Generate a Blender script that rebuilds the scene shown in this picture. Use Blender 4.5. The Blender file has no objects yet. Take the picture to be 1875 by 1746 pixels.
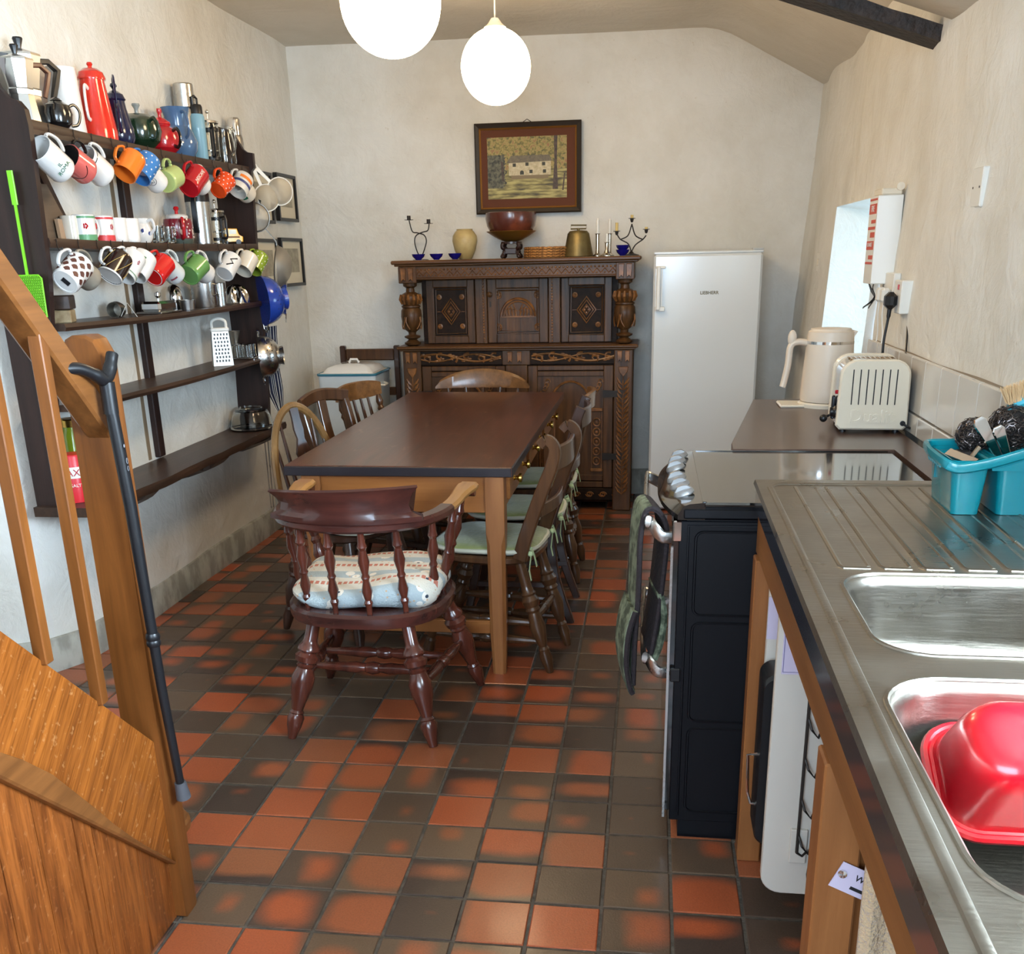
import bpy, bmesh, math, random
from math import sin, cos, pi, radians, sqrt, atan2
from mathutils import Vector, Matrix, noise
from mathutils.geometry import tessellate_polygon
SC = bpy.context.scene
COL = SC.collection
rnd = random.Random(7)

# ---------------------------------------------------------------- camera
CF, CX, CY = 1819.83, 934.79, 1109.60
PIT, YAW, ROL, CH = 0.3369, -0.1416, -0.0219, 1.4624
_F = Vector((sin(YAW)*cos(PIT), cos(YAW)*cos(PIT), -sin(PIT)))
_R = Vector((cos(YAW), -sin(YAW), 0)); _U = _R.cross(_F)
R2 = _R*cos(ROL) + _U*sin(ROL); U2 = -_R*sin(ROL) + _U*cos(ROL)
CAMP = Vector((0, 0, CH))
cam = bpy.data.cameras.new('camera'); camo = bpy.data.objects.new('camera', cam); COL.objects.link(camo)
cam.sensor_fit = 'HORIZONTAL'; cam.sensor_width = 36; cam.lens = 36*CF/1875
cam.shift_x = (937.5-CX)/1875; cam.shift_y = (CY-873)/1875; cam.clip_start = .02
M = Matrix((( R2.x, U2.x, -_F.x, 0), (R2.y, U2.y, -_F.y, 0), (R2.z, U2.z, -_F.z, CH), (0, 0, 0, 1)))
camo.matrix_world = M
SC.camera = camo
def _ray(x, y): return _F + R2*((x-CX)/CF) - U2*((y-CY)/CF)
def ZP(x, y, z): r = _ray(x, y); return CAMP + r*((z-CH)/r.z)      # point of a measured pixel on a level plane
def YP(x, y, v): r = _ray(x, y); return CAMP + r*(v/r.y)
def XP(x, y, v): r = _ray(x, y); return CAMP + r*(v/r.x)

# ---------------------------------------------------------------- world, lights, exposure
w = bpy.data.worlds.new('world'); SC.world = w; w.use_nodes = True
bg = w.node_tree.nodes['Background']; bg.inputs[0].default_value = (.62, .78, 1, 1); bg.inputs[1].default_value = 1.5
def area(name, loc, rot, sx, sy, watts, col):
    l = bpy.data.lights.new(name, 'AREA'); l.shape = 'RECTANGLE'; l.size = sx; l.size_y = sy; l.energy = watts; l.color = col
    o = bpy.data.objects.new(name, l); COL.objects.link(o); o.location = loc; o.rotation_euler = rot; return o
area('daylight_front_window', (-.5, -1.68, 1.75), (radians(80), 0, 0), 1.9, 1.2, 95, (.62, .80, 1))
area('daylight_sink_window', (1.30, .75, 1.62), (0, radians(78), 0), .9, 1.3, 225, (.64, .82, 1))
area('daylight_small_window', (1.42, 4.45, 1.30), (0, radians(90), 0), .7, .8, 9, (.50, .78, 1))
SC.view_settings.view_transform = 'Standard'; SC.view_settings.look = 'None'; SC.view_settings.gamma = 1
SC.view_settings.exposure = 0.58; SC.view_settings.use_curve_mapping = False
SC.cycles.max_bounces = 9; SC.cycles.diffuse_bounces = 4; SC.cycles.glossy_bounces = 4; SC.cycles.transmission_bounces = 8; SC.cycles.transparent_max_bounces = 8
SC.cycles.caustics_reflective = False; SC.cycles.caustics_refractive = False
SC.cycles.sample_clamp_indirect = 6
LAMP = 18.0

# ---------------------------------------------------------------- materials
def lin(c):
    return tuple(((v/255)/12.92 if v <= 10 else ((v/255+.055)/1.055)**2.4) for v in c) + (1,)
MATS = {}
class NT:
    def __init__(s, m): s.m = m; s.t = m.node_tree; s.n = s.t.nodes; s.l = s.t.links
    def add(s, typ, **k):
        n = s.n.new(typ)
        for a, b in k.items():
            if a.startswith('i_'): n.inputs[a[2:].replace('_', ' ')].default_value = b
            else: setattr(n, a, b)
        return n
    def link(s, a, b): s.l.new(a, b)
    def math(s, op, a, b=None, c=None, clamp=False):
        n = s.n.new('ShaderNodeMath'); n.operation = op; n.use_clamp = clamp
        for i, v in enumerate((a, b, c)):
            if v is None: continue
            if isinstance(v, (int, float)): n.inputs[i].default_value = v
            else: s.l.new(v, n.inputs[i])
        return n.outputs[0]
    def mix(s, f, a, b, mode='MIX'):
        n = s.n.new('ShaderNodeMix'); n.data_type = 'RGBA'; n.blend_type = mode
        for i, v in ((0, f), (6, a), (7, b)):
            if isinstance(v, (int, float)): n.inputs[i].default_value = v
            elif isinstance(v, tuple): n.inputs[i].default_value = v
            else: s.l.new(v, n.inputs[i])
        return n.outputs[2]
    def ramp(s, f, stops, interp='LINEAR'):
        n = s.n.new('ShaderNodeValToRGB'); n.color_ramp.interpolation = interp
        e = n.color_ramp.elements
        while len(e) < len(stops): e.new(.5)
        for k, (p, c) in enumerate(stops): e[k].position = p; e[k].color = c
        s.l.new(f, n.inputs[0]); return n.outputs[0]
def mat(name, col, rough=.5, metal=0, col2=None, ns=8, stretch=(1, 1, 1), contrast=(.35, .65), bump=0, bs=60, bstretch=(1, 1, 1), coat=0, trans=0, emit=0, ior=1.45, spec=.5, coord='Object', detail=4, alpha=1, rough2=None, sheen=0):
    if name in MATS: return MATS[name]
    m = bpy.data.materials.new(name); m.use_nodes = True; t = NT(m)
    b = t.n['Principled BSDF']; c = lin(col)
    b.inputs['Base Color'].default_value = c; b.inputs['Roughness'].default_value = rough; b.inputs['Metallic'].default_value = metal
    b.inputs['IOR'].default_value = ior; b.inputs['Specular IOR Level'].default_value = spec
    b.inputs['Coat Weight'].default_value = coat; b.inputs['Coat Roughness'].default_value = .12
    b.inputs['Transmission Weight'].default_value = trans; b.inputs['Alpha'].default_value = alpha
    if sheen: b.inputs['Sheen Weight'].default_value = sheen
    if emit: b.inputs['Emission Color'].default_value = c; b.inputs['Emission Strength'].default_value = emit
    m.diffuse_color = c
    if col2 or bump or rough2:
        tc = t.add('ShaderNodeTexCoord')
    if col2 or rough2:
        mp = t.add('ShaderNodeMapping'); mp.inputs['Scale'].default_value = stretch
        t.link(tc.outputs[coord], mp.inputs[0])
        nz = t.add('ShaderNodeTexNoise', i_Scale=ns, i_Detail=detail, i_Roughness=.6); t.link(mp.outputs[0], nz.inputs['Vector'])
        if col2:
            r = t.ramp(nz.outputs[0], [(contrast[0], c), (contrast[1], lin(col2))]); t.link(r, b.inputs['Base Color'])
        if rough2:
            mr = t.add('ShaderNodeMapRange'); t.link(nz.outputs[0], mr.inputs[0]); mr.inputs[1].default_value = .3; mr.inputs[2].default_value = .7
            mr.inputs[3].default_value = rough; mr.inputs[4].default_value = rough2; t.link(mr.outputs[0], b.inputs['Roughness'])
    if bump:
        mp = t.add('ShaderNodeMapping'); mp.inputs['Scale'].default_value = bstretch
        t.link(tc.outputs[coord], mp.inputs[0])
        nz = t.add('ShaderNodeTexNoise', i_Scale=bs, i_Detail=3); t.link(mp.outputs[0], nz.inputs['Vector'])
        bp = t.add('ShaderNodeBump'); bp.inputs['Strength'].default_value = bump; bp.inputs['Distance'].default_value = .01
        t.link(nz.outputs[0], bp.inputs['Height']); t.link(bp.outputs[0], b.inputs['Normal'])
    MATS[name] = m
    return m
def wood(name, a, b, axis='Z', rough=.35, fine=45, coat=.06, spec=.4, contrast=(.3, .7), bump=.15):
    """grain noise drawn out along one axis, with darker pores"""
    if name in MATS: return MATS[name]
    a = tuple(v*.90 for v in a); b = tuple(v*.88 for v in b)
    m = mat(name, a, rough=rough, coat=coat, spec=spec); t = NT(m); bs = t.n['Principled BSDF']
    tc = t.add('ShaderNodeTexCoord'); mp = t.add('ShaderNodeMapping')
    k = {'X': 0, 'Y': 1, 'Z': 2}[axis]; s = [1, 1, 1]; s[k] = .06
    mp.inputs['Scale'].default_value = s; t.link(tc.outputs['Object'], mp.inputs[0])
    n1 = t.add('ShaderNodeTexNoise', i_Scale=fine, i_Detail=5, i_Roughness=.65, i_Distortion=.4); t.link(mp.outputs[0], n1.inputs['Vector'])
    n2 = t.add('ShaderNodeTexNoise', i_Scale=3.2, i_Detail=2); t.link(tc.outputs['Object'], n2.inputs['Vector'])
    r = t.ramp(n1.outputs[0], [(contrast[0], lin(a)), (contrast[1], lin(b))])
    mid = tuple((x+y)/2 for x, y in zip(lin(a), lin(b)))
    f2 = t.ramp(n2.outputs[0], [(.35, (0, 0, 0, 1)), (.7, (.65, .65, .65, 1))])
    c = t.mix(f2, r, tuple(v*.75 for v in mid[:3])+(1,))
    t.link(c, bs.inputs['Base Color'])
    bp = t.add('ShaderNodeBump'); bp.inputs['Strength'].default_value = bump; bp.inputs['Distance'].default_value = .004
    t.link(n1.outputs[0], bp.inputs['Height']); t.link(bp.outputs[0], bs.inputs['Normal'])
    return m

# ---------------------------------------------------------------- geometry
def rotx(a): return Matrix.Rotation(a, 4, 'X')
def roty(a): return Matrix.Rotation(a, 4, 'Y')
def rotz(a): return Matrix.Rotation(a, 4, 'Z')
def T(*v): return Matrix.Translation(v if len(v) == 3 else v[0])
def along(p0, p1):
    """matrix that takes local z from p0 towards p1"""
    p0 = Vector(p0); d = Vector(p1)-p0
    return T(p0) @ d.to_track_quat('Z', 'Y').to_matrix().to_4x4()
class G:
    def __init__(s): s.v = []; s.f = []; s.mi = []; s.cm = 0
    def add(s, vs, fs):
        k = len(s.v); s.v += [Vector(p) for p in vs]; s.f += [tuple(i+k for i in f) for f in fs]; s.mi += [s.cm]*len(fs); return s
    def m(s, i): s.cm = i; return s
    def mark(s): return len(s.v)
    def xf(s, M, i=0):
        for k in range(i, len(s.v)): s.v[k] = M @ s.v[k]
        return s
    def box(s, a, b, bev=0):
        x0, x1 = sorted((a[0], b[0])); y0, y1 = sorted((a[1], b[1])); z0, z1 = sorted((a[2], b[2]))
        if not bev:
            return s.add([(x, y, z) for x in (x0, x1) for y in (y0, y1) for z in (z0, z1)],
                         [(0, 1, 3, 2), (4, 6, 7, 5), (0, 4, 5, 1), (2, 3, 7, 6), (0, 2, 6, 4), (1, 5, 7, 3)])
        bev = min(bev, (x1-x0)*.49, (y1-y0)*.49, (z1-z0)*.49)
        c = Vector(((x0+x1)/2, (y0+y1)/2, (z0+z1)/2)); h = Vector(((x1-x0)/2, (y1-y0)/2, (z1-z0)/2))
        vs = []; ix = {}
        for sx in (-1, 1):
            for sy in (-1, 1):
                for sz in (-1, 1):
                    S = (sx, sy, sz)
                    for ax in range(3):
                        ix[S, ax] = len(vs)
                        vs.append(c + Vector([S[k]*(h[k] - (0 if k == ax else bev)) for k in range(3)]))
        fs = []
        for ax in range(3):
            o = [k for k in range(3) if k != ax]
            for sg in (-1, 1):
                q = []
                for a_, b_ in ((-1, -1), (1, -1), (1, 1), (-1, 1)):
                    S = [0]*3; S[ax] = sg; S[o[0]] = a_; S[o[1]] = b_; q.append(ix[tuple(S), ax])
                fs.append(tuple(q))
        for ax in range(3):
            o = [k for k in range(3) if k != ax]
            for a_ in (-1, 1):
                for b_ in (-1, 1):
                    S0 = [0]*3; S1 = [0]*3; S0[ax] = -1; S1[ax] = 1
                    for S in (S0, S1): S[o[0]] = a_; S[o[1]] = b_
                    S0 = tuple(S0); S1 = tuple(S1)
                    fs.append((ix[S0, o[0]], ix[S1, o[0]], ix[S1, o[1]], ix[S0, o[1]]))
        for S in [(x, y, z) for x in (-1, 1) for y in (-1, 1) for z in (-1, 1)]:
            fs.append((ix[S, 0], ix[S, 1], ix[S, 2]))
        return s.add(vs, fs)
    def loft(s, loops, closed=True, cap0=True, cap1=True, ring=False):
        n = len(loops[0]); vs = [p for l in loops for p in l]; fs = []
        L = len(loops)
        for i in range(L if ring else L-1):
            for j in range(n if closed else n-1):
                a = i*n+j; b = i*n+(j+1) % n; c = ((i+1) % L)*n+(j+1) % n; d = ((i+1) % L)*n+j
                fs.append((a, b, c, d))
        if not ring and closed:
            if cap0: fs.append(tuple(range(n))[::-1])
            if cap1: fs.append(tuple((L-1)*n+j for j in range(n)))
        return s.add(vs, fs)
    def lathe(s, prof, n=20, M=None, cap=True, sx=1, sy=1):
        i = s.mark()
        s.loft([[(max(r, 1e-5)*cos(2*pi*k/n)*sx, max(r, 1e-5)*sin(2*pi*k/n)*sy, z) for k in range(n)] for r, z in prof], cap0=cap and prof[0][0] > 1e-4, cap1=cap and prof[-1][0] > 1e-4)
        if M is not None: s.xf(M, i)
        return s
    def cyl(s, p0, p1, r0, r1=None, n=14):
        r1 = r0 if r1 is None else r1; L = (Vector(p1)-Vector(p0)).length
        return s.lathe([(r0, 0), (r1, L)], n, along(p0, p1))
    def turn(s, p0, p1, prof, n=14):
        """turned member: prof = (t, r) with t 0..1 along p0-p1"""
        L = (Vector(p1)-Vector(p0)).length
        return s.lathe([(r, t*L) for t, r in prof], n, along(p0, p1))
    def tube(s, pts, r, n=8, closed=False, flat=None):
        pts = [Vector(p) for p in pts]; N = len(pts); rs = r if isinstance(r, (list, tuple)) else [r]*N
        loops = []; up = None
        for i, p in enumerate(pts):
            a = pts[(i-1) % N] if (closed or i) else p; b = pts[(i+1) % N] if (closed or i < N-1) else p
            d = (b-a).normalized()
            if up is None: up = d.orthogonal().normalized() if flat is None else Vector(flat)
            if flat is not None: up = Vector(flat)
            up = (up-d*up.dot(d)); up = up.normalized() if up.length > 1e-6 else d.orthogonal().normalized()
            q = d.cross(up)
            rr = rs[i]; ra, rb = rr if isinstance(rr, (tuple, list)) else (rr, rr)
            loops.append([p + up*(cos(2*pi*k/n)*ra) + q*(sin(2*pi*k/n)*rb) for k in range(n)])
        return s.loft(loops, ring=closed)
    def band(s, pts, w, h, up=(0, 0, 1), bev=0):
        """rectangular section swept along pts: w across, h along up; w, h numbers or lists"""
        pts = [Vector(p) for p in pts]; N = len(pts); loops = []
        for i, p in enumerate(pts):
            d = (pts[min(i+1, N-1)]-pts[max(i-1, 0)]).normalized(); u = Vector(up); q = d.cross(u).normalized(); u = q.cross(d).normalized()
            ww = (w[i] if isinstance(w, (list, tuple)) else w)/2; hh = (h[i] if isinstance(h, (list, tuple)) else h)/2
            if bev: c = [(-1, -1, 1, 0), (-1, -1, 0, 1), (-1, 1, 0, -1), (-1, 1, 1, 0), (1, 1, -1, 0), (1, 1, 0, -1), (1, -1, 0, 1), (1, -1, -1, 0)]
            else: c = [(-1, -1, 0, 0), (-1, 1, 0, 0), (1, 1, 0, 0), (1, -1, 0, 0)]
            loops.append([p + q*(a*ww+e*bev) + u*(b*hh+f*bev) for a, b, e, f in c])
        return s.loft(loops)
    def prism(s, poly, axis, d0, d1, bev=0):
        """2D outline extruded along axis ('x': poly is (y,z), 'y': (x,z), 'z': (x,y))"""
        def P(u, v, d): return {'x': (d, u, v), 'y': (u, d, v), 'z': (u, v, d)}[axis]
        if bev:
            cx = sum(p[0] for p in poly)/len(poly); cy = sum(p[1] for p in poly)/len(poly)
            def ins(p):
                d = Vector((p[0]-cx, p[1]-cy)); L = d.length or 1; d *= (L-bev)/L; return (cx+d.x, cy+d.y)
            ip = [ins(p) for p in poly]; sg = 1 if d1 > d0 else -1
            return s.loft([[P(*p, d0) for p in ip], [P(*p, d0+sg*bev) for p in poly], [P(*p, d1-sg*bev) for p in poly], [P(*p, d1) for p in ip]])
        return s.loft([[P(*p, d0) for p in poly], [P(*p, d1) for p in poly]])
    def ball(s, c, r, sc=(1, 1, 1), n=14, m=8):
        i = s.mark(); s.lathe([(r*sin(pi*k/m), -r*cos(pi*k/m)) for k in range(m+1)], n)
        return s.xf(T(c) @ Matrix.Diagonal((*sc, 1)), i)
    def flat(s, loops, z=0, axis='z', M=None):
        """flat face with holes"""
        i = s.mark(); L = [[Vector((p[0], p[1], 0)) for p in l] for l in loops]
        tr = tessellate_polygon(L); s.add([p for l in L for p in l], [tuple(t) for t in tr])
        Q = {'z': Matrix.Identity(4), 'y': Matrix(((1, 0, 0, 0), (0, 0, 1, 0), (0, 1, 0, 0), (0, 0, 0, 1))), 'x': Matrix(((0, 0, 1, 0), (1, 0, 0, 0), (0, 1, 0, 0), (0, 0, 0, 1)))}[axis]
        o = {'z': (0, 0, z), 'y': (0, z, 0), 'x': (z, 0, 0)}[axis]
        s.xf(T(o) @ Q, i)
        if M is not None: s.xf(M, i)
        return s
def rrect(x0, y0, x1, y1, r, n=6):
    out = []
    for cx, cy, a in ((x1-r, y1-r, 0), (x0+r, y1-r, 90), (x0+r, y0+r, 180), (x1-r, y0+r, 270)):
        out += [(cx+r*cos(radians(a+90*k/n)), cy+r*sin(radians(a+90*k/n))) for k in range(n+1)]
    return out
def arc(cx, cy, r, a0, a1, n=12): return [(cx+r*cos(radians(a0+(a1-a0)*k/n)), cy+r*sin(radians(a0+(a1-a0)*k/n))) for k in range(n+1)]
def spline(pts, n=6):
    pts = [Vector(p) for p in pts]; out = []
    for i in range(len(pts)-1):
        p0 = pts[max(i-1, 0)]; p1 = pts[i]; p2 = pts[i+1]; p3 = pts[min(i+2, len(pts)-1)]
        for k in range(n):
            t = k/n; out.append(.5*((2*p1)+(p2-p0)*t+(2*p0-5*p1+4*p2-p3)*t*t+(3*p1-p0-3*p2+p3)*t**3))
    out.append(pts[-1]); return out
def mesh(name, g, mats, sharp=32, smooth=True):
    me = bpy.data.meshes.new(name); me.from_pydata([tuple(v) for v in g.v], [], g.f); me.update()
    if len(g.f) < 60000:
        bm = bmesh.new(); bm.from_mesh(me); bmesh.ops.recalc_face_normals(bm, faces=bm.faces); bm.to_mesh(me); bm.free()
    for m in (mats if isinstance(mats, (list, tuple)) else [mats]): me.materials.append(m)
    me.polygons.foreach_set('material_index', g.mi)
    if smooth:
        me.polygons.foreach_set('use_smooth', [True]*len(me.polygons))
        me.set_sharp_from_angle(angle=radians(sharp))
    me.update(); return me
def obj(name, g, mats, parent=None, loc=None, rot=None, sharp=32, smooth=True, M=None):
    o = bpy.data.objects.new(name, g if isinstance(g, bpy.types.Mesh) else mesh(name, g, mats, sharp, smooth)); COL.objects.link(o)
    if parent is not None: o.parent = parent
    if loc is not None: o.location = loc
    if rot is not None: o.rotation_euler = rot
    if M is not None: o.matrix_local = M
    return o
def tag(o, label, cat, group=None):
    o['label'] = label; o['category'] = cat
    if group: o['group'] = group
    return o
def thing(name, label, cat, loc=(0, 0, 0), rz=0, group=None, M=None):
    o = bpy.data.objects.new(name, None); COL.objects.link(o); o.empty_display_size = .05
    o.location = loc; o.rotation_euler = (0, 0, rz)
    if M is not None: o.matrix_world = M
    return tag(o, label, cat, group)
def struct(o): o['kind'] = 'structure'; return o
def dup(root, label, loc=None, rz=None, group=None, M=None, mats=None):
    def cp(o, par):
        c = o.copy(); COL.objects.link(c)
        if par: c.parent = par
        for ch in list(o.children): cp(ch, c)
        return c
    r = cp(root, None)
    if loc is not None: r.location = loc
    if rz is not None: r.rotation_euler = (0, 0, rz)
    if M is not None: r.matrix_world = M
    r['label'] = label
    if group: r['group'] = group
    return r
def text(name, s, size, m, parent, M, ext=.0006, bold=0):
    """letters as real mesh outlines"""
    c = bpy.data.curves.new(name, 'FONT'); c.body = s; c.size = size; c.extrude = ext; c.align_x = 'CENTER'; c.align_y = 'CENTER'; c.offset = bold; c.resolution_u = 3
    f = bpy.data.objects.new('letter_source', c); COL.objects.link(f); bpy.context.view_layer.update()
    me = bpy.data.meshes.new_from_object(f.evaluated_get(bpy.context.evaluated_depsgraph_get())); me.name = name
    bpy.data.objects.remove(f); bpy.data.curves.remove(c); me.materials.clear(); me.materials.append(m)
    return obj(name, me, None, parent, M=M)
FACE_Y = rotx(pi/2)          # text standing up, read from -y
# ---------------------------------------------------------------- palette
def plaster(name, a, b, bs=7):
    m = mat(name, a, rough=.62, spec=.35); t = NT(m); p = t.n['Principled BSDF']
    g = t.add('ShaderNodeNewGeometry')
    n1 = t.add('ShaderNodeTexNoise', i_Scale=2.2, i_Detail=5, i_Roughness=.62); t.link(g.outputs['Position'], n1.inputs['Vector'])
    n2 = t.add('ShaderNodeTexNoise', i_Scale=bs, i_Detail=7, i_Roughness=.6, i_Distortion=.6); t.link(g.outputs['Position'], n2.inputs['Vector'])
    n3 = t.add('ShaderNodeTexNoise', i_Scale=38, i_Detail=3); t.link(g.outputs['Position'], n3.inputs['Vector'])
    c = t.ramp(n1.outputs[0], [(.32, lin(b)), (.6, lin(a))])
    sp = t.ramp(n3.outputs[0], [(.70, (1, 1, 1, 1)), (.80, (.86, .82, .76, 1))])
    t.link(t.mix(1.0, c, sp, 'MULTIPLY'), p.inputs['Base Color'])
    h = t.math('ADD', n2.outputs[0], t.math('MULTIPLY', n3.outputs[0], .12))
    bp = t.add('ShaderNodeBump'); bp.inputs['Strength'].default_value = .42; bp.inputs['Distance'].default_value = .035
    t.link(h, bp.inputs['Height']); t.link(bp.outputs[0], p.inputs['Normal'])
    return m
PLASTER = plaster('limewashed plaster', (228, 226, 219), (214, 210, 199))
CEIL = plaster('ceiling paint', (216, 208, 194), (206, 197, 181), 3)
CEMENT = mat('cement skirting', (172, 170, 160), .75, col2=(140, 138, 128), ns=9, stretch=(1, 1, .5), contrast=(.42, .56), bump=.25, bs=40)
def quarry():
    m = mat('quarry tile', (180, 92, 56), rough=.3, coat=.12); t = NT(m); p = t.n['Principled BSDF']
    g = t.add('ShaderNodeNewGeometry'); sx = t.add('ShaderNodeSeparateXYZ'); t.link(g.outputs['Position'], sx.inputs[0])
    u = t.math('DIVIDE', t.math('SUBTRACT', sx.outputs[0], TX0), TPX); v = t.math('DIVIDE', t.math('SUBTRACT', sx.outputs[1], TY0), TPY)
    cu = t.math('FLOOR', u); cv = t.math('FLOOR', v)
    cb = t.add('ShaderNodeCombineXYZ'); t.link(cu, cb.inputs[0]); t.link(cv, cb.inputs[1])
    wn = t.add('ShaderNodeTexWhiteNoise', noise_dimensions='3D'); t.link(cb.outputs[0], wn.inputs['Vector'])
    rs = t.add('ShaderNodeSeparateXYZ'); t.link(wn.outputs['Color'], rs.inputs[0])
    cb2 = t.add('ShaderNodeCombineXYZ'); t.link(cu, cb2.inputs[0]); t.link(cv, cb2.inputs[1]); cb2.inputs[2].default_value = 7.3
    wn2 = t.add('ShaderNodeTexWhiteNoise', noise_dimensions='3D'); t.link(cb2.outputs[0], wn2.inputs['Vector'])
    rt = t.add('ShaderNodeSeparateXYZ'); t.link(wn2.outputs['Color'], rt.inputs[0])
    nz = t.add('ShaderNodeTexNoise', i_Scale=9, i_Detail=3); t.link(g.outputs['Position'], nz.inputs['Vector'])
    wob = t.math('MULTIPLY', t.math('SUBTRACT', nz.outputs[0], .5), .26)
    fu = t.math('SUBTRACT', t.math('FRACT', u), .5); fv = t.math('SUBTRACT', t.math('FRACT', v), .5)
    du = t.math('ABSOLUTE', t.math('ADD', fu, t.math('MULTIPLY', t.math('SUBTRACT', rs.outputs[0], .5), .55)))
    dv = t.math('ABSOLUTE', t.math('ADD', fv, t.math('MULTIPLY', t.math('SUBTRACT', rs.outputs[1], .5), .55)))
    ea = t.math('POWER', t.math('MULTIPLY', du, t.math('ADD', .45, rs.outputs[2])), 3.0); eb = t.math('POWER', t.math('MULTIPLY', dv, t.math('ADD', .55, rt.outputs[0])), 3.0)
    d = t.math('POWER', t.math('ADD', ea, eb), .3333)
    d = t.math('ADD', d, wob)
    th = t.math('SUBTRACT', t.math('MULTIPLY', rt.outputs[1], .92), .0)      # how far the red face reaches
    k = t.math('DIVIDE', t.math('SUBTRACT', th, d), .24, clamp=True)
    k = t.math('SMOOTH_MIN', k, 1.0, .1)
    fine = t.add('ShaderNodeTexNoise', i_Scale=220, i_Detail=3); t.link(g.outputs['Position'], fine.inputs['Vector'])
    red = t.mix(rt.outputs[2], lin((164, 80, 46)), lin((140, 84, 54)))
    drk = t.mix(rs.outputs[2], lin((62, 50, 44)), lin((98, 78, 60)))
    c = t.mix(k, drk, red)
    sp = t.ramp(fine.outputs[0], [(.3, (.82, .82, .82, 1)), (.6, (1.05, 1.05, 1.05, 1))])
    t.link(t.mix(1.0, c, sp, 'MULTIPLY'), p.inputs['Base Color'])
    t.link(t.math('ADD', .24, t.math('MULTIPLY', nz.outputs[0], .2)), p.inputs['Roughness'])
    bp = t.add('ShaderNodeBump'); bp.inputs['Strength'].default_value = .12; bp.inputs['Distance'].default_value = .004
    t.link(t.math('ADD', fine.outputs[0], t.math('MULTIPLY', nz.outputs[0], 2.0)), bp.inputs['Height']); t.link(bp.outputs[0], p.inputs['Normal'])
    return m
TPX, TPY = .16492, .16
TX0, TY0 = .08197-TPX*20, 2.32249-TPY*20
QUARRY = quarry()
GROUT = mat('floor grout', (92, 84, 74), .85, col2=(66, 60, 52), ns=30, bump=.4, bs=90)
OAK = wood('oak', (146, 86, 38), (104, 58, 24), 'Z', rough=.32, fine=34)
OAKY = wood('oak along', (150, 94, 48), (106, 64, 32), 'Y', rough=.32, fine=34)
PINE = wood('pine', (178, 116, 66), (146, 88, 46), 'Z', rough=.4, fine=26)
PINEX = wood('pine cross', (184, 118, 60), (150, 88, 40), 'X', rough=.4, fine=22)
PINEY = wood('pine along', (184, 120, 62), (150, 90, 42), 'Y', rough=.4, fine=22)
DKOAK = wood('dark oak', (132, 86, 44), (54, 34, 16), 'X', rough=.36, fine=36, coat=0, spec=.34)
DKOAKZ = wood('dark oak upright', (118, 78, 42), (48, 31, 15), 'Z', rough=.36, fine=36, coat=0, spec=.34)
CARVESHADE = mat('carved dark oak', (44, 28, 16), .5, col2=(28, 18, 11), ns=30, spec=.15)  # shade of the carved recesses put into the colour
CARVEHI = mat('highlit oak relief', (144, 94, 48), .32, col2=(88, 56, 28), ns=20, spec=.4)  # relief coloured lighter to imitate highlights on the carving
SHELFW = wood('old dark shelf wood', (84, 58, 42), (44, 30, 22), 'Y', rough=.42, fine=40)
SHELFZ = wood('old dark upright wood', (60, 38, 32), (34, 22, 19), 'Z', rough=.42, fine=40)
MAHOG = wood('mahogany table top', (108, 60, 40), (66, 36, 27), 'Y', rough=.30, fine=30, coat=.35)
def wear(m, col, scale, stretch, lo, hi, k):
    t = NT(m); p = t.n['Principled BSDF']; src = p.inputs['Base Color'].links[0].from_socket
    tc = t.add('ShaderNodeTexCoord'); mp = t.add('ShaderNodeMapping'); mp.inputs['Scale'].default_value = stretch; mp.inputs['Rotation'].default_value = (0, 0, .35); t.link(tc.outputs['Object'], mp.inputs[0])
    n = t.add('ShaderNodeTexNoise', i_Scale=scale, i_Detail=6, i_Roughness=.7, i_Distortion=.5); t.link(mp.outputs[0], n.inputs['Vector'])
    t.link(t.mix(t.ramp(n.outputs[0], [(lo, (0, 0, 0, 1)), (hi, (k, k, k, 1))]), src, lin(col)), p.inputs['Base Color'])
wear(MAHOG, (150, 108, 80), 16, (1, .35, 1), .60, .74, .55)
BLKEDGE = mat('black table edge', (38, 34, 38), .3)
REDWOOD = wood('red stained chair wood', (112, 54, 38), (64, 32, 25), 'Z', rough=.24, fine=30, coat=.5)
REDWOODX = wood('red stained chair rail', (92, 46, 38), (56, 32, 28), 'X', rough=.26, fine=26, coat=.5)
ARMW = wood('worn arm wood', (196, 142, 78), (150, 98, 48), 'Y', rough=.3, fine=26, coat=.4)
BRWOOD = wood('brown chair wood', (108, 72, 44), (66, 40, 24), 'Z', rough=.3, fine=34, coat=.4)
DBWOOD = wood('dark brown chair wood', (86, 56, 42), (52, 32, 24), 'Z', rough=.3, fine=34, coat=.4)
ELM = wood('golden elm', (156, 108, 60), (104, 68, 36), 'X', rough=.28, fine=24, coat=.45)
ELMZ = wood('golden elm hoop', (160, 122, 74), (112, 80, 44), 'Z', rough=.28, fine=24, coat=.45)
WORKTOP = wood('brown laminate worktop', (106, 82, 70), (88, 66, 56), 'Y', rough=.3, fine=10, coat=.2, bump=.02)
STEEL = mat('brushed steel', (196, 194, 190), .22, 1, rough2=.34, ns=3, bump=.04, bs=120, bstretch=(1, .06, 1))
SINKST = mat('worn sink steel', (146, 140, 130), .24, 1, rough2=.40, ns=7, bump=.06, bs=160, bstretch=(.1, 1, 1))
CHROME = mat('chrome', (225, 225, 225), .08, 1)
ALU = mat('cast aluminium', (205, 204, 200), .3, 1)
TIN = mat('dull tin', (150, 146, 138), .38, 1)
IRON = mat('dark wrought iron', (48, 42, 38), .5, .5)
BRASS = mat('brass', (196, 160, 84), .25, 1)
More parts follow.
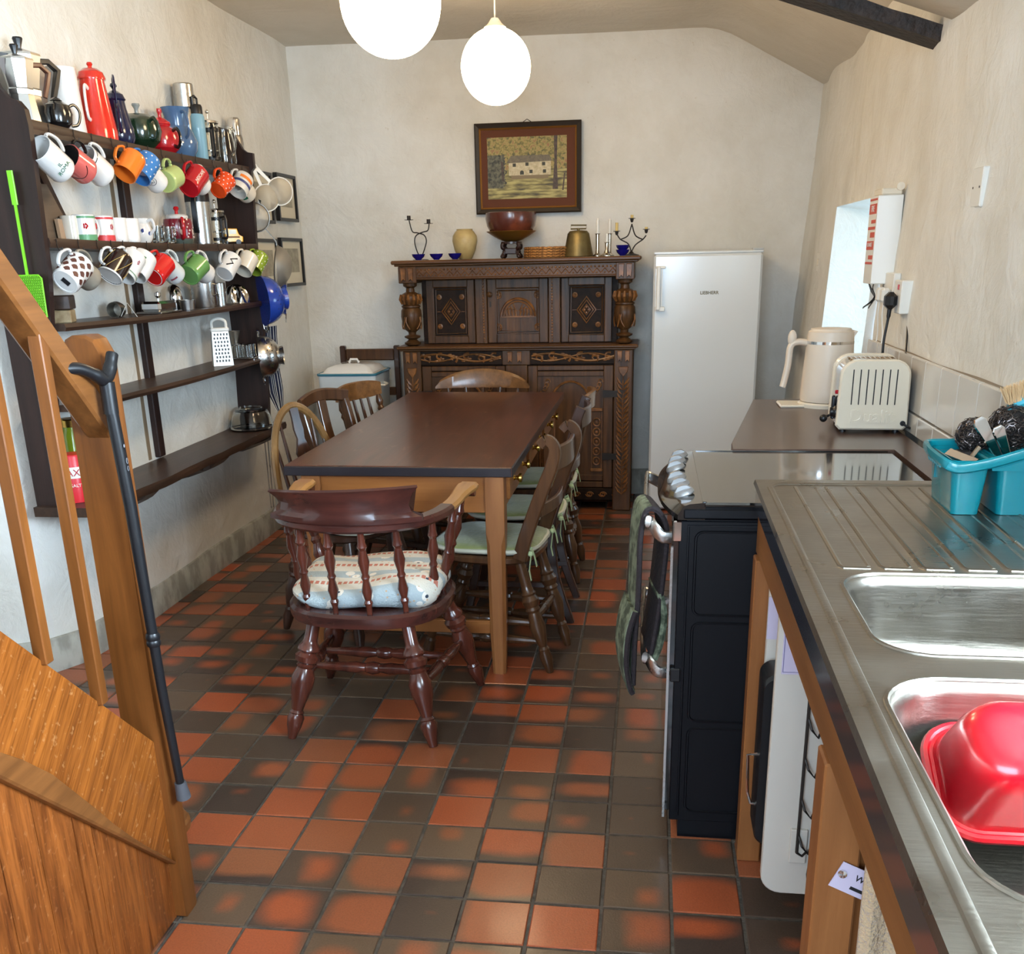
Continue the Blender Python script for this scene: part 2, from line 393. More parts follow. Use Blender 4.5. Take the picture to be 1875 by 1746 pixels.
BRONZE = mat('old bell bronze', (122, 106, 66), .4, .7, col2=(96, 82, 50), ns=12)
PEWTER = mat('silver candlestick', (190, 180, 164), .22, 1)
GLASS = mat('clear glass', (250, 252, 250), .03, trans=1)
BLACK = mat('black plastic', (22, 22, 24), .35)
BLKGL = mat('black ceramic hob', (26, 25, 24), .06, spec=.8, coat=.6)
NAVYEN = mat('black enamel cooker side', (5, 6, 11), .42, spec=.3)
WHITEP = mat('white plastic', (232, 230, 222), .35)
CREAMP = mat('cream plastic', (228, 218, 198), .3)
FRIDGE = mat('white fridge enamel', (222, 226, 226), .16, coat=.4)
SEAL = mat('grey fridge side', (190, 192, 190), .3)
WGLAZE = mat('white glazed china', (232, 230, 226), .14, coat=.6)
CGLAZE = mat('cream glazed china', (222, 214, 198), .16, coat=.6)
PAPER = mat('paper', (232, 228, 216), .8)
PAPERV = mat('lilac printed label', (198, 186, 206), .7)
INK = mat('black ink', (24, 22, 26), .7)
RUBBER = mat('grey rubber', (70, 70, 74), .7)
WTILE = mat('white wall tile', (206, 200, 190), .14, coat=.5)
TGROUT = mat('tile grout', (150, 136, 118), .8)
def C(name, c, rough=.14, coat=.6, **k): return mat(name, c, rough, coat=coat, **k)
CRED = C('red glaze', (206, 30, 28)); CRED2 = C('red enamel', (204, 44, 30)); CDRED = C('deep red glaze', (182, 24, 34)); CORG = C('orange glaze', (232, 120, 40)); CORG2 = C('orange dotted glaze', (222, 74, 26))
CBLU = C('blue glaze', (60, 122, 186)); CBLUJ = C('slate blue glaze', (74, 104, 140)); CNAVY = C('navy enamel', (22, 28, 58)); CDGRN = C('dark green glaze', (24, 46, 30)); CLIME = C('pale lime glaze', (182, 200, 128))
CGRN = C('green glaze', (104, 152, 84)); CDLIME = C('lime dotted glaze', (138, 160, 50)); CPINK = C('pink glaze', (206, 100, 94)); CBLK = C('black glaze', (22, 20, 20)); CMAR = C('maroon glaze', (120, 30, 42)); CBRN = C('brown black print', (40, 26, 22))
COBALT = C('cobalt enamel', (34, 66, 158)); COBGL = C('cobalt glass', (18, 18, 110)); STONEW = mat('tan stoneware', (190, 168, 116), .4, col2=(170, 146, 94), ns=14)
TEAL = mat('teal plastic', (8, 122, 134), .24, coat=.3); REDPL = mat('red plastic', (204, 14, 30), .22, coat=.3); LIMEPL = mat('lime plastic', (128, 212, 40), .35)

# ---------------------------------------------------------------- the shell
def nz3(x, y, z, f): return noise.noise(Vector((x*f, y*f, z*f)))
LPTS = [(-2.16, 6.42), (-2.145, 6.0), (-2.13, 5.2), (-2.145, 4.4), (-2.14, 3.9), (-2.15, 3.55), (-2.175, 3.36), (-2.24, 3.24), (-2.36, 3.17), (-2.62, 3.13), (-3.42, 3.10)]
def resample(P, step):
    P = [Vector((*p, 0)) for p in P]; out = []
    for a, b in zip(P, P[1:]):
        n = max(1, int((b-a).length/step)); out += [a.lerp(b, k/n) for k in range(n)]
    return out+[P[-1]]
def wall_sheet(pts, z0, z1, nrm, amp=.012, step=.06, off=0, hole=None, top=None, f=1.6):
    """lumpy wall grid over a plan line; nrm(i) gives the room-side normal; hole(p, z) -> True leaves a cell open"""
    P = resample(pts, step); nzs = max(2, int((z1-z0)/step)); g = G(); idx = {}
    for i, p in enumerate(P):
        a = P[max(i-1, 0)]; b = P[min(i+1, len(P)-1)]; d = (b-a).normalized(); n = Vector((d.y, -d.x, 0))*nrm
        for j in range(nzs+1):
            zt = z1 if top is None else top(p)
            z = z0+(zt-z0)*j/nzs
            q = p + n*(off + amp*(nz3(p.x, p.y, z, f)+.4*nz3(p.x, p.y, z, f*3.1)))
            idx[i, j] = len(g.v); g.v.append(Vector((q.x, q.y, z)))
    for i in range(len(P)-1):
        for j in range(nzs):
            zc = (g.v[idx[i, j]].z+g.v[idx[i, j+1]].z)/2
            if hole and hole((P[i]+P[i+1])/2, zc): continue
            g.f.append((idx[i, j], idx[i+1, j], idx[i+1, j+1], idx[i, j+1])); g.mi.append(0)
    return g
struct(obj('wall_left', wall_sheet(LPTS, -.01, 2.78, -1), PLASTER, sharp=180))
BACK = [(-2.3, 6.335), (-1.2, 6.36), (-.1, 6.40), (1.05, 6.43)]
def zceil(x, y):
    """flat ceiling that rounds over and slopes down to the right wall"""
    z = 2.655
    if y > 3.72: s = max(0., x-.22); return z - min(s, .2)**2*1.15 - max(0, s-.2)*.52
    return min(z, 2.405-.33*x)
struct(obj('wall_back', wall_sheet(BACK, -.01, 2.75, 1, top=lambda p: zceil(p.x, 6.4)+.03), PLASTER, sharp=180))
# right wall leans outwards a little and has a deep window recess
def rx(y, z): return .838+.046*(z-.9)+(.015 if y > 5 else 0)
RY0, RY1, RZ0, RZ1 = 4.14, 5.14, .93, 1.655
g = G(); idx = {}
ys = [-1.7+.06*k for k in range(int((6.5+1.7)/.06)+1)]
def snap(v, t): return min(t, key=lambda s: abs(s-v)) if min(abs(s-v) for s in t) < .0301 else v
ys = [snap(y, (RY0, RY1)) for y in ys]
zs = [snap(.06*k, (RZ0, RZ1)) for k in range(47)]
WY0, WY1, WZ0, WZ1 = .12, 1.40, 1.20, 2.02
for i, y in enumerate(ys):
    for j, z in enumerate(zs):
        e = min(1., max(0., min(abs(y-RY0), abs(y-RY1))*6)) if RZ0-.1 < z < RZ1+.1 else 1
        idx[i, j] = len(g.v); g.v.append(Vector((rx(y, z)-.026*nz3(y*1.7, z*.55, 3, 1.5)*e-.009*nz3(y, z, 1, 5), y, z)))
for i in range(len(ys)-1):
    for j in range(len(zs)-1):
        yc = (ys[i]+ys[i+1])/2; zc = (zs[j]+zs[j+1])/2
        if RY0 < yc < RY1 and RZ0 < zc < RZ1: continue
        if WY0 < yc < WY1 and WZ0 < zc < WZ1: continue
        g.f.append((idx[i, j], idx[i+1, j], idx[i+1, j+1], idx[i, j+1])); g.mi.append(0)
wr = struct(obj('wall_right', g, PLASTER, sharp=180))
# recess linings: lumpy jambs, head and sill through a thick wall
def lining(y0, y1, z0, z1, depth, amp, splay):
    g = G(); N = 9
    def sheet(fn, n=9, m=9):
        k = len(g.v)
        for i in range(n+1):
            for j in range(m+1):
                u, v = i/n, j/m; p = fn(u, v); e = 4*u*(1-u)*4*v*(1-v)
                g.v.append(Vector(p)+Vector((0, 1, 1))*(amp*e*nz3(*p, 5)))
        for i in range(n):
            for j in range(m): a = k+i*(m+1)+j; g.f.append((a, a+m+1, a+m+2, a+1)); g.mi.append(0)
    x = lambda u, z, y=5: rx(y, z)-.03+u*(depth+.03)
    sheet(lambda u, v: (x(u, z0+(z1-z0)*v), y1-splay*u, z0+(z1-z0)*v))
    sheet(lambda u, v: (x(u, z0+(z1-z0)*v, 4), y0+splay*u, z0+(z1-z0)*v))
    sheet(lambda u, v: (x(u, z1), y0+splay*u+(y1-y0-2*splay*u)*v, z1-.06*u))
    sheet(lambda u, v: (x(u, z0), y0+splay*u+(y1-y0-2*splay*u)*v, z0))
    return g
obj('recess_lining', lining(RY0, RY1, RZ0, RZ1, .46, .02, .07), PLASTER, wr, sharp=180)
obj('recess_lining', lining(WY0, WY1, WZ0, WZ1, .46, .01, .05), PLASTER, wr, sharp=180)
def window(name, x, y0, y1, z0, z1, nx=2, nzb=2):
    wn = struct(obj(name, G().box((x, y0, z0), (x+.04, y0+.05, z1)).box((x, y1-.05, z0), (x+.04, y1, z1)).box((x, y0, z1-.05), (x+.04, y1, z1)).box((x, y0, z0), (x+.04, y1, z0+.05)), mat('white window paint', (226, 226, 222), .4)))
    for k in range(1, nx): y = y0+(y1-y0)*k/nx; obj('glazing_bar', G().box((x+.005, y-.012, z0+.05), (x+.035, y+.012, z1-.05)), MATS['white window paint'], wn)
    for k in range(1, nzb): z = z0+(z1-z0)*k/nzb; obj('glazing_bar', G().box((x+.006, y0+.05, z-.012), (x+.034, y1-.05, z+.012)), MATS['white window paint'], wn)
    return wn
window('window_1', 1.34, RY0+.06, RY1-.06, RZ0, RZ1-.04)
window('window_2', 1.34, WY0+.04, WY1-.04, WZ0, WZ1-.03)
# wall behind the camera with its window opening, and the stair-side wall
g = G(); g.flat([[(-3.45, -.01), (1.1, -.01), (1.1, 2.8), (-3.45, 2.8)], [(-1.5, 1.1), (-1.5, 2.4), (.5, 2.4), (.5, 1.1)]], -1.72, 'y')
wf = struct(obj('wall_front', g, PLASTER)); 
g = G(); g.box((-1.5, -1.80, 1.1), (-1.44, -1.74, 2.4)).box((.44, -1.80, 1.1), (.5, -1.74, 2.4)).box((-1.5, -1.8, 2.34), (.5, -1.74, 2.4)).box((-1.5, -1.8, 1.1), (.5, -1.74, 1.16)).box((-.53, -1.8, 1.1), (-.47, -1.74, 2.4))
struct(obj('window_3', g, MATS['white window paint']))
struct(obj('wall_stair', wall_sheet([(-3.40, 3.2), (-3.40, -1.75)], -.01, 2.75, 1, step=.2), PLASTER, sharp=180))
# ceiling
g = G(); xs = [-3.45+.07*k for k in range(66)]
for seg, (ya, yb) in enumerate(((-1.75, 3.72), (3.7201, 6.5))):
    n = int((yb-ya)/.14); k0 = len(g.v)
    for j in range(n+1):
        y = ya+(yb-ya)*j/n
        for x in xs: g.v.append(Vector((x, y, zceil(x, y)+.012*nz3(x, y, 0, 1.1))))
    for j in range(n):
        for i in range(len(xs)-1):
            a = k0+j*len(xs)+i; g.f.append((a, a+1, a+1+len(xs), a+len(xs))); g.mi.append(0)
    if seg:
        for i in range(len(xs)-1): a = k0+i; g.f.append((a-len(xs), a+1-len(xs), a+1, a)); g.mi.append(0)
struct(obj('ceiling', g, CEIL, sharp=180))
# rough black beam that follows the slope and dies into the wall
P = resample([(-.62, 2.565), (.444, 2.218), (.66, 2.147), (.87, 2.077), (.97, 2.045)], .03)
g = G(); loops = []
for i, q in enumerate(P):
    h = .044+.006*nz3(q.x, q.y, 0, 9); b = .010*nz3(q.x, 3, 0, 7)
    loops.append([Vector((q.x, 3.675+b, q.y)), Vector((q.x, 3.668+b, q.y+h)), Vector((q.x, 3.80, q.y+h)), Vector((q.x, 3.80, q.y))])
g.loft(loops)
struct(obj('trim_1', g, mat('old black beam', (52, 38, 28), .6, col2=(26, 18, 14), ns=24, bump=.6, bs=50), sharp=50))
# floor: mortar bed and single tiles
fl = struct(obj('floor', G().box((-3.45, -1.75, -.08), (1.5, 6.6, -.003)), GROUT))
def tile_g():
    g = G(); a, b, c = TPX/2-.004, TPY/2-.004, .0025
    g.loft([[(-a, -b, -.004), (a, -b, -.004), (a, b, -.004), (-a, b, -.004)], [(-a, -b, -.0016), (a, -b, -.0016), (a, b, -.0016), (-a, b, -.0016)], [(-a+c, -b+c, 0), (a-c, -b+c, 0), (a-c, b-c, 0), (-a+c, b-c, 0)]], cap0=False)
    return g
tg = tile_g(); tme = mesh('tile', tg, QUARRY, sharp=30); rest = G(); near = []
for i in range(0, 27):
    for j in range(-4, 47):
        x = TX0+TPX*(i+.5); y = TY0+TPY*(j+.5)
        if y > 6.5 or x > 1.2 or y < -1.7: continue
        shown = (.35 if y < 2.25 else .10) > x > -2.12 and .9 < y and not (x < -1.1 and y < 1.95) and x > (-.62*y)+.05 and not (y > 5.95 and x > -1.5) and not (y > 6.3)
        lwx = -2.14 if y > 3.4 else -2.3
        if x < lwx-.06: shown = False
        if shown: near.append((x, y))
        else: rest.add([Vector(v)+Vector((x, y, rnd.uniform(-.0006, .0006))) for v in tg.v], tg.f)
near.sort(key=lambda p: p[1])
for k, (x, y) in enumerate(near):
    if k < 300: obj('tile', tme, None, fl, (x, y, rnd.uniform(-.0006, .0006)), (rnd.uniform(-.002, .002), rnd.uniform(-.002, .002), rnd.uniform(-.008, .008)))
    else: rest.add([Vector(v)+Vector((x, y, rnd.uniform(-.0006, .0006))) for v in tg.v], tg.f)
o = obj('tiles_beyond', rest, QUARRY, fl, sharp=30); o['kind'] = 'stuff'
# skirtings (painted cement bands)
def skirt(name, pts, nrm, hfun, off=.014):
    P = resample(pts, .05); loops = []
    for i, p in enumerate(P):
        a = P[max(i-1, 0)]; b = P[min(i+1, len(P)-1)]; d = (b-a).normalized(); n = Vector((d.y, -d.x, 0))*nrm
        h = hfun(p)+.006*nz3(p.x, p.y, 0, 3); q = p+n*off
        loops.append([Vector((p.x, p.y, 0))-n*.03, Vector((q.x, q.y, 0)), Vector((q.x, q.y, h-.006)), Vector((q.x, q.y, h))-n*.006, Vector((p.x, p.y, h))-n*.03])
    g = G().loft(loops); return struct(obj(name, g, CEMENT, sharp=60))
skirt('baseboard_left', LPTS, -1, lambda p: .135)
skirt('baseboard_back', BACK, 1, lambda p: .165)
# ================================================================ SIDEBOARD (carved court cupboard)
SX0, SX1, SY0, SY1 = -1.46, -.10, 5.93, 6.31
sb = thing('carved_sideboard', 'tall carved dark oak sideboard with turned bulb columns, against the back wall', 'sideboard')
obj('top_board', G().box((SX0-.035, SY0-.03, 1.438), (SX1+.035, SY1+.02, 1.460), .006).box((SX0-.02, SY0-.015, 1.428), (SX1+.02, SY1+.01, 1.440), .004), DKOAK, sb)
obj('middle_shelf', G().box((SX0-.03, SY0-.03, .962), (SX1+.03, SY1+.01, .980), .006).box((SX0-.015, SY0-.015, .952), (SX1+.015, SY1, .963), .003), DKOAK, sb)
def zigzag(x0, x1, y, z0, z1, n, r):
    return [(x0+(x1-x0)*k/(2*n), y, z0 if k % 2 == 0 else z1) for k in range(2*n+1)]
uf = obj('upper_frieze', G().box((SX0+.09, SY0+.01, 1.352), (SX1-.09, SY1, 1.428), .004).box((SX0+.09, SY0+.002, 1.352), (SX1-.09, SY0+.02, 1.366), .005), DKOAK, sb)
g = G().tube(zigzag(SX0+.1, SX1-.1, SY0+.009, 1.374, 1.400, 26, 0), .0035, 5)
for k in range(52): g.ball((SX0+.112+1.137*k/51, SY0+.010, 1.408), .006, n=6, m=4)
for k in range(26): g.ball((SX0+.122+1.115*k/25, SY0+.010, 1.376), .005, n=6, m=4)
obj('carved_zigzag', g, CARVEHI, uf)
for x in (SX0, SX1-.105):
    b = obj('corner_block', G().box((x, SY0-.005, 1.335), (x+.105, SY1, 1.428), .004), DKOAKZ, sb)
    g = G()
    for q in (.018, .062):
        g.prism([(x+q, 1.345), (x+q+.0125, 1.356), (x+q+.025, 1.345), (x+q+.028, 1.42), (x+q-.003, 1.42)], 'y', SY0-.016, SY0-.004, .004)
    obj('split_baluster', g, CARVEHI, b)
# turned columns
prof = [(0, .030), (.02, .046), (.05, .050), (.075, .034), (.10, .024), (.13, .046), (.155, .048), (.18, .022), (.22, .024), (.26, .042), (.36, .056), (.47, .062), (.57, .059), (.605, .050), (.62, .056), (.64, .056), (.655, .046), (.68, .052), (.72, .060), (.79, .060), (.83, .048), (.86, .026), (.92, .024), (.95, .040), (1, .042)]
for x in (SX0+.053, SX1-.053):
    c = obj('turned_column', G().turn((x, SY0+.055, .981), (x, SY0+.055, 1.336), prof, 24), DKOAKZ, sb)
    g = G()
    for k in range(12):
        a = 2*pi*k/12; ca, sa = cos(a), sin(a)
        g.tube([(x+ca*.052, SY0+.055+sa*.052, .981+.355*.665), (x+ca*.063, SY0+.055+sa*.063, .981+.355*.74), (x+ca*.058, SY0+.055+sa*.058, .981+.355*.82)], [.006, .010, .006], 6)
    for k in range(8):
        a = 2*pi*k/8; P = []
        for q in range(9):
            t = q/8; zz = .27+.30*t; r = .046+.018*sin(pi*min(1, t*.9+.15)); aa = a+.34*sin(pi*t)*(1 if k % 2 else -1)
            P.append((x+cos(aa)*r, SY0+.055+sin(aa)*r, .981+.355*zz))
        g.tube(P, .0038, 5)
    obj('carved_bulb', g, CARVEHI, c)
# recessed upper cupboard: centre door and two canted panels
UY = 6.06
def frame_panel(name, x0, x1, z0, z1, y, parent, m=DKOAKZ, st=.045, pm=CARVESHADE, yp=None, ang=0, mould=.008):
    g = G().box((x0, y, z0), (x0+st, y+.025, z1), .003).box((x1-st, y, z0), (x1, y+.025, z1), .003).box((x0+st, y, z0), (x1-st, y+.025, z0+st), .003).box((x0+st, y, z1-st), (x1-st, y+.025, z1), .003)
    for d in (0, .014):
        a0, a1, b0, b1 = x0+st+d, x1-st-d, z0+st+d, z1-st-d
        g.tube([(a0, y+.004+d*.5, b0), (a1, y+.004+d*.5, b0), (a1, y+.004+d*.5, b1), (a0, y+.004+d*.5, b1)], .0055, 6, closed=True)
    o = obj(name, g, m, parent)
    obj('panel', G().box((x0+st-.002, y+.014, z0+st-.002), (x1-st+.002, y+.02, z1-st+.002)), pm, o)
    return o
cab = obj('upper_carcass', G().box((SX0+.10, UY+.026, .981), (SX1-.10, SY1, 1.352)), CARVESHADE, sb)
for x0, x1 in ((-1.035, -.965), (-.600, -.530)):
    o = obj('muntin', G().box((x0, UY-.004, .981), (x1, UY+.03, 1.352), .004), DKOAKZ, sb)
    g = G()
    for k in range(22): g.ball(((x0+x1)/2+(.014 if x0 < -.9 else -.014), UY-.004, .995+.0165*k), .0065, (1, .7, 1.1), 6, 4)
    obj('carved_bead', g, CARVEHI, o)
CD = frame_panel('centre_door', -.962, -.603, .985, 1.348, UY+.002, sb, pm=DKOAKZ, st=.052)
cx, cz = -.782, 1.135; y = UY+.012
g = G()
for r, t in ((.100, .008), (.084, .0045)): g.tube([(cx+r*cos(a), y, cz+r*sin(a)) for a in [pi*k/24 for k in range(25)]], t, 6)
g.box((cx-.105, y-.004, cz-.006), (cx+.105, y+.003, cz+.003))
for s in (-1, 1):
    for q in range(4):
        b = .012+.02*q; g.tube([(cx+s*b, y, cz), (cx+s*(b+.004), y, cz+.04), (cx+s*(b+.018-.004*q), y, cz+.074-.013*q)], [.004, .006, .002], 5)
        g.tube([(cx+s*b, y, cz+.012), (cx+s*(b+.012), y, cz+.030)], [.005, .002], 5)
    g.tube([(cx+s*r_*cos(a), y, cz+r_*sin(a)) for r_, a in [(.08-.05*k/8, .5+.9*k/8) for k in range(9)]], .0035, 5)
for sx in (-1, 1):
    for sz in (-1, 1):
        c = (cx+sx*.118, y, 1.165+sz*.092)
        g.tube([(c[0]+.019*cos(a), y, c[2]+.019*sin(a)) for a in [2*pi*k/14 for k in range(14)]], .004, 5, closed=True)
        for k in range(6): g.ball((c[0]+.010*cos(k*pi/3), y, c[2]+.010*sin(k*pi/3)), .006, (1, .6, 1), 6, 4)
obj('carved_arch', g, CARVEHI, CD)
obj('knob', G().lathe([(.006, 0), (.006, .012), (.015, .018), (.016, .027), (.008, .033), (0, .034)], 14, T(-.945, UY+.002, 1.262) @ rotx(pi/2)), DKOAKZ, CD)
obj('keyhole_plate', G().prism(rrect(-.950, 1.19, -.940, 1.222, .004, 3), 'y', UY-.001, UY+.003), IRON, CD)
for x0, x1 in ((SX0+.13, -1.04), (-.525, SX1-.13)):
    o = frame_panel('canted_panel', x0, x1, .985, 1.348, UY+.004, sb, st=.042)
    mx, mz = (x0+x1)/2, 1.167; yy = UY+.013; g = G()
    for r in (.055, .040, .022): g.tube([(mx-r, yy, mz), (mx, yy, mz+r*1.35), (mx+r, yy, mz), (mx, yy, mz-r*1.35)], .0045, 5, closed=True)
    for k in range(4): g.ball((mx+.012*cos(k*pi/2), yy, mz+.016*sin(k*pi/2)), .008, (1, .6, 1), 6, 4)
    for sx in (-1, 1):
        for sz in (-1, 1): g.lathe([(.014, 0), (.016, .003), (.008, .005), (.004, .003), (0, .004)], 10, T(mx+sx*.068, yy, mz+sz*.084) @ rotx(pi/2))
        g.tube([(mx+sx*.062, yy, mz), (mx+sx*.084, yy, mz)], .002, 4)
    obj('carved_lozenge', g, CARVEHI, o)
# lower frieze with scrolling leaves
lf = obj('lower_frieze', G().box((SX0+.07, SY0+.008, .868), (SX1-.07, SY1, .952), .004), CARVESHADE, sb)
def scroll(g, x0, x1, z0, z1, y):
    L = x1-x0; H = z1-z0; cz = (z0+z1)/2
    P = [(x0+L*t, y, cz+H*.34*sin(2*pi*t*1.0+.3)) for t in [k/40 for k in range(41)]]; g.tube(P, .0065, 5)
    P = [(x0+L*t, y, cz-H*.34*sin(2*pi*t*1.0+.3)) for t in [k/40 for k in range(41)]]; g.tube(P, .005, 5)
    for q in range(6):
        px = x0+L*(q+.5)/6; s = 1 if q % 2 else -1
        g.tube([(px+.026*(1-t*.75)*cos(5.5*t+s), y, cz+s*.006+.022*(1-t*.75)*sin(5.5*t+s)) for t in [k/12 for k in range(13)]], [.008-.004*k/12 for k in range(13)], 5)
        for e in range(3): g.ball((px-.02+.018*e, y, cz-s*(.018-.006*e)), .010, (1.4, .5, .7), 6, 4)
g = G(); scroll(g, SX0+.10, -.87, .880, .942, SY0+.007); scroll(g, -.69, SX1-.10, .880, .942, SY0+.007)
obj('carved_scrolls', g, CARVEHI, lf)
o = obj('frieze_block', G().box((-.862, SY0, .868), (-.698, SY0+.02, .952), .003), DKOAKZ, sb)
g = G()
for q in (-.828, -.772): g.prism([(q, .882), (q+.012, .892), (q+.024, .882), (q+.026, .945), (q-.002, .945)], 'y', SY0-.012, SY0+.001, .004)
obj('split_baluster', g, CARVEHI, o)
# posts to the floor with leaf carving
for x in (SX0, SX1-.108):
    p = obj('corner_post', G().box((x, SY0-.004, 0), (x+.108, SY0+.075, .952), .005), DKOAKZ, sb)
    g = G()
    for q in (.020, .064): g.prism([(x+q, .880), (x+q+.012, .892), (x+q+.024, .880), (x+q+.026, .945), (x+q-.002, .945)], 'y', SY0-.015, SY0-.003, .004)
    mx = x+.054
    g.tube([(mx, SY0-.004, .10), (mx, SY0-.004, .80)], .003, 5)
    for k in range(24):
        z = .105+.028*k
        for s in (-1, 1): g.tube([(mx+s*.004, SY0-.004, z), (mx+s*.022, SY0-.008, z+.018), (mx+s*.036, SY0-.004, z+.044)], [.003, .008, .003], 5)
    g.prism([(mx-.03, .855), (mx+.03, .855), (mx+.024, .825), (mx, .795), (mx-.024, .825)], 'y', SY0-.012, SY0-.003, .004)
    obj('leaf_carving', g, CARVEHI, p)
    obj('rear_post', G().box((x, SY1-.06, 0), (x+.108, SY1, .952), .004), DKOAKZ, sb)
obj('lower_carcass', G().box((SX0+.06, SY0+.05, .065), (SX1-.06, SY1-.01, .868)), CARVESHADE, sb)
obj('centre_muntin', G().box((-.845, SY0+.004, .13), (-.715, SY0+.05, .868), .004), DKOAKZ, sb)
br = obj('bottom_rail', G().box((SX0+.105, SY0+.006, .060), (SX1-.105, SY0+.05, .135), .004), CARVESHADE, sb)
g = G()
for k in range(15):
    x = SX0+.14+k*.0795
    for s in (0, 1): g.tube([(x+.02+.024*(1-t*.7)*cos(5.2*t+pi*s), SY0+.005, .098+.018*(1-t*.7)*sin(5.2*t+pi*s)) for t in [q/9 for q in range(10)]], .0038, 5)
obj('carved_waves', g, CARVEHI, br)
for x0, x1, hx in ((SX0+.112, -.848, SX0+.10), (-.712, SX1-.112, SX1-.10)):
    d = obj('cupboard_door', G().box((x0, SY0+.004, .140), (x0+.055, SY0+.03, .862), .003).box((x1-.055, SY0+.004, .140), (x1, SY0+.03, .862), .003)
            .box((x0+.055, SY0+.006, .140), (x1-.055, SY0+.03, .175), .003).box((x0+.055, SY0+.008, .18), (x1-.055, SY0+.03, .215), .003)
            .box((x0+.055, SY0+.006, .835), (x1-.055, SY0+.03, .862), .003).box((x0+.055, SY0+.008, .80), (x1-.055, SY0+.03, .830), .003), DKOAKZ, sb)
    obj('panel', G().box((x0+.05, SY0+.018, .21), (x1-.05, SY0+.026, .805)), DKOAKZ, d)
    g = G(); a0, a1 = x0+.06, x1-.06; mx = (x0+x1)/2; yy = SY0+.013
    # spandrel arch carving and a band of rings on each side
    g.tube([(mx+(a1-mx-.07)*cos(a), yy, .62+.15*sin(a)) for a in [pi*k/20 for k in range(21)]], .007, 6)
    for s in (-1, 1):
        ex = mx+s*(a1-mx-.035)
        for k in range(5):
            zc = .30+.058*k; g.tube([(ex+.020*cos(a), yy, zc+.023*sin(a)) for a in [2*pi*q/12 for q in range(12)]], .0045, 5, closed=True); g.ball((ex, yy, zc), .009, (1, .5, 1), 6, 4)
        g.box((ex-.036, yy-.006, .595), (ex+.036, yy+.004, .615), .004); g.box((ex-.036, yy-.006, .235), (ex+.036, yy+.004, .255), .004)
        g.box((ex-.032, yy-.001, .255), (ex-.028, yy+.006, .595)); g.box((ex+.028, yy-.001, .255), (ex+.032, yy+.006, .595))
        for k in range(7):
            t = k/6; g.tube([(ex-.03+.05*t+.016*(1-q*.7)*cos(6*q+k), yy, .66+.11*t*(1 if s else 1)+.016*(1-q*.7)*sin(6*q+k)) for q in [e/8 for e in range(9)]], .004, 5)
    obj('door_carving', g, CARVEHI, d)
    for z in (.33, .70):
        s = 1 if hx > x1-.2 else -1; bx = x1 if s > 0 else x0
        h = obj('butterfly_hinge', G().prism([(bx-.060, z-.022), (bx-.008, z-.018), (bx+.008, z-.018), (bx+.055, z-.022), (bx+.060, z+.022), (bx+.008, z+.018), (bx-.008, z+.018), (bx-.060, z+.022)], 'y', SY0-.008, SY0+.004), IRON, d)
# ================================================================ FRIDGE
fr = thing('tall_fridge', 'tall white upright fridge with vertical bar handle, right of the carved sideboard', 'fridge')
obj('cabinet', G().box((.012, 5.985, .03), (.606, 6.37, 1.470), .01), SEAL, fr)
fd = obj('door', G().box((.006, 5.93, .012), (.602, 5.984, 1.462), .012), FRIDGE, fr)
obj('top_panel', G().box((.004, 5.935, 1.463), (.606, 6.36, 1.477), .005), FRIDGE, fr)
obj('hinge_cap', G().box((.545, 5.935, 1.4765), (.605, 5.99, 1.488), .004), SEAL, fr)
h = obj('handle', G().box((.022, 5.885, 1.165), (.046, 5.905, 1.402), .006), WHITEP, fd)
obj('handle_bracket', G().box((.018, 5.895, 1.388), (.072, 5.935, 1.402), .003).box((.018, 5.895, 1.160), (.072, 5.935, 1.185), .003).box((.05, 5.90, 1.165), (.056, 5.931, 1.402)), WHITEP, fd)
text('lettering', 'LIEBHERR', .024, mat('olive lettering', (104, 96, 62), .5), fd, T(.318, 5.9295, 1.255) @ FACE_Y, bold=.0006)
obj('foot', G().cyl((.06, 6.0, 0), (.06, 6.0, .03), .02).cyl((.55, 6.0, 0), (.55, 6.0, .03), .02).cyl((.06, 6.33, 0), (.06, 6.33, .03), .02).cyl((.55, 6.33, 0), (.55, 6.33, .03), .02), BLACK, fr)
# ================================================================ DINING TABLE
TZ = .785
tb = thing('dining_table', 'long farmhouse dining table, mahogany brown top on pine legs', 'table')
TX_0, TX_1, TY_0, TY_1 = -1.278, -.462, 3.345, 5.345
obj('table_top', G().m(0).prism([(TX_0, TY_0+.01), (TX_1, TY_0-.005), (TX_1+.012, TY_1), (TX_0-.012, TY_1+.03)], 'z', TZ-.036, TZ, .004), MAHOG, tb)
obj('edge_band', G().box((TX_0+.001, TY_0-.006, TZ-.0345), (TX_1-.001, TY_0+.012, TZ-.0025), .002).box((TX_1-.004, TY_0, TZ-.0345), (TX_1+.003, TY_1-.01, TZ-.0025), .002), BLKEDGE, tb)
def tleg(x, y):
    g = G(); s = .066
    g.loft([[(x+a*(s/2-.012 if k in (0, 3) else s/2-.012), y+b*s/2, z) for a, b in ()] for k, z in ()]) if 0 else None
    for z0, z1, s0, s1 in ((0, .25, .046, .064), (.25, TZ-.036, .064, .066)): pass
    def sec(z, s, c): h = s/2; return [(x-h+c, y-h, z), (x+h-c, y-h, z), (x+h, y-h+c, z), (x+h, y+h-c, z), (x+h-c, y+h, z), (x-h+c, y+h, z), (x-h, y+h-c, z), (x-h, y-h+c, z)]
    return g.loft([sec(0, .048, .010), sec(.16, .060, .012), sec(.50, .066, .012), sec(.545, .068, .002), sec(TZ-.036, .068, .002)])
for x in (-1.19, -.528):
    for y in (3.395, 5.27): obj('leg', tleg(x, y), PINE, tb)
obj('apron', G().box((-1.157, 3.375, .615), (-.561, 3.397, TZ-.036), .002), PINEX, tb)
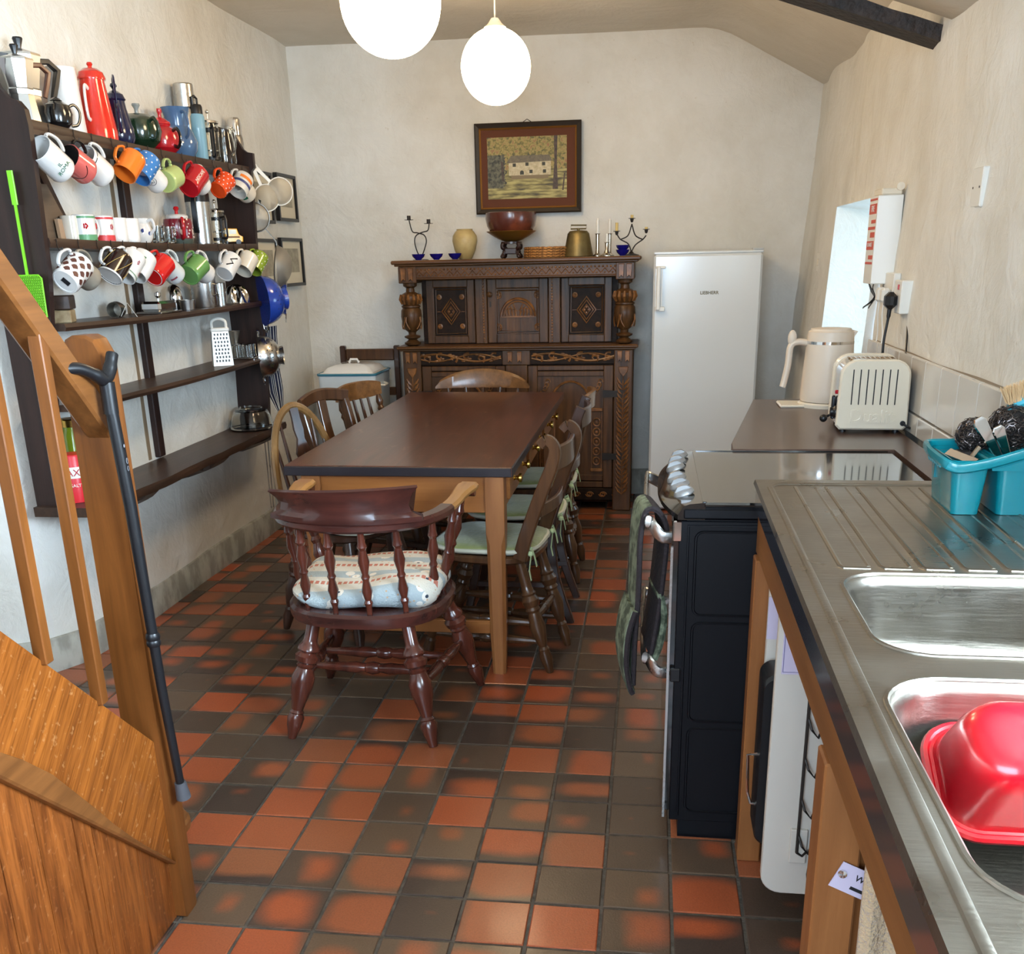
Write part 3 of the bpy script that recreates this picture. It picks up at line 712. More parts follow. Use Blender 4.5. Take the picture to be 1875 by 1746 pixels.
obj('apron', G().box((-1.157, 5.26, .615), (-.561, 5.282, TZ-.036), .002), PINEX, tb)
obj('apron', G().box((-1.215, 3.43, .615), (-1.193, 5.24, TZ-.036), .002), PINEY, tb)
ap = obj('apron', G().box((-.527, 3.43, .615), (-.505, 5.24, TZ-.036), .002), PINEY, tb)
for y0 in (3.50, 4.12, 4.74):
    d = obj('drawer', G().box((-.507, y0, .635), (-.492, y0+.50, .732), .003), PINEY, tb)
    for q in (.12, .38):
        obj('knob', G().lathe([(.012, 0), (.007, .006), (.008, .014), (.018, .022), (.017, .030), (0, .034)], 12, T(-.493, y0+q, .69) @ roty(pi/2)), BRASS, d)
obj('stretcher', G().box((-1.16, 3.384, .155), (-.558, 3.404, .205), .003), PINEX, tb)
obj('stretcher', G().box((-1.16, 5.26, .155), (-.558, 5.282, .205), .003), PINEX, tb)
obj('stretcher', G().box((-.885, 3.404, .165), (-.835, 5.262, .195), .003), PINEY, tb)

# ================================================================ CHAIRS
LEGP = [(0, .013), (.03, .016), (.14, .024), (.20, .019), (.215, .021), (.24, .015), (.28, .020), (.42, .031), (.55, .022), (.575, .028), (.60, .024), (.62, .029), (.66, .033), (.70, .024), (.72, .028), (.74, .022), (.80, .020), (1, .019)]
SPINP = [(0, .009), (.10, .009), (.16, .014), (.19, .010), (.30, .017), (.42, .010), (.46, .014), (.50, .010), (.64, .018), (.78, .011), (.82, .016), (.87, .012), (1, .009)]
def place(o, x, y, rz): o.location = (x, y, 0); o.rotation_euler = (0, 0, rz); return o
# captain's armchair: faces +y (its back towards the camera)
ch = thing('captains_armchair', 'red stained captain\'s armchair with spindle back, at the near end of the table', 'chair', (-.885, 3.02, 0), radians(-2))
def dshape(w, y0, y1, n=28, k=2.6):
    return [((w*(1 if c >= 0 else -1)*abs(c)**(2/k)), ((y0+y1)/2+(y1-y0)/2*(1 if s >= 0 else -1)*abs(s)**(2/k))) for c, s in [(cos(2*pi*i/n), sin(2*pi*i/n)) for i in range(n)]]
g = G(); D = dshape(.262, -.255, .265, 36)
def lp(sc, z): return [(x*sc, y*sc, z) for x, y in D]
g.loft([lp(.93, .388), lp(.985, .394), lp(1, .410), lp(1, .428), lp(.96, .437), lp(.6, .428), lp(.2, .425)])
obj('seat', g, REDWOODX, ch)
LEGB = [(0, .014), (.05, .018), (.10, .024), (.17, .028), (.205, .022), (.215, .024), (.235, .019), (.30, .024), (.42, .036), (.50, .038), (.575, .026), (.595, .030), (.61, .024), (.63, .036), (.67, .039), (.70, .028), (.72, .036), (.745, .034), (.77, .026), (.80, .022), (1, .021)]
ft = {'rl': (-.235, -.235), 'rr': (.240, -.235), 'fl': (-.28, .265), 'fr': (.295, .265)}
tp = {'rl': (-.150, -.150), 'rr': (.150, -.150), 'fl': (-.185, .175), 'fr': (.185, .175)}
def lerp3(a, b, t): return tuple(a[i]+(b[i]-a[i])*t for i in range(3))
leg3 = {}
for k in ft:
    a = (*ft[k], 0); b = (*tp[k], .402); leg3[k] = (a, b); obj('leg', G().turn(a, b, LEGB, 18), REDWOOD, ch)
def at_h(k, z): a, b = leg3[k]; return lerp3(a, b, z/.402)
STR = [(0, .010), (.15, .014), (.36, .020), (.44, .014), (.45, .018), (.5, .022), (.55, .018), (.56, .014), (.64, .020), (.85, .014), (1, .010)]
obj('stretcher', G().turn(at_h('rl', .19), at_h('fl', .19), STR, 12), REDWOOD, ch)
obj('stretcher', G().turn(at_h('rr', .19), at_h('fr', .19), STR, 12), REDWOOD, ch)
for t in (.30, .62):
    obj('stretcher', G().turn(lerp3(at_h('rl', .19), at_h('fl', .19), t), lerp3(at_h('rr', .19), at_h('fr', .19), t), STR, 12), REDWOOD, ch)
# arm bow, U in plan, widening to the hand rests
AZ = .735
bow = [(-.285, .215, AZ+.012), (-.285, .14, AZ+.008), (-.270, .02, AZ-.006), (-.245, -.11, AZ-.012), (-.170, -.215, AZ-.014), (0, -.262, AZ-.016), (.170, -.215, AZ-.014), (.245, -.11, AZ-.012), (.270, .02, AZ-.006), (.280, .14, AZ+.008), (.288, .215, AZ+.012)]
bs = spline(bow, 6); n = len(bs)
wd = []
for i, p in enumerate(bs):
    t = abs(i/(n-1)-.5)*2; wd.append(.052 if t < .7 else .052+.022*min(1, (t-.7)/.2) if t < .93 else .066)
mid = [p for p in bs if p.y < -.02]; i0 = bs.index(mid[0]); i1 = bs.index(mid[-1])
obj('back_bow', G().band(bs[i0:i1+1], wd[i0:i1+1], .030, bev=.008), REDWOODX, ch)
obj('arm', G().band(bs[:i0+1], wd[:i0+1], .026, bev=.009), ARMW, ch); obj('arm', G().band(bs[i1:], wd[i1:], .026, bev=.009), ARMW, ch)
for s in (-1, 1): obj('arm_scroll', G().cyl((s*.285-.022, .215, AZ-.008), (s*.285+.022, .215, AZ-.008), .017), REDWOOD, ch)
# crest: deep curved board, waisted at the ends above a stepped foot
g = G(); loops = []
for k in range(33):
    t = -1+2*k/32; y = -.270+.070*t*t; loops.append([])
    for zz, half, yo in ((0, .232, .018), (0, .238, -.018), (.016, .236, -.020), (.028, .205, -.018), (.052, .198, -.020), (.078, .214, -.026), (.096, .232, -.034), (.102, .228, -.028), (.098, .222, -.014), (.060, .196, .0), (.026, .205, .006), (.014, .230, .018)):
        loops[-1].append((half*t, y+yo*(1 if yo > 0 else 1), AZ-.002+zz+(.006*(1-t*t) if zz > .07 else 0)+.010*t*(zz > .07)))
g.loft(loops); obj('crest_rail', g, REDWOODX, ch)
def bowpt(t): i = t*(n-1); a = int(i); return bs[a].lerp(bs[min(a+1, n-1)], i-a)
for t, (sx_, sy_) in zip((.30, .41, .47, .53, .59, .70), ((-.220, -.06), (-.160, -.180), (-.055, -.218), (.055, -.218), (.160, -.180), (.220, -.06))):
    p = bowpt(t if abs(t-.5) > .2 else .5+(t-.5)*1.0); obj('spindle', G().turn((sx_, sy_, .43), (p.x*.97, p.y*.97, p.z-.012), SPINP, 12), REDWOOD, ch)
for s in (-1, 1): obj('arm_post', G().turn((s*.205, .12, .43), (s*.275, .15, AZ-.004), [(t, r*1.35) for t, r in SPINP], 12), REDWOOD, ch)
for s in (-1, 1): obj('spindle', G().turn((s*.225, .035, .43), (s*.272, .04, AZ-.012), SPINP, 12), REDWOOD, ch)
# cushion on the captain's chair
def cushion(w, d, h, n=20, k=3.2, wob=.012, seed=0, f=9):
    g = G(); loops = []; B = dshape(w, -d, d, n*2, k); L = 9
    for j in range(L+1):
        a = pi*j/L; sc = .55+.45*sin(a)**.5 if 0 < j < L else .15; z = -h/2*cos(a)
        loops.append([(x*sc, y*sc, z + wob*nz3(x*sc+seed, y*sc, z, f)*(1 if 0 < j < L else .4)) for x, y in B])
    return g.loft(loops)
def knit():
    m = mat('patterned knit cushion', (214, 206, 190), .85, bump=.5, bs=220); t = NT(m); p = t.n['Principled BSDF']
    tc = t.add('ShaderNodeTexCoord'); s = t.add('ShaderNodeSeparateXYZ'); t.link(tc.outputs['Object'], s.inputs[0])
    v = t.math('FRACT', t.math('MULTIPLY', t.math('ADD', s.outputs[1], t.math('MULTIPLY', t.math('SINE', t.math('MULTIPLY', s.outputs[0], 14)), .004)), 7.4))
    stripe = t.math('COMPARE', v, .10, .07); band = t.math('COMPARE', v, .55, .17)
    zig = t.math('PINGPONG', t.math('MULTIPLY', s.outputs[0], 110), 1.0); sg = t.math('MULTIPLY', stripe, t.math('GREATER_THAN', zig, .35))
    vo = t.add('ShaderNodeTexVoronoi', i_Scale=15); t.link(tc.outputs['Object'], vo.inputs['Vector'])
    vo2 = t.add('ShaderNodeTexVoronoi', i_Scale=44); t.link(tc.outputs['Object'], vo2.inputs['Vector'])
    c = t.mix(t.math('MULTIPLY', band, .85), lin((212, 206, 192)), lin((158, 174, 180)))
    c = t.mix(sg, c, lin((188, 116, 96)))
    c = t.mix(t.math('MULTIPLY', band, t.math('LESS_THAN', vo.outputs['Distance'], .26)), c, lin((230, 224, 212)))
    c = t.mix(t.math('LESS_THAN', vo.outputs['Distance'], .09), c, lin((50, 60, 74)))
    c = t.mix(t.math('MULTIPLY', t.math('LESS_THAN', vo2.outputs['Distance'], .16), .7), c, lin((196, 150, 96)))
    t.link(c, p.inputs['Base Color']); return m
o = obj('seat_cushion', cushion(.245, .205, .085, seed=2, wob=.030, k=4.2, f=7), knit(), loc=(-.885, 3.03, .477), rot=(radians(2), radians(-2), radians(3)))
tag(o, 'cream and blue patterned knitted cushion on the captain\'s armchair', 'cushion')
CUSHG = mat('green velour', (118, 128, 66), .9, col2=(150, 158, 100), ns=7, sheen=.5, bump=.3, bs=60)
CUSHE = mat('cushion piping', (196, 196, 178), .9)
TIE = mat('pale green ribbon', (178, 196, 150), .8)
def seat_pad(label, x, y, z, rz, w=.20, d=.19, ties=()):
    t = thing('seat_pad', label, 'cushion', (x, y, z), rz, 'green tie-on seat pads')
    obj('pad', cushion(w, d, .036, seed=x*3, k=3.6, wob=.006), CUSHG, t, (0, 0, .018))
    B = dshape(w*.99, -d*.99, d*.99, 40, 3.6); obj('piping', G().tube([(a, b, .016+.004*nz3(a, b, x, 9)) for a, b in B], .009, 6, closed=True), CUSHE, t)
    for (a, b) in ties:
        obj('tie', G().band([(a, b, .015), (a-.02, b+.004, .02), (a-.03, b, .0), (a-.026, b+.01, -.05), (a-.034, b+.012, -.085)], .012, .002, up=(1, 0, 0)).band([(a, b, .015), (a-.03, b-.008, .03), (a-.04, b-.012, .0), (a-.046, b-.02, -.04)], .012, .002, up=(1, 0, 0)).ball((a-.028, b, .012), .011, n=8, m=5), TIE, t)
    return t
# generic kitchen-chair parts; local frame: back at -x, sitter faces +x
def chair_base(t, sw, sd, z, m, mleg, turned=True, rear_turned=True, prof=LEGP, seatshape=3.0, foot=.05, hs=.19, fy=.6):
    B = [(x, y) for y, x in dshape(sw, -sd, sd, 32, seatshape)]
    def lp(s, zz): return [(x*s, y*s, zz) for x, y in B]
    obj('seat', G().loft([lp(.93, z-.034), lp(1, z-.024), lp(1, z-.008), lp(.95, z), lp(.5, z-.008), lp(.1, z-.010)]), m, t)
    L = {}
    for k, sx, sy in (('f', 1, -1), ('F', 1, 1), ('r', -1, -1), ('R', -1, 1)):
        if k in 'rR' and not rear_turned: continue
        a = (sx*(sd*.86+foot), sy*(sw*.80+foot*fy), 0); b = (sx*sd*.70, sy*sw*.66, z-.03); L[k] = (a, b)
        obj('leg', G().turn(a, b, prof, 14) if turned else G().band([a, b], .034, .034, up=(1, 0, 0), bev=.004), mleg, t)
    at = lambda k, zz: lerp3(L[k][0], L[k][1], zz/(z-.03))
    if rear_turned:
        for a, b, hh in (('f', 'r', hs), ('F', 'R', hs), ('f', 'r', hs-.07), ('F', 'R', hs-.07)): obj('stretcher', G().turn(at(a, hh), at(b, hh), STR, 10), mleg, t)
        obj('stretcher', G().turn(at('f', hs+.04), at('F', hs+.04), STR, 10), mleg, t)
        obj('stretcher', G().turn(at('r', hs+.02), at('R', hs+.02), STR, 10), mleg, t)
    return L
def sabre(t, y, m, z=.45, top=.87, xb=-.17, lean=.10, w=.030, d=.042, foot=-.06):
    """one-piece rear leg and stile"""
    P = spline([(xb+foot, y*1.03, 0), (xb+.01, y, z*.5), (xb+.02, y, z), (xb-.02, y, z+.14), (xb-lean*.8, y, top-.06), (xb-lean, y, top)], 5)
    return obj('stile', G().band(P, w, [.030+(d-.030)*min(1, k/8) for k in range(len(P))], up=(1, 0, 0), bev=.004), m, t)
# --- right side, chair nearest the camera: scroll-top stiles on turned legs
def chair_scroll(t, m=BRWOOD):
    chair_base(t, .20, .19, .45, m, m, foot=.085, fy=-.2)
    for s in (-1, 1):
        P = spline([(-.145, s*.165, .44), (-.170, s*.165, .53), (-.225, s*.165, .68), (-.268, s*.165, .79), (-.275, s*.165, .845), (-.248, s*.165, .872), (-.224, s*.165, .852)], 5)
        obj('stile', G().band(P, .026, [.052-.018*k/(len(P)-1) for k in range(len(P))], up=(1, 0, 0), bev=.004), m, t)
    P = [(-.250+.0*y, y, .815) for y in (-.155, 0, .155)]; C_ = [(-.262-.022*cos(pi*y/.34), y, .80) for y in [-.16+.02*k for k in range(17)]]
    obj('top_rail', G().band(C_, .016, .085, bev=.004), m, t)
    obj('cross_rail', G().band([(x+.045, y, .62) for x, y, z in C_], .014, .045, bev=.003), m, t)
# --- middle chair: sabre stiles running to the floor
def chair_sabre(t, m=DBWOOD):
    chair_base(t, .20, .19, .44, m, m, turned=False, rear_turned=False)
    for s in (-1, 1): sabre(t, s*.165, m, .44, .90)
    C_ = [(-.262-.03*cos(pi*y/.36), y, .855) for y in [-.165+.0206*k for k in range(17)]]
    obj('top_rail', G().band(C_, .016, .075, bev=.005), m, t); obj('cross_rail', G().band([(x+.045, y, .66) for x, y, z in C_], .014, .04, bev=.003), m, t)
    obj('seat_rail', G().box((-.15, -.165, .385), (.15, -.150, .425), .003).box((-.15, .150, .385), (.15, .165, .425), .003).box((-.165, -.16, .385), (-.15, .16, .425), .003), m, t)
    for s in (-1, 1): obj('stretcher', G().box((-.19, s*.158-.008, .15), (.20, s*.158+.008, .175), .003), m, t)
    obj('stretcher', G().box((-.01, -.155, .15), (.012, .155, .172), .003), m, t)
# --- spindle back with broad top rail
def chair_spindle(t, m=BRWOOD, mt=ELM, n=4, top=.87, tall=.10):
    chair_base(t, .20, .19, .45, m, m)
    C_ = [(-.235-.035*cos(pi*y/.40), y, top-tall/2) for y in [-.19+.02375*k for k in range(17)]]
    g = G(); loops = []
    for k, (x, y, z) in enumerate(C_):
        e = abs(k-8)/8; h = tall/2*(1-.30*e**3); loops.append([(x-.010, y, z-h*.8), (x+.010, y, z-h*.8), (x+.006, y, z+h*.9), (x-.002, y, z+h), (x-.014, y, z+h*.9)])
    g.loft(loops); obj('top_rail', g, mt, t)
    for s in (-1, 1): obj('outer_post', G().turn((-.155, s*.150, .44), (-.235, s*.165, top-tall*.8), [(0, .013), (.12, .015), (.18, .022), (.22, .014), (.30, .021), (.42, .013), (.75, .013), (.80, .020), (.84, .013), (.90, .020), (1, .012)], 12), m, t)
    for k in range(n):
        y = -.095+.19*k/(n-1); obj('spindle', G().turn((-.165, y, .44), (-.255, y, top-tall*.85), [(0, .007), (.5, .011), (1, .007)], 8), m, t)
# --- wheelback windsor: hoop, sticks and a pierced splat
def chair_wheel(t, m=DBWOOD, mh=ELMZ):
    chair_base(t, .205, .195, .45, m, m)
    H = []
    for k in range(33):
        a = pi*k/32; H.append((-.18-.10*sin(a)**.8, .172*cos(a), .45+.455*sin(a)**.72))
    obj('hoop', G().tube(H, [(.013, .017)]*33, 8, flat=(1, 0, 0)), mh, t)
    for y in (-.13, -.085, .085, .13): 
        zt = .45+.455*(1-(y/.172)**2)**.36-.012; obj('stick', G().turn((-.165, y*.85, .44), (-.18-.10*(zt-.45)/.47, y, zt), [(0, .007), (.4, .009), (1, .006)], 8), m, t)
    out = [(0, .028), (.10, .030), (.16, .022), (.26, .040), (.34, .044), (.42, .036), (.46, .022), (.52, .030), (.60, .040), (.66, .028), (.72, .018), (.80, .024), (.90, .020), (1, .022)]
    L = [(w, t_) for t_, w in out]+[(-w, t_) for t_, w in out[::-1]]; L = [(a, .44+.465*b) for a, b in L]
    wc = (0, .44+.465*.34)
    holes = []
    for k in range(6):
        a0 = k*60+8; a1 = a0+44; holes.append([(wc[0]+.030*cos(radians(a)), wc[1]+.030*sin(radians(a))) for a in (a0, (a0+a1)/2, a1)]+[(wc[0]+.010*cos(radians(a)), wc[1]+.010*sin(radians(a))) for a in (a1-6, a0+6)])
    holes.append([(-.009, .44+.465*.56), (.009, .44+.465*.56), (0, .44+.465*.61)])
    g = G(); g.flat([L]+holes, 0, 'y'); i = len(g.v); V = [v.copy() for v in g.v]; F = list(g.f)
    g.add([v+Vector((0, .010, 0)) for v in V], F); k0 = 0
    for lp_ in [L]+holes:
        nl = len(lp_)
        for q in range(nl): g.f.append((k0+q, k0+(q+1) % nl, i+k0+(q+1) % nl, i+k0+q)); g.mi.append(0)
        k0 += nl
    for v in g.v: tt = (v.z-.44)/.465; v.x, v.y = -.165-.115*tt+v.y, v.x
    obj('pierced_splat', g, m, t, sharp=40)
# --- open square back with one curved splat
def chair_splat(t, m=DBWOOD, mt=BRWOOD):
    chair_base(t, .20, .19, .44, m, m, turned=False, rear_turned=False)
    for s in (-1, 1): sabre(t, s*.168, mt, .44, .845, lean=.09, w=.036)
    C_ = [(-.250-.03*cos(pi*y/.38), y, .862+.022*cos(pi*y/.36)) for y in [-.185+.0231*k for k in range(17)]]
    obj('top_rail', G().band(C_, .022, .058, bev=.007), mt, t)
    P = spline([(-.155, 0, .44), (-.17, 0, .55), (-.235, 0, .70), (-.268, 0, .86)], 5); obj('back_splat', G().band(P, [.058]*len(P), .012, up=(1, 0, 0), bev=.002), mt, t)
    obj('cross_rail', G().box((-.19, -.16, .545), (-.172, .16, .585), .003), m, t)
    for s in (-1, 1): obj('stretcher', G().box((-.19, s*.158-.008, .15), (.20, s*.158+.008, .175), .003), m, t)

t = thing('scroll_back_chair', 'dark chair with scrolled stiles, nearest on the cooker side of the table', 'chair'); chair_scroll(t); place(t, -.565, 3.585, pi-.15)
t = thing('sabre_leg_chair', 'dark straight-backed chair with curved rear legs, middle of the cooker side', 'chair'); chair_sabre(t); place(t, -.535, 4.115, pi)
t = thing('spindle_back_chair', 'brown spindle-backed chair, farthest on the cooker side of the table', 'chair'); chair_spindle(t, tall=.085, top=.885); place(t, -.530, 4.675, pi)
t = thing('wheelback_chair', 'hoop-backed chair with pierced splat, nearest on the shelf side of the table', 'chair'); chair_wheel(t); place(t, -1.215, 3.845, -.50)
t = thing('splat_back_chair', 'dark chair with one plain curved splat, middle of the shelf side', 'chair'); chair_splat(t); place(t, -1.245, 4.405, -.30)
t = thing('spindle_back_chair', 'spindle-backed chair with golden top rail, farthest on the shelf side', 'chair'); chair_spindle(t, top=.875, tall=.10); place(t, -1.26, 4.97, -.34)
# end chair behind the table, its back to the sideboard
t = thing('bow_back_armchair', 'golden wooden chair with broad arched top rail, at the sideboard end', 'chair')
chair_base(t, .23, .20, .44, BRWOOD, BRWOOD)
g = G(); loops = []
for k in range(25):
    u = -1+2*k/24; y = .268*u; x = -.215-.045*(1-u*u)
    zc = .775; h = .008+.092*(1-u*u)**.62
    loops.append([(x-.012, y, zc-.004), (x+.012, y, zc-.004), (x+.010, y, zc+h*.8), (x, y, zc+h), (x-.014, y, zc+h*.8)])
obj('top_rail', g.loft(loops), ELM, t)
for q in (-.20, -.10, 0, .10, .20): obj('spindle', G().turn((-.17, q*.8, .43), (-.235, q, .775), [(0, .008), (.5, .014), (1, .008)], 8), BRWOOD, t)
place(t, -.937, 5.42, -pi/2)
# green pads
seat_pad('green seat pad with pale piping, on the wheelback chair by the shelf', -1.18, 3.83, .45, -.50, ties=((-.16, -.15),))
seat_pad('green seat pad with hanging ribbon tie, on the nearest chair cooker side', -.575, 3.585, .45, pi-.15, ties=((-.165, .16), (-.165, -.16)))
seat_pad('green seat pad tied to the middle chair on the cooker side', -.545, 4.115, .44, pi, ties=((-.17, .165), (-.17, -.165)))
seat_pad('green seat pad tied to the farthest chair on the cooker side', -.54, 4.675, .45, pi, ties=((-.165, .16), (-.165, -.16)))
seat_pad('green seat pad on the plain splat chair, shelf side', -1.235, 4.40, .44, -.30)
seat_pad('green seat pad on the farthest shelf-side chair', -1.25, 4.97, .45, -.34)
# plain chair in the back corner with an enamel bin on it
t = thing('corner_chair', 'plain dark square-backed chair in the back left corner, holding the enamel bin', 'chair')
for x in (-1.93, -1.585): obj('stile', G().box((x, 6.20, 0), (x+.036, 6.24, .965), .006), DBWOOD, t)
obj('top_rail', G().box((-1.894, 6.207, .875), (-1.585, 6.230, .945), .006), BRWOOD, t); obj('cross_rail', G().box((-1.894, 6.21, .66), (-1.585, 6.228, .71), .004), BRWOOD, t)
obj('seat', G().box((-1.945, 5.84, .435), (-1.545, 6.24, .462), .008), BRWOOD, t)
for x in (-1.93, -1.585): obj('leg', G().box((x, 5.86, 0), (x+.036, 5.896, .437), .004), DBWOOD, t)
obj('stretcher', G().box((-1.90, 5.87, .18), (-1.585, 5.885, .21), .003), DBWOOD, t)
CBIN = mat('pale blue enamel', (206, 214, 216), .2, coat=.4)
t = thing('enamel_bread_bin', 'pale enamel bread bin with blue rim and domed lid, on the corner chair', 'bin')
R0 = rrect(-1.93, 5.80, -1.615, 6.15, .03); R1 = rrect(-1.952, 5.785, -1.60, 6.165, .03)
obj('body', G().loft([[(x, y, .464) for x, y in R0], [(x, y, .83) for x, y in R1]], cap1=False), CBIN, t)
obj('rim', G().tube([(x, y, .832) for x, y in R1], .008, 6, closed=True), mat('teal blue enamel rim', (60, 120, 140), .25, coat=.4), t)
cx_, cy_ = -1.775, 5.975
def sc(R, s, z): return [(cx_+(x-cx_)*s, cy_+(y-cy_)*s, z) for x, y in R]
ld = obj('lid', G().loft([sc(R1, .99, .836), sc(R1, .86, .842), sc(R1, .74, .868), sc(R1, .5, .882), sc(R1, .1, .884)]), WGLAZE, t)
obj('knob', G().tube([(cx_-.03, cy_, .885), (cx_-.02, cy_, .905), (cx_+.02, cy_, .905), (cx_+.03, cy_, .885)], .007, 8), WGLAZE, ld)
obj('side_handle', G().tube([(-1.603, 5.88, .765), (-1.575, 5.90, .76), (-1.575, 5.98, .76), (-1.603, 6.0, .765)], .006, 8), CREAMP, t)
# ================================================================ WALL SHELF UNIT
SH = {'top': 1.905, 'mug': 1.555, 'mid': 1.285, 'low': 1.017, 'base': .668}
rack = thing('wall_shelf_unit', 'old dark wooden wall shelves with mug hooks along the left wall', 'shelf')
XW, XF = -2.145, -1.945
def endboard(y0, y1, up):
    P = [(XW, .665), (XF-.10 if up else XF-.03, .665), (XF-.07 if up else XF-.015, .98), (XF-.01, 1.45), (XF+.005, 1.885)]
    P += [(XF, 1.93), (XF-.02, 1.955), (XF-.05, 1.965), (XF-.075, 1.995), (XF-.11, 2.07 if up else 2.01), (XW, 2.10 if up else 2.03)] if up else [(XF+.02, 1.90), (XF+.02, 1.965), (XF-.01, 1.97), (XF-.03, 1.985), (XF-.055, 2.03), (XF-.09, 2.07), (XW, 2.10)]
    return G().prism([(x, z) for x, z in P], 'y', y0, y1, 0)
obj('end_board', endboard(3.19, 3.215, 1), SHELFZ, rack)
obj('end_board', endboard(5.03, 5.055, 0), SHELFZ, rack)
def board(z, x1, y0=3.215, y1=5.03, th=.024, wav=.004, up=0):
    g = G(); loops = []
    for k in range(31):
        y = y0+(y1-y0)*k/30; e = wav*nz3(y, z*5, 0, 5); sag = -.008*sin(pi*k/30)
        loops.append([(XW+.005, y, z-th+sag), (x1+e, y, z-th+sag), (x1+.004+e, y, z-th*.5+sag), (x1+e, y, z+sag), (XW+.005, y, z+sag)])
    return g.loft(loops)
obj('shelf', board(1.905, XF-.004, th=.032), SHELFW, rack)
obj('shelf', board(1.555, XF-.004, th=.030), SHELFW, rack)
obj('shelf', board(1.285, XF+.002), SHELFW, rack)
obj('shelf', board(1.017, XF+.004), SHELFW, rack)
obj('shelf', board(.668, XF+.035, y0=3.16, y1=5.09, th=.034, wav=.012), SHELFW, rack)
obj('mug_rail', G().box((XF-.016, 3.215, 1.862), (XF-.002, 5.03, 1.878)), SHELFW, rack)
obj('back_post', G().box((-2.155, 4.085, .668), (-2.118, 4.14, 1.90), .004), SHELFZ, rack)
obj('back_batten', G().box((-2.155, 4.02, .668), (-2.138, 4.045, 1.90)), mat('weathered batten', (128, 108, 84), .7), rack)
for y in (3.62, 4.32, 4.98):
    g = G(); i = 0
    loops = []
    for k in range(9):
        t = k/8; w = .05+.012*nz3(y, t, 0, 6); h = .10*(1-t)**.7+.018
        loops.append([(-2.15+.22*t, y-w, .634-h*(.8+.3*nz3(t, y, 2, 8))), (-2.15+.22*t, y+w, .634-h), (-2.15+.22*t, y+w, .634), (-2.15+.22*t, y-w, .634)])
    g.loft(loops); obj('bracket', g, SHELFW, rack, sharp=20)
HOOK = IRON
hookg = G().tube([(0, 0, .03), (0, 0, .008), (.004, 0, -.004), (.010, 0, -.010), (.016, 0, -.006), (.017, 0, .004)], .0017, 5)
hookme = mesh('hook', hookg, HOOK)

# ---------------------------------------------------------------- mugs
def mug_mesh(h=.095, r=.040, taper=0, belly=0, hr=.031, hthk=.0058, foot=.004, rim=None):
    b = G(); P = []
    n = 8
    out = [(r*.93-taper, 0), (r-taper*.8, .006)] + [(r-taper*(1-k/n)+belly*sin(pi*k/n), .006+(h-.008)*k/n) for k in range(1, n)] + [(r, h-.001), (r-.0012, h)]
    inn = [(r-.0032, h-.001)] + [(r-taper*(1-k/4)+belly*sin(pi*k/4)-.0035, .007+(h-.008)*k/4) for k in (3, 2, 1)] + [(r-taper-.010, .006), (0, .0055)]
    b.lathe([(0, .002), (r*.80-taper, .002), (r*.82-taper, 0)]+out+inn, 26)
    hz0, hz1 = h*.20, h*.82; cxx = r-.003
    a = [(cxx-taper*.5, 0, hz0), (cxx+hr*.55, 0, hz0-.002), (cxx+hr*.98, 0, hz0+(hz1-hz0)*.28), (cxx+hr, 0, hz0+(hz1-hz0)*.6), (cxx+hr*.72, 0, hz1-.001), (cxx+hr*.3, 0, hz1+.003), (cxx-.001, 0, hz1)]
    hg = G().tube(spline(a, 4), [(hthk*.8, hthk*1.25)]*25, 8, flat=(1, 0, 0))
    return b, hg
def decal(r, h0, h1, a0, a1, n=10, dr=.0009, taper=0, h=.095):
    """thin curved print that sits on the mug wall"""
    g = G(); vs = []
    for k in range(n+1):
        a = radians(a0+(a1-a0)*k/n)
        for zz in (h0, h1): rr = r-taper*(1-zz/h)+dr; vs.append((rr*cos(a), rr*sin(a), zz))
    g.add(vs, [(2*k, 2*k+2, 2*k+3, 2*k+1) for k in range(n)]); return g
def hang_matrix(y, px, z, tilt, mode, r, hr, h, yaw=0):
    """mug hung by its handle: local x (handle side) up, local z (mouth) towards or away from the room end"""
    cd_ = Vector((.5, -.866, 0)); rt_ = Vector((.866, .5, 0)); k1, k2, k3 = {'open': (.62, -.52, .46), 'base': (-.62, .52, .50), 'down': (.42, -.46, -.62)}[mode]
    A = (cd_*k1+rt_*k2+Vector((0, 0, k3+tilt-.35))).normalized()
    A = (rotz(yaw) @ A)
    U = Vector((0, 0, 1)); U = (U-A*U.dot(A)).normalized(); Y = A.cross(U)
    R = Matrix(((U.x, Y.x, A.x, 0), (U.y, Y.y, A.y, 0), (U.z, Y.z, A.z, 0), (0, 0, 0, 1)))
    hp = R @ Vector((r-.003+hr*.93, 0, h*.55))
    return T(px, y, z)@Matrix.Scale(1.07, 4)@T(-hp)@R
def mug(label, pix, row, mode, m, h=.095, r=.040, taper=0, belly=0, hr=.031, hm=None, extra=None, tilt=.42, yaw=0, name='mug', hthk=.0055, group=None):
    z = SH['top']-.046 if row == 1 else SH['mug']-.044
    y = XP(pix[0], pix[1], XF+.015).y
    b, hg = mug_mesh(h, r, taper, belly, hr, hthk)
    M_ = hang_matrix(y, XF+.016, z, tilt, mode, r, hr, h, yaw)
    t = thing(name, label, 'mug', M=M_, group='mugs hanging from the %s shelf hooks' % ('top' if row == 1 else 'second'))
    obj('body', b, m, t); obj('handle', hg, hm or (m if not isinstance(m, list) else m[0]), t)
    if extra:
        old = set(t.children); extra(t)
        cdir = (CAMP-M_.translation).normalized(); mw = M_; ang = atan2(cdir.dot(mw.col[1].to_3d()), cdir.dot(mw.col[0].to_3d()))
        for o in t.children:
            if o not in old: o.matrix_basis = rotz(ang+pi/2) @ o.matrix_basis
    obj('hook', hookme, None, rack, (XF+.001, y, z+.012))
    return t
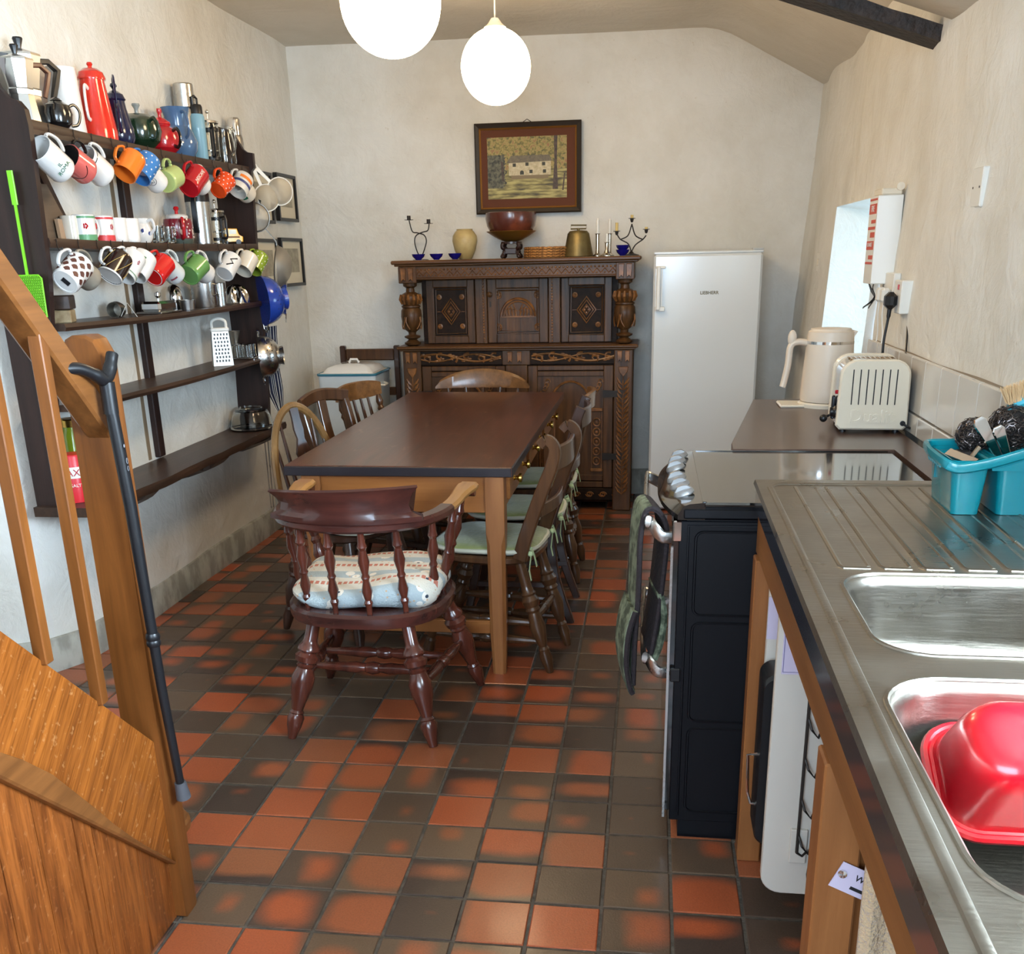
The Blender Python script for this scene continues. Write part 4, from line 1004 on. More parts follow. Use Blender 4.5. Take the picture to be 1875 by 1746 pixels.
def band_print(r, a, b, m, a0=-180, a1=180, nm='printed_band', taper=0, h=.095): return lambda t: obj(nm, decal(r, a, b, a0, a1, 24, taper=taper, h=h), m, t)
def dots(r, m, h=.09, taper=0, rows=4, n=12, s=.0032):
    def f(t):
        g = G()
        for j in range(rows):
            for k in range(n):
                a = 2*pi*(k+.5*(j % 2))/n; z = .012+(h-.022)*j/(rows-1); rr = r-taper*(1-z/h)
                i = g.mark(); g.lathe([(s, 0), (s*.8, .0007), (0, .001)], 7); g.xf(T(rr*cos(a), rr*sin(a), z) @ rotz(a) @ roty(pi/2) @ T(0, 0, -.0002), i)
        obj('white_dots', g, WGLAZE, t)
    return f
def mtext(s, size, r, a, z, m, spin=0, nm='lettering'):
    def f(t): text(nm, s, size, m, t, rotz(radians(a)) @ T(r+.0008, 0, z) @ roty(pi/2) @ rotz(pi/2+radians(spin)), ext=.0002)
    return f
def both(*fs): return lambda t: [f(t) for f in fs]
def base_disc(r, m): return lambda t: obj('unglazed_base', G().lathe([(0, -.0004), (r, -.0004), (r, .0006), (0, .0006)], 24), m, t)
GREYP = mat('grey print', (120, 120, 124), .5); GREENP = mat('green print', (20, 104, 78), .4); BLUEP = mat('blue print', (64, 72, 120), .4); BROWNP = mat('brown print', (96, 58, 48), .4); GOLDP = mat('gold print', (206, 172, 96), .3); ROSEP = mat('rose print', (150, 70, 82), .5)
BMUG = C('off white china', (214, 210, 202))
mug('white mug with dark green and red lettering, first on the top row', (97, 236), 1, 'open', WGLAZE, r=.043, h=.11, extra=both(mtext('IL\nROMA', .018, .043, -80, .045, GREENP)), tilt=.38)
mug('pink and black mug with a curved smile line, second on the top row', (143, 252), 1, 'open', [CPINK], r=.044, h=.085, hm=CBLK, tilt=.26, extra=both(lambda t: obj('black_lining', G().lathe([(.0403, .0858), (.0412, .0866), (.0398, .084), (.037, .012), (0, .010)], 24), CBLK, t), lambda t: obj('smile_line', G().tube([(.0445*cos(a), .0445*sin(a), .030+.02*((k-5)/5)**2) for k, a in enumerate([radians(-150+8*q) for q in range(11)])], .0012, 4), CBLK, t)))
mug('white mug with a black rim line, third on the top row', (177, 266), 1, 'open', WGLAZE, r=.043, h=.10, extra=band_print(.043, .086, .089, CBLK), tilt=.36)
mug('plain orange mug on the top row', (213, 276), 1, 'down', CORG, r=.041, h=.085, tilt=.35)
mug('blue mug with white dots, top row', (241, 277), 1, 'down', CBLU, r=.041, h=.09, extra=dots(.041, WGLAZE), tilt=.35)
mug('tall white mug with a round grey crest, top row', (279, 287), 1, 'open', WGLAZE, r=.039, h=.12, extra=lambda t: obj('crest', G().tube([(.0395*cos(radians(-110)+.42*cos(a)), .0395*sin(radians(-110)+.42*cos(a)), .058+.017*sin(a)) for a in [2*pi*k/18 for k in range(18)]], .0012, 4, closed=True).tube([(.0397*cos(radians(-110)+.2*cos(a)), .0397*sin(radians(-110)+.2*cos(a)), .058+.009*sin(a*2)) for a in [2*pi*k/12 for k in range(12)]], .0011, 4, closed=True), GREYP, t), tilt=.44)
mug('pale lime green mug showing its base, top row', (302, 284), 1, 'base', CLIME, r=.041, h=.085, tilt=.10, yaw=.15, extra=lambda t: text('lettering', 'E', .02, INK, t, T(0, 0, .0015) @ rotx(pi), ext=.0002))
mug('red mug with white lettering showing its base, top row', (341, 300), 1, 'base', CDRED, r=.043, h=.10, tilt=.42, extra=mtext('NESCAFÉ', .017, .043, -80, .05, WHITEP, spin=90))
mug('thin white cup showing inside, between the red and orange dotted mugs', (366, 304), 1, 'open', WGLAZE, r=.038, h=.075, tilt=.30)
mug('orange mug with white dots showing its base, top row', (396, 308), 1, 'base', CORG2, r=.040, h=.09, taper=.004, tilt=.32, extra=dots(.040, WGLAZE, taper=.004))
mug('white mug with blue and orange bands, top row', (424, 309), 1, 'down', BMUG, r=.042, h=.085, tilt=.35, extra=both(band_print(.042, .045, .058, BLUEP, -160, -20), band_print(.042, .020, .034, CORG, -150, -60)))
mug('white mug with a small green leaf badge, last on the top row', (449, 314), 1, 'open', CGLAZE, r=.041, h=.09, belly=.003, tilt=.40, extra=lambda t: obj('leaf_badge', decal(.044, .030, .055, -130, -100, 6), GREENP, t))
# second row
def leafprint(t):
    g = G()
    for j in range(4):
        for k in range(9):
            a = 2*pi*(k+.5*(j % 2))/9; z = .016+.021*j; g.add([(.0437*cos(a+da), .0437*sin(a+da), z+dz) for da, dz in ((-.26, 0), (0, -.009), (.26, 0), (.14, .008), (0, .011), (-.14, .008))], [(0, 1, 2, 3, 4, 5)])
    obj('leaf_print', g, BROWNP, t)
def lines(t):
    g = G()
    for k in range(7):
        a0 = k*.9; g.tube([(.0418*cos(a0+.9*q), .0418*sin(a0+.9*q), .01+.07*q) for q in (0, .25, .5, .75, 1)], .0008, 4)
    obj('gold_lines', g, GOLDP, t)
def flowers(t):
    g = G()
    for k in range(9):
        a = .7*k; z = .02+.055*((k*5) % 9)/9; g.m(0)
        for q in range(5): g.add([(.0418*cos(a+.07*cos(q*1.26)+.05*cos(e)), .0418*sin(a+.07*cos(q*1.26)+.05*cos(e)), z+.006*sin(q*1.26)+.004*sin(e)) for e in [p*pi/3 for p in range(6)]], [(0, 1, 2, 3, 4, 5)])
    obj('flower_print', g, ROSEP, t)
mug('white mug with brown leaf pattern, first on the second row', (111, 444), 2, 'base', WGLAZE, r=.0430, h=.10, tilt=.36, extra=both(leafprint, lambda t: obj('base_label', G().box((-.012, -.012, -.0003), (.014, .006, .0012)), INK, t)))
mug('grey stoneware mug, second on the second row', (151, 450), 2, 'open', C('grey glaze', (150, 142, 128), .3, .2), r=.041, h=.095, tilt=.30)
mug('black mug with gold lines and white lining, second row', (185, 452), 2, 'down', [CBRN], r=.041, h=.09, hm=WGLAZE, tilt=.35, extra=both(lines, lambda t: obj('white_lining', G().lathe([(.0415, .086), (.0412, .091), (.0392, .0912), (.0372, .085), (.035, .010), (0, .009)], 24), WGLAZE, t)))
mug('white mug with rose and grey flowers, second row', (211, 454), 2, 'down', WGLAZE, r=.0412, h=.095, tilt=.35, extra=both(flowers, band_print(.0412, .082, .086, mat('sage print', (120, 150, 120), .5))))
mug('white mug with a round green badge, second row', (233, 456), 2, 'down', WGLAZE, r=.041, h=.09, belly=.003, tilt=.35, extra=lambda t: obj('round_badge', decal(.044, .030, .062, -95, -55, 8), GREENP, t))
mug('bright red mug showing its base, second row', (277, 462), 2, 'base', CRED, r=.041, h=.095, tilt=.34, extra=lambda t: obj('base_ring', G().tube([(.034*cos(a), .034*sin(a), 0) for a in [2*pi*k/24 for k in range(24)]], .0014, 5, closed=True), BMUG, t))
mug('white mug mouth outwards, beside the bright red mug', (315, 458), 2, 'open', C('cool white glaze', (216, 222, 222)), r=.040, h=.095, tilt=.44, extra=band_print(.040, .028, .036, ROSEP, -130, -90))
mug('green mug showing its base, second row', (344, 460), 2, 'base', CGRN, r=.043, h=.095, tilt=.26)
mug('white mug with a pale diamond, between the green and the zigzag mugs', (370, 464), 2, 'open', WGLAZE, r=.041, h=.10, tilt=.34, extra=band_print(.041, .05, .064, mat('pale print', (190, 196, 190), .5), -140, -100))
def zig(t): obj('zigzag_print', G().tube([(.0405*cos(a), .0405*sin(a), z) for a, z in ((radians(-105), .020), (radians(-75), .044), (radians(-98), .056), (radians(-65), .080))], .0034, 4), INK, t)
mug('white mug with a black zigzag letter, second row', (406, 462), 2, 'base', WGLAZE, r=.040, h=.10, tilt=.50, extra=zig)
mug('plain white mug, next to last on the second row', (434, 457), 2, 'down', CGLAZE, r=.042, h=.085, tilt=.35)
mug('lime green mug with white dots, last on the second row', (455, 455), 2, 'down', CDLIME, r=.039, h=.09, tilt=.35, extra=dots(.039, WGLAZE))

# ---------------------------------------------------------------- pots on the top shelf
def at_shelf(px, py, z, x=-2.045): return Vector((x, XP(px, py, x).y, z))
def pot(name, label, cat, loc, prof, m, hm=None, rz=0, handle=None, spout=None, lid=None, group=None, n=28, hth=.006, knob=None):
    t = thing(name, label, cat, loc, rz, group)
    obj('body', G().lathe(prof, n), m, t)
    if lid: l = obj('lid', G().lathe(lid, n), m if not isinstance(lid, tuple) else lid[1], t)
    if knob: obj('knob', G().lathe(knob[0], 14), knob[1], l if lid else t)
    if handle: obj('handle', G().tube(spline(handle, 5), [(hth*.8, hth*1.2)]*(5*(len(handle)-1)+1), 8, flat=(0, 1, 0)), hm or m, t)
    if spout: obj('spout', G().tube(spline(spout[0], 5), [spout[1]+(spout[2]-spout[1])*k/(5*(len(spout[0])-1)) for k in range(5*(len(spout[0])-1)+1)], 10), m, t)
    return t
TOP = 'pots and jugs along the top shelf'
def moka(label, loc, s, rz, hm):
    t = thing('moka_pot', label, 'coffee pot', loc, rz, TOP)
    def oct(r0, z0, r1, z1, g): return g.lathe([(r0*s, z0*s), (r1*s, z1*s)], 8)
    g = G(); oct(.052, 0, .040, .085, g); obj('base', g, ALU, t, sharp=20)
    g = G(); g.lathe([(.043*s, .085*s), (.044*s, .10*s), (.040*s, .105*s), (.055*s, .185*s), (.056*s, .19*s)], 8); g.prism([(-.056*s, .19*s), (-.040*s, .15*s), (-.040*s, .19*s)], 'y', -.012*s, .012*s)
    g.add([(-.050*s, -.02*s, .19*s), (-.050*s, .02*s, .19*s), (-.078*s, 0, .195*s), (-.046*s, 0, .14*s)], [(0, 1, 2), (0, 2, 3), (2, 1, 3)]); b = obj('upper_chamber', g, ALU, t, sharp=20)
    l = obj('lid', G().lathe([(.057*s, .19*s), (.056*s, .196*s), (.02*s, .208*s), (0, .209*s)], 8), ALU, b, sharp=20)
    obj('knob', G().lathe([(.008*s, .208*s), (.008*s, .214*s), (.015*s, .236*s), (.013*s, .240*s), (0, .241*s)], 8), BLACK, l)
    obj('handle', G().band([(.052*s, 0, .183*s), (.085*s, 0, .186*s), (.112*s, 0, .165*s), (.100*s, 0, .125*s), (.086*s, 0, .085*s)], .016*s, [.012*s, .015*s, .022*s, .018*s, .012*s], up=(0, 1, 0), bev=.003), hm, b); return t
MD = pi/2
moka('large aluminium moka pot with black handle, at the left end of the top shelf', (-2.07, 3.42, 1.905), 1.12, radians(62), BLACK)
moka('smaller aluminium moka pot with brown handle, leftmost on the top shelf', (-1.995, 3.27, 1.903), .92, radians(62), mat('brown bakelite', (84, 46, 30), .3))
pot('round_lidded_pot', 'small round black pot with curled handle, in front of the white jug', 'teapot', at_shelf(108, 222, 1.903, -1.99), [(0, 0), (.025, 0), (.042, .018), (.047, .045), (.040, .072), (.020, .084), (.018, .086), (0, .088)], CBLK, handle=[(.04, 0, .07), (.062, 0, .078), (.078, 0, .055), (.068, 0, .02), (.044, 0, .012)], rz=1.0, lid=[(.02, .086), (.012, .094), (0, .098)], hth=.004)
t = pot('tall_white_jug', 'tall plain white enamel jug on the top shelf', 'jug', at_shelf(126, 236, 1.903, -2.04), [(0, 0), (.058, 0), (.060, .004), (.050, .205), (.051, .208), (.048, .206), (.056, .008), (0, .006)], WGLAZE, handle=[(.048, .0, .17), (.085, 0, .165), (.090, 0, .10), (.058, 0, .05)], rz=2.2)
pot('red_coffee_pot', 'tall red enamel coffee pot with white handle and domed lid', 'coffee pot', at_shelf(182, 247, 1.900, -2.02), [(0, 0), (.066, 0), (.066, .03), (.064, .04), (.043, .195), (.044, .20), (.044, .204)], CRED2, hm=WGLAZE, handle=[(.046, 0, .165), (.072, 0, .17), (.082, 0, .13), (.076, 0, .07), (.056, 0, .062)], rz=-1.45, lid=[(.048, .198), (.049, .203), (.042, .222), (.026, .234), (0, .238)], knob=([(.008, .236), (.007, .242), (.011, .249), (.008, .255), (0, .256)], CRED2), spout=([(-.040, 0, .10), (-.062, 0, .13), (-.070, 0, .17)], .020, .010))
pot('navy_coffee_pot', 'navy blue enamel coffee pot with high loop handle', 'coffee pot', at_shelf(221, 258, 1.900, -2.005), [(0, 0), (.048, 0), (.056, .02), (.054, .05), (.036, .12), (.033, .145), (.038, .152)], CNAVY, rz=-1.0, lid=[(.038, .150), (.030, .168), (.012, .180), (0, .182)], knob=([(.006, .18), (.006, .186), (.013, .196), (.010, .204), (0, .206)], CNAVY), handle=[(.034, 0, .135), (.045, 0, .205), (.030, 0, .225), (.0, 0, .220), (-.020, 0, .185)], hth=.005, spout=([(.045, 0, .04), (.082, 0, .035), (.095, 0, .085), (.070, 0, .125), (.036, 0, .120)], .006, .005))
pot('green_teapot', 'round dark green teapot with grey lid knob', 'teapot', at_shelf(258, 268, 1.899, -2.03), [(0, 0), (.045, 0), (.078, .030), (.088, .066), (.078, .104), (.048, .126), (.034, .128)], CDGRN, rz=-.5, lid=[(.040, .120), (.034, .128), (0, .134)], knob=([(.008, .132), (.008, .146), (.016, .160), (.014, .166), (0, .168)], C('grey glaze knob', (140, 146, 144))), handle=[(.075, 0, .095), (.105, 0, .105), (.125, 0, .07), (.108, 0, .03), (.075, 0, .035)], spout=([(-.07, 0, .04), (-.11, 0, .075), (-.125, 0, .12)], .022, .011), hth=.007)
pot('red_teapot', 'round bright red teapot with pointed knob', 'teapot', at_shelf(300, 276, 1.898, -2.025), [(0, 0), (.040, 0), (.066, .022), (.074, .055), (.066, .085), (.044, .103), (.036, .106), (.040, .112), (.034, .118)], CDRED, rz=-.4, lid=[(.040, .114), (.038, .122), (.020, .136), (0, .142)], knob=([(.008, .138), (.007, .152), (.011, .160), (.010, .172), (0, .174)], CDRED), handle=[(.066, 0, .085), (.092, 0, .09), (.106, 0, .06), (.094, 0, .025), (.068, 0, .028)], hm=CBLK, spout=([(-.06, 0, .035), (-.095, 0, .065), (-.105, 0, .105)], .020, .010))
pot('slate_blue_jug', 'bulbous slate blue pottery jug with wide neck', 'jug', at_shelf(330, 282, 1.897, -2.035), [(0, 0), (.055, 0), (.076, .030), (.080, .065), (.064, .105), (.048, .125), (.050, .165), (.060, .195), (.061, .198), (.056, .195), (.045, .160), (.043, .125), (.070, .070), (.05, .01), (0, .008)], CBLUJ, rz=-.7, handle=[(.055, 0, .178), (.090, 0, .170), (.108, 0, .125), (.096, 0, .085), (.072, 0, .075)])
t = thing('steel_flask', 'tall brushed steel vacuum flask with cup lid, tallest on the top shelf', 'flask', at_shelf(350, 290, 1.897, -2.075), 0, TOP)
b = obj('body', G().lathe([(0, 0), (.042, 0), (.044, .004), (.044, .215), (.041, .222)], 28), STEEL, t); obj('seal_ring', G().lathe([(.0445, .216), (.0445, .222), (.042, .224), (.042, .216)], 28), BLACK, t)
obj('cup_lid', G().lathe([(.0435, .224), (.0435, .315), (.040, .320), (0, .321)], 28), STEEL, t)
t = thing('pale_blue_bottle', 'pale blue drinking bottle with black carry-loop cap', 'bottle', at_shelf(368, 292, 1.897, -2.03), 0, TOP)
obj('body', G().lathe([(0, 0), (.033, 0), (.035, .004), (.035, .135), (.0355, .137), (.035, .140), (.035, .185), (.026, .205)], 24), C('pale blue coat', (126, 170, 190), .3, .3), t)
c = obj('cap', G().lathe([(.030, .196), (.030, .225), (.026, .235), (0, .236)], 20), BLACK, t); obj('carry_loop', G().tube([(0, -.022, .228), (0, -.024, .262), (0, .0, .270), (0, .024, .262), (0, .026, .23)], .005, 8), BLACK, c)
def cafetiere(label, loc, rz, h=.17, r=.042, name='cafetiere'):
    t = thing(name, label, 'cafetiere', loc, rz)
    obj('glass_beaker', G().lathe([(0, .006), (r, .006), (r, h), (r+.003, h+.004), (r-.002, h), (r-.002, .010), (0, .010)], 24), GLASS, t)
    obj('frame', G().lathe([(r+.0015, .02), (r+.0015, .032), (r+.0025, .032), (r+.0025, .02)], 24).lathe([(r+.0015, h-.03), (r+.0015, h-.018), (r+.0025, h-.018), (r+.0025, h-.03)], 24).band([(r+.002, 0, 0), (r+.002, 0, h-.02)], .008, .003, up=(1, 0, 0)), BLACK, t)
    obj('handle', G().tube([(r+.002, 0, h-.02), (r+.04, 0, h-.015), (r+.045, 0, h-.03), (r+.045, 0, .04), (r+.038, 0, .028), (r+.002, 0, .03)], .005, 8), BLACK, t)
    l = obj('lid', G().lathe([(r+.004, h+.003), (r+.003, h+.012), (.01, h+.022), (0, h+.023)], 24), CHROME, t)
    obj('plunger', G().cyl((0, 0, .06), (0, 0, h+.05), .002).ball((0, 0, h+.052), .009).lathe([(0, .055), (r-.004, .055), (r-.004, .060), (0, .061)], 20), CHROME, l); return t
cafetiere('glass cafetiere with square black handle, right of the pale blue bottle', at_shelf(388, 292, 1.897, -2.03), -.95)
t = thing('glass_jug', 'clear glass jug with looped glass handle, right end of the top shelf', 'jug', at_shelf(414, 296, 1.899, -2.0), 0, TOP)
obj('body', G().lathe([(0, 0), (.048, 0), (.052, .02), (.048, .10), (.040, .14), (.046, .165), (.0435, .165), (.037, .14), (.045, .10), (.048, .02), (.044, .006), (0, .006)], 26), GLASS, t)
obj('handle', G().tube(spline([(.044, 0, .15), (.075, 0, .15), (.085, 0, .11), (.07, 0, .06), (.05, 0, .04)], 5), .005, 8), GLASS, t); t.rotation_euler = (0, 0, -.5)
t = thing('small_steel_flask', 'polished steel flask with rounded cup top, last on the top shelf', 'flask', at_shelf(436, 296, 1.899, -2.07), 0, TOP)
obj('body', G().lathe([(0, 0), (.036, 0), (.037, .003), (.037, .15), (.030, .165)], 24), STEEL, t); obj('cup_lid', G().lathe([(.034, .165), (.035, .205), (.031, .235), (.022, .245), (0, .247)], 24), CHROME, t)

# ---------------------------------------------------------------- second shelf
S2 = 'things standing on the second shelf'
def up_mug(label, px, py, x, m, h=.085, r=.038, rz=-.8, extra=None, hm=None, belly=0, taper=0, z=None, hr=.027):
    b, hg = mug_mesh(h, r, taper, belly, hr); t = thing('mug', label, 'mug', at_shelf(px, py, z or SH['mug']-.006, x), rz, S2)
    obj('body', b, m, t); obj('handle', hg, hm or m, t)
    if extra: extra(t)
    return t
def rose(bandm):
    def f(t):
        obj('coloured_band', decal(.0382, .002, .022, -180, 180, 24), bandm, t); obj('rim_band', decal(.0382, .076, .083, -180, 180, 24), bandm, t); g = G()
        for a in (-40, 50, 140, 230):
            for k in range(5): g.ball((.0383*cos(radians(a+9*cos(k*1.26))), .0383*sin(radians(a+9*cos(k*1.26))), .050+.006*sin(k*1.26)), .0055, (.3, 1, 1), 6, 4)
        obj('rose_print', g, mat('red rose print', (196, 40, 40), .4), t)
    return f
up_mug('cream mug at the left of the second shelf, behind the green rose mug', 136, 438, -2.03, CGLAZE, rz=-2.6)
up_mug('white mug with red rose and green base band', 158, 438, -1.995, WGLAZE, h=.088, extra=rose(mat('sage green print', (96, 150, 104), .4)), rz=1.3)
up_mug('white mug with red rose and red base band', 192, 440, -1.995, WGLAZE, h=.088, extra=rose(mat('coral red print', (206, 60, 62), .4)), rz=-2.6)
up_mug('plain white straight mug on the second shelf, right of the rose mugs', 216, 443, -2.00, WGLAZE, h=.085, r=.041, rz=2.2)
up_mug('white mug with ear-shaped handle, left of the blue patterned jug', 240, 445, -1.985, WGLAZE, h=.085, rz=-2.3)
t = pot('blue_white_jug', 'small white jug with dark blue pattern on the second shelf', 'jug', at_shelf(262, 446, 1.549, -2.01), [(0, 0), (.030, 0), (.042, .018), (.044, .045), (.034, .070), (.038, .090), (.035, .089), (.030, .070), (.038, .045), (.03, .01), (0, .008)], WGLAZE, handle=[(.036, 0, .08), (.062, 0, .082), (.068, 0, .05), (.042, 0, .03)], rz=-.3, hth=.005)
g = G()
for k in range(8): g.ball((.043*cos(k*.8), .043*sin(k*.8), .034+.010*(k % 2)), .010, (.35, 1, .8), 6, 4)
obj('blue_print', g, mat('willow blue print', (40, 56, 120), .3), t); t['group'] = S2
for k, (px, x) in enumerate(((276, -2.05), (290, -1.99), (302, -2.06), (310, -2.0))):
    t = thing('glass_mug', ['small glass mug nearest the blue patterned jug', 'small glass mug in front, middle of the glasses', 'small glass mug at the back, left of the maroon teapot', 'small glass mug touching the maroon teapot'][k], 'glass', at_shelf(px, 446, 1.549, x), -.6, 'small glass mugs on the second shelf')
    obj('body', G().lathe([(0, 0), (.026, 0), (.030, .004), (.033, .066), (.031, .066), (.028, .008), (0, .007)], 18), GLASS, t); obj('handle', G().tube(spline([(.031, 0, .056), (.052, 0, .055), (.054, 0, .025), (.030, 0, .014)], 4), .0035, 7), GLASS, t)
t = thing('maroon_teapot', 'square-shouldered maroon patterned teapot with red knob', 'teapot', at_shelf(330, 448, 1.548, -2.02), -.9, S2)
obj('body', G().lathe([(0, 0), (.052, 0), (.056, .012), (.062, .085), (.058, .10), (.040, .104)], 28), CMAR, t); obj('striped_foot', G().lathe([(.0535, .0), (.0575, .012), (.0585, .020), (.057, .021), (.053, 0)], 28), mat('dark striped foot', (70, 78, 70), .4), t)
l = obj('lid', G().lathe([(.045, .102), (.046, .112), (.040, .118), (0, .122)], 24), BMUG, t); obj('knob', G().lathe([(.008, .12), (.007, .132), (.013, .142), (.009, .15), (0, .152)], 12), CDRED, l)
obj('handle', G().tube(spline([(.060, 0, .09), (.085, 0, .10), (.096, 0, .07), (.084, 0, .03), (.058, 0, .02)], 5), .007, 8), CDRED, t); obj('spout', G().tube([(-.055, 0, .04), (-.085, 0, .07), (-.095, 0, .10)], [.016, .012, .009], 8), CMAR, t)
g = G()
for a in range(0, 360, 60):
    g.add([(.0600*cos(radians(a)+.16*cos(e)), .0600*sin(radians(a)+.16*cos(e)), .052+.016*sin(e)) for e in [q*pi/6 for q in range(12)]], [tuple(range(12))])
    for q in range(5): g.ball((.0605*cos(radians(a+30+6*(q % 3-1))), .0605*sin(radians(a+30+6*(q % 3-1))), .028+.013*q), .004, (.3, 1, 1), 5, 3)
obj('white_print', g, mat('faded white print', (214, 190, 182), .5), t)
t = thing('steel_cafetiere', 'tall insulated steel cafetiere with black handle and lid', 'cafetiere', at_shelf(370, 448, 1.548, -2.025), -1.35, S2)
obj('body', G().lathe([(0, 0), (.052, 0), (.053, .01), (.053, .20), (.048, .205)], 30), STEEL, t); obj('lid', G().lathe([(.054, .178), (.054, .212), (.048, .218), (.040, .222)], 30), BLACK, t); obj('dome', G().lathe([(.042, .221), (.036, .236), (.02, .246), (0, .248)], 24), CHROME, t)
obj('handle', G().band(spline([(.052, 0, .195), (.082, 0, .192), (.088, 0, .15), (.086, 0, .08), (.076, 0, .05)], 4), .022, .012, up=(1, 0, 0), bev=.003), BLACK, t)
cafetiere('glass cafetiere with ribbed belly on the second shelf', at_shelf(400, 448, 1.548, -2.04), -.6, h=.14, r=.040)['group'] = S2
t = thing('toy_bus', 'small yellow toy bus at the right of the second shelf', 'toy', at_shelf(424, 446, 1.549, -1.995), .55, S2)
YB = mat('yellow toy paint', (244, 180, 30), .3, coat=.3)
obj('body', G().prism([(-.052, .012), (.052, .012), (.054, .035), (.036, .045), (.028, .072), (-.044, .074), (-.052, .066)], 'y', -.024, .024, .004), YB, t)
obj('windows', G().box((-.040, -.0245, .048), (-.014, -.0235, .066)).box((-.008, -.0245, .048), (.022, -.0235, .066)).box((-.0525, -.018, .048), (-.0515, .018, .064)), mat('pale toy window', (214, 214, 196), .3), t)
for x in (-.030, .030): obj('wheel', G().cyl((x, -.026, .012), (x, -.016, .012), .012).cyl((x, .016, .012), (x, .026, .012), .012), BLACK, t)
obj('lettering', G().box((-.036, -.0248, .030), (.038, -.0240, .038)), mat('dark toy lettering', (120, 80, 20), .5), t)
# leaning boards and papers at the left end
BWOOD = wood('worn chopping board', (140, 118, 96), (104, 84, 66), 'Y', rough=.6, fine=20, coat=0)
def leaner(name, label, pts, x, th, m, cat, lean=.10):
    g = G().prism(pts, 'x', x, x+th, .0)
    z0 = min(p[1] for p in pts)
    for v in g.v: v.x -= (v.z-z0)*lean
    o = obj(name, g, m, sharp=30); tag(o, label, cat); return o
leaner('chopping_board', 'large worn grey-brown chopping board at the left end of the second shelf', [(3.235, 1.555), (3.575, 1.555), (3.47, 1.735), (3.235, 1.735)], -2.075, .014, BWOOD, 'board')
leaner('chopping_board', 'smaller pale chopping board in front of the large one, second shelf', [(3.44, 1.555), (3.555, 1.555), (3.535, 1.622), (3.445, 1.622)], -2.050, .012, mat('pale chopping board', (170, 140, 112), .6), 'board')
leaner('long_paddle', 'dark narrow wooden batten slanting down beside the chopping boards', [(3.575, 1.556), (3.615, 1.556), (3.47, 1.81), (3.425, 1.81)], -2.088, .010, SHELFZ, 'batten', .05)
for k, (y, z, lab) in enumerate(((3.40, 1.775, 'upper handwritten note pinned behind the first mugs'), (3.405, 1.69+.01, 'lower handwritten note pinned above the chopping boards'))):
    z = (1.825, 1.752)[k]
    o = obj('paper_note', G().box((-2.123, y-.045, z-.032), (-2.120, y+.045, z+.032)), PAPER); tag(o, lab, 'note')
    g = G()
    for q in range(4): g.box((-2.1199, y-.035, z+.020-.013*q), (-2.1195, y+.030-.008*(q % 2), z+.022-.013*q))
    obj('handwriting', g, GREYP, o)
# ---------------------------------------------------------------- third shelf
t = thing('wooden_casket', 'dark and pale wooden box at the left of the third shelf', 'box', at_shelf(108, 588, 1.283, -2.03), .35)
obj('base', G().box((-.05, -.045, 0), (.05, .045, .042), .003), mat('pale aged wood', (170, 152, 118), .6, col2=(130, 108, 76), ns=20), t); obj('lid', G().box((-.054, -.048, .044), (.054, .048, .090), .003), SHELFW, t)
t = thing('folded_note', 'folded paper note standing beside a metal scoop on the third shelf', 'note', at_shelf(236, 578, 1.279, -1.985), .5)
obj('paper', G().band([(.03, 0, 0), (0, 0, .052), (-.028, 0, .004)], .05, .0012, up=(0, 0, 1)), PAPER, t)
o = obj('metal_scoop', G().lathe([(.001, 0), (.026, .004), (.032, .028), (.030, .05), (.029, .05), (.030, .028), (.024, .006), (.001, .002)], 18), TIN, M=T(at_shelf(222, 578, 1.305, -2.04)) @ rotx(pi/2) ); tag(o, 'dull tin scoop lying behind the folded paper note', 'scoop')
t = thing('butter_dish', 'rectangular steel butter dish with knob, on the third shelf', 'dish', at_shelf(292, 568, 1.278, -2.01), 0)
obj('base', G().box((-.055, -.095, 0), (.055, .095, .008), .003), STEEL, t); l = obj('lid', G().box((-.042, -.075, .008), (.042, .075, .048), .010), CHROME, t); obj('knob', G().lathe([(.005, .048), (.005, .058), (.013, .068), (.012, .080), (0, .084)], 12), CHROME, l)
o = obj('steel_egg_cruet', G().lathe([(0, 0), (.030, 0), (.034, .02), (.036, .05), (.034, .075), (.024, .095), (.010, .105), (0, .107)], 20), CHROME, loc=at_shelf(322, 566, 1.278, -2.06)); tag(o, 'egg-shaped polished steel cruet behind the butter dish', 'cruet')
o = obj('steel_bowl', G().lathe([(0, .001), (.030, .001), (.036, .042), (.034, .042), (.028, .006), (0, .005)], 20), STEEL, loc=at_shelf(344, 564, 1.278, -1.99)); tag(o, 'small open steel bowl right of the butter dish', 'bowl')
t = thing('steel_pot', 'straight-sided brushed steel pot on the third shelf', 'pot', at_shelf(376, 560, 1.278, -2.02), -.3)
obj('body', G().lathe([(0, 0), (.054, 0), (.056, .004), (.056, .13), (.059, .133), (.054, .13), (.053, .008), (0, .007)], 28), STEEL, t); obj('handle', G().tube([(.056, 0, .10), (.08, 0, .10), (.082, 0, .06), (.056, 0, .05)], .004, 6), STEEL, t)
o = obj('steel_beaker', G().lathe([(0, 0), (.027, 0), (.029, .10), (.031, .102), (.027, .10), (.025, .006), (0, .005)], 20), STEEL, loc=at_shelf(404, 556, 1.279, -2.0)); tag(o, 'narrow steel beaker beside the steel pot', 'beaker')
g = G(); 
def fl(r, z, k=8, d=.14): return [(r*(1+d*cos(k*a))*cos(a), r*(1+d*cos(k*a))*sin(a), z) for a in [2*pi*q/48 for q in range(48)]]
g.loft([fl(.065, 0, 8, 0), fl(.063, .006, 8, .02), fl(.058, .03), fl(.050, .055), fl(.034, .078, 8, .18), fl(.012, .088, 8, .1)])
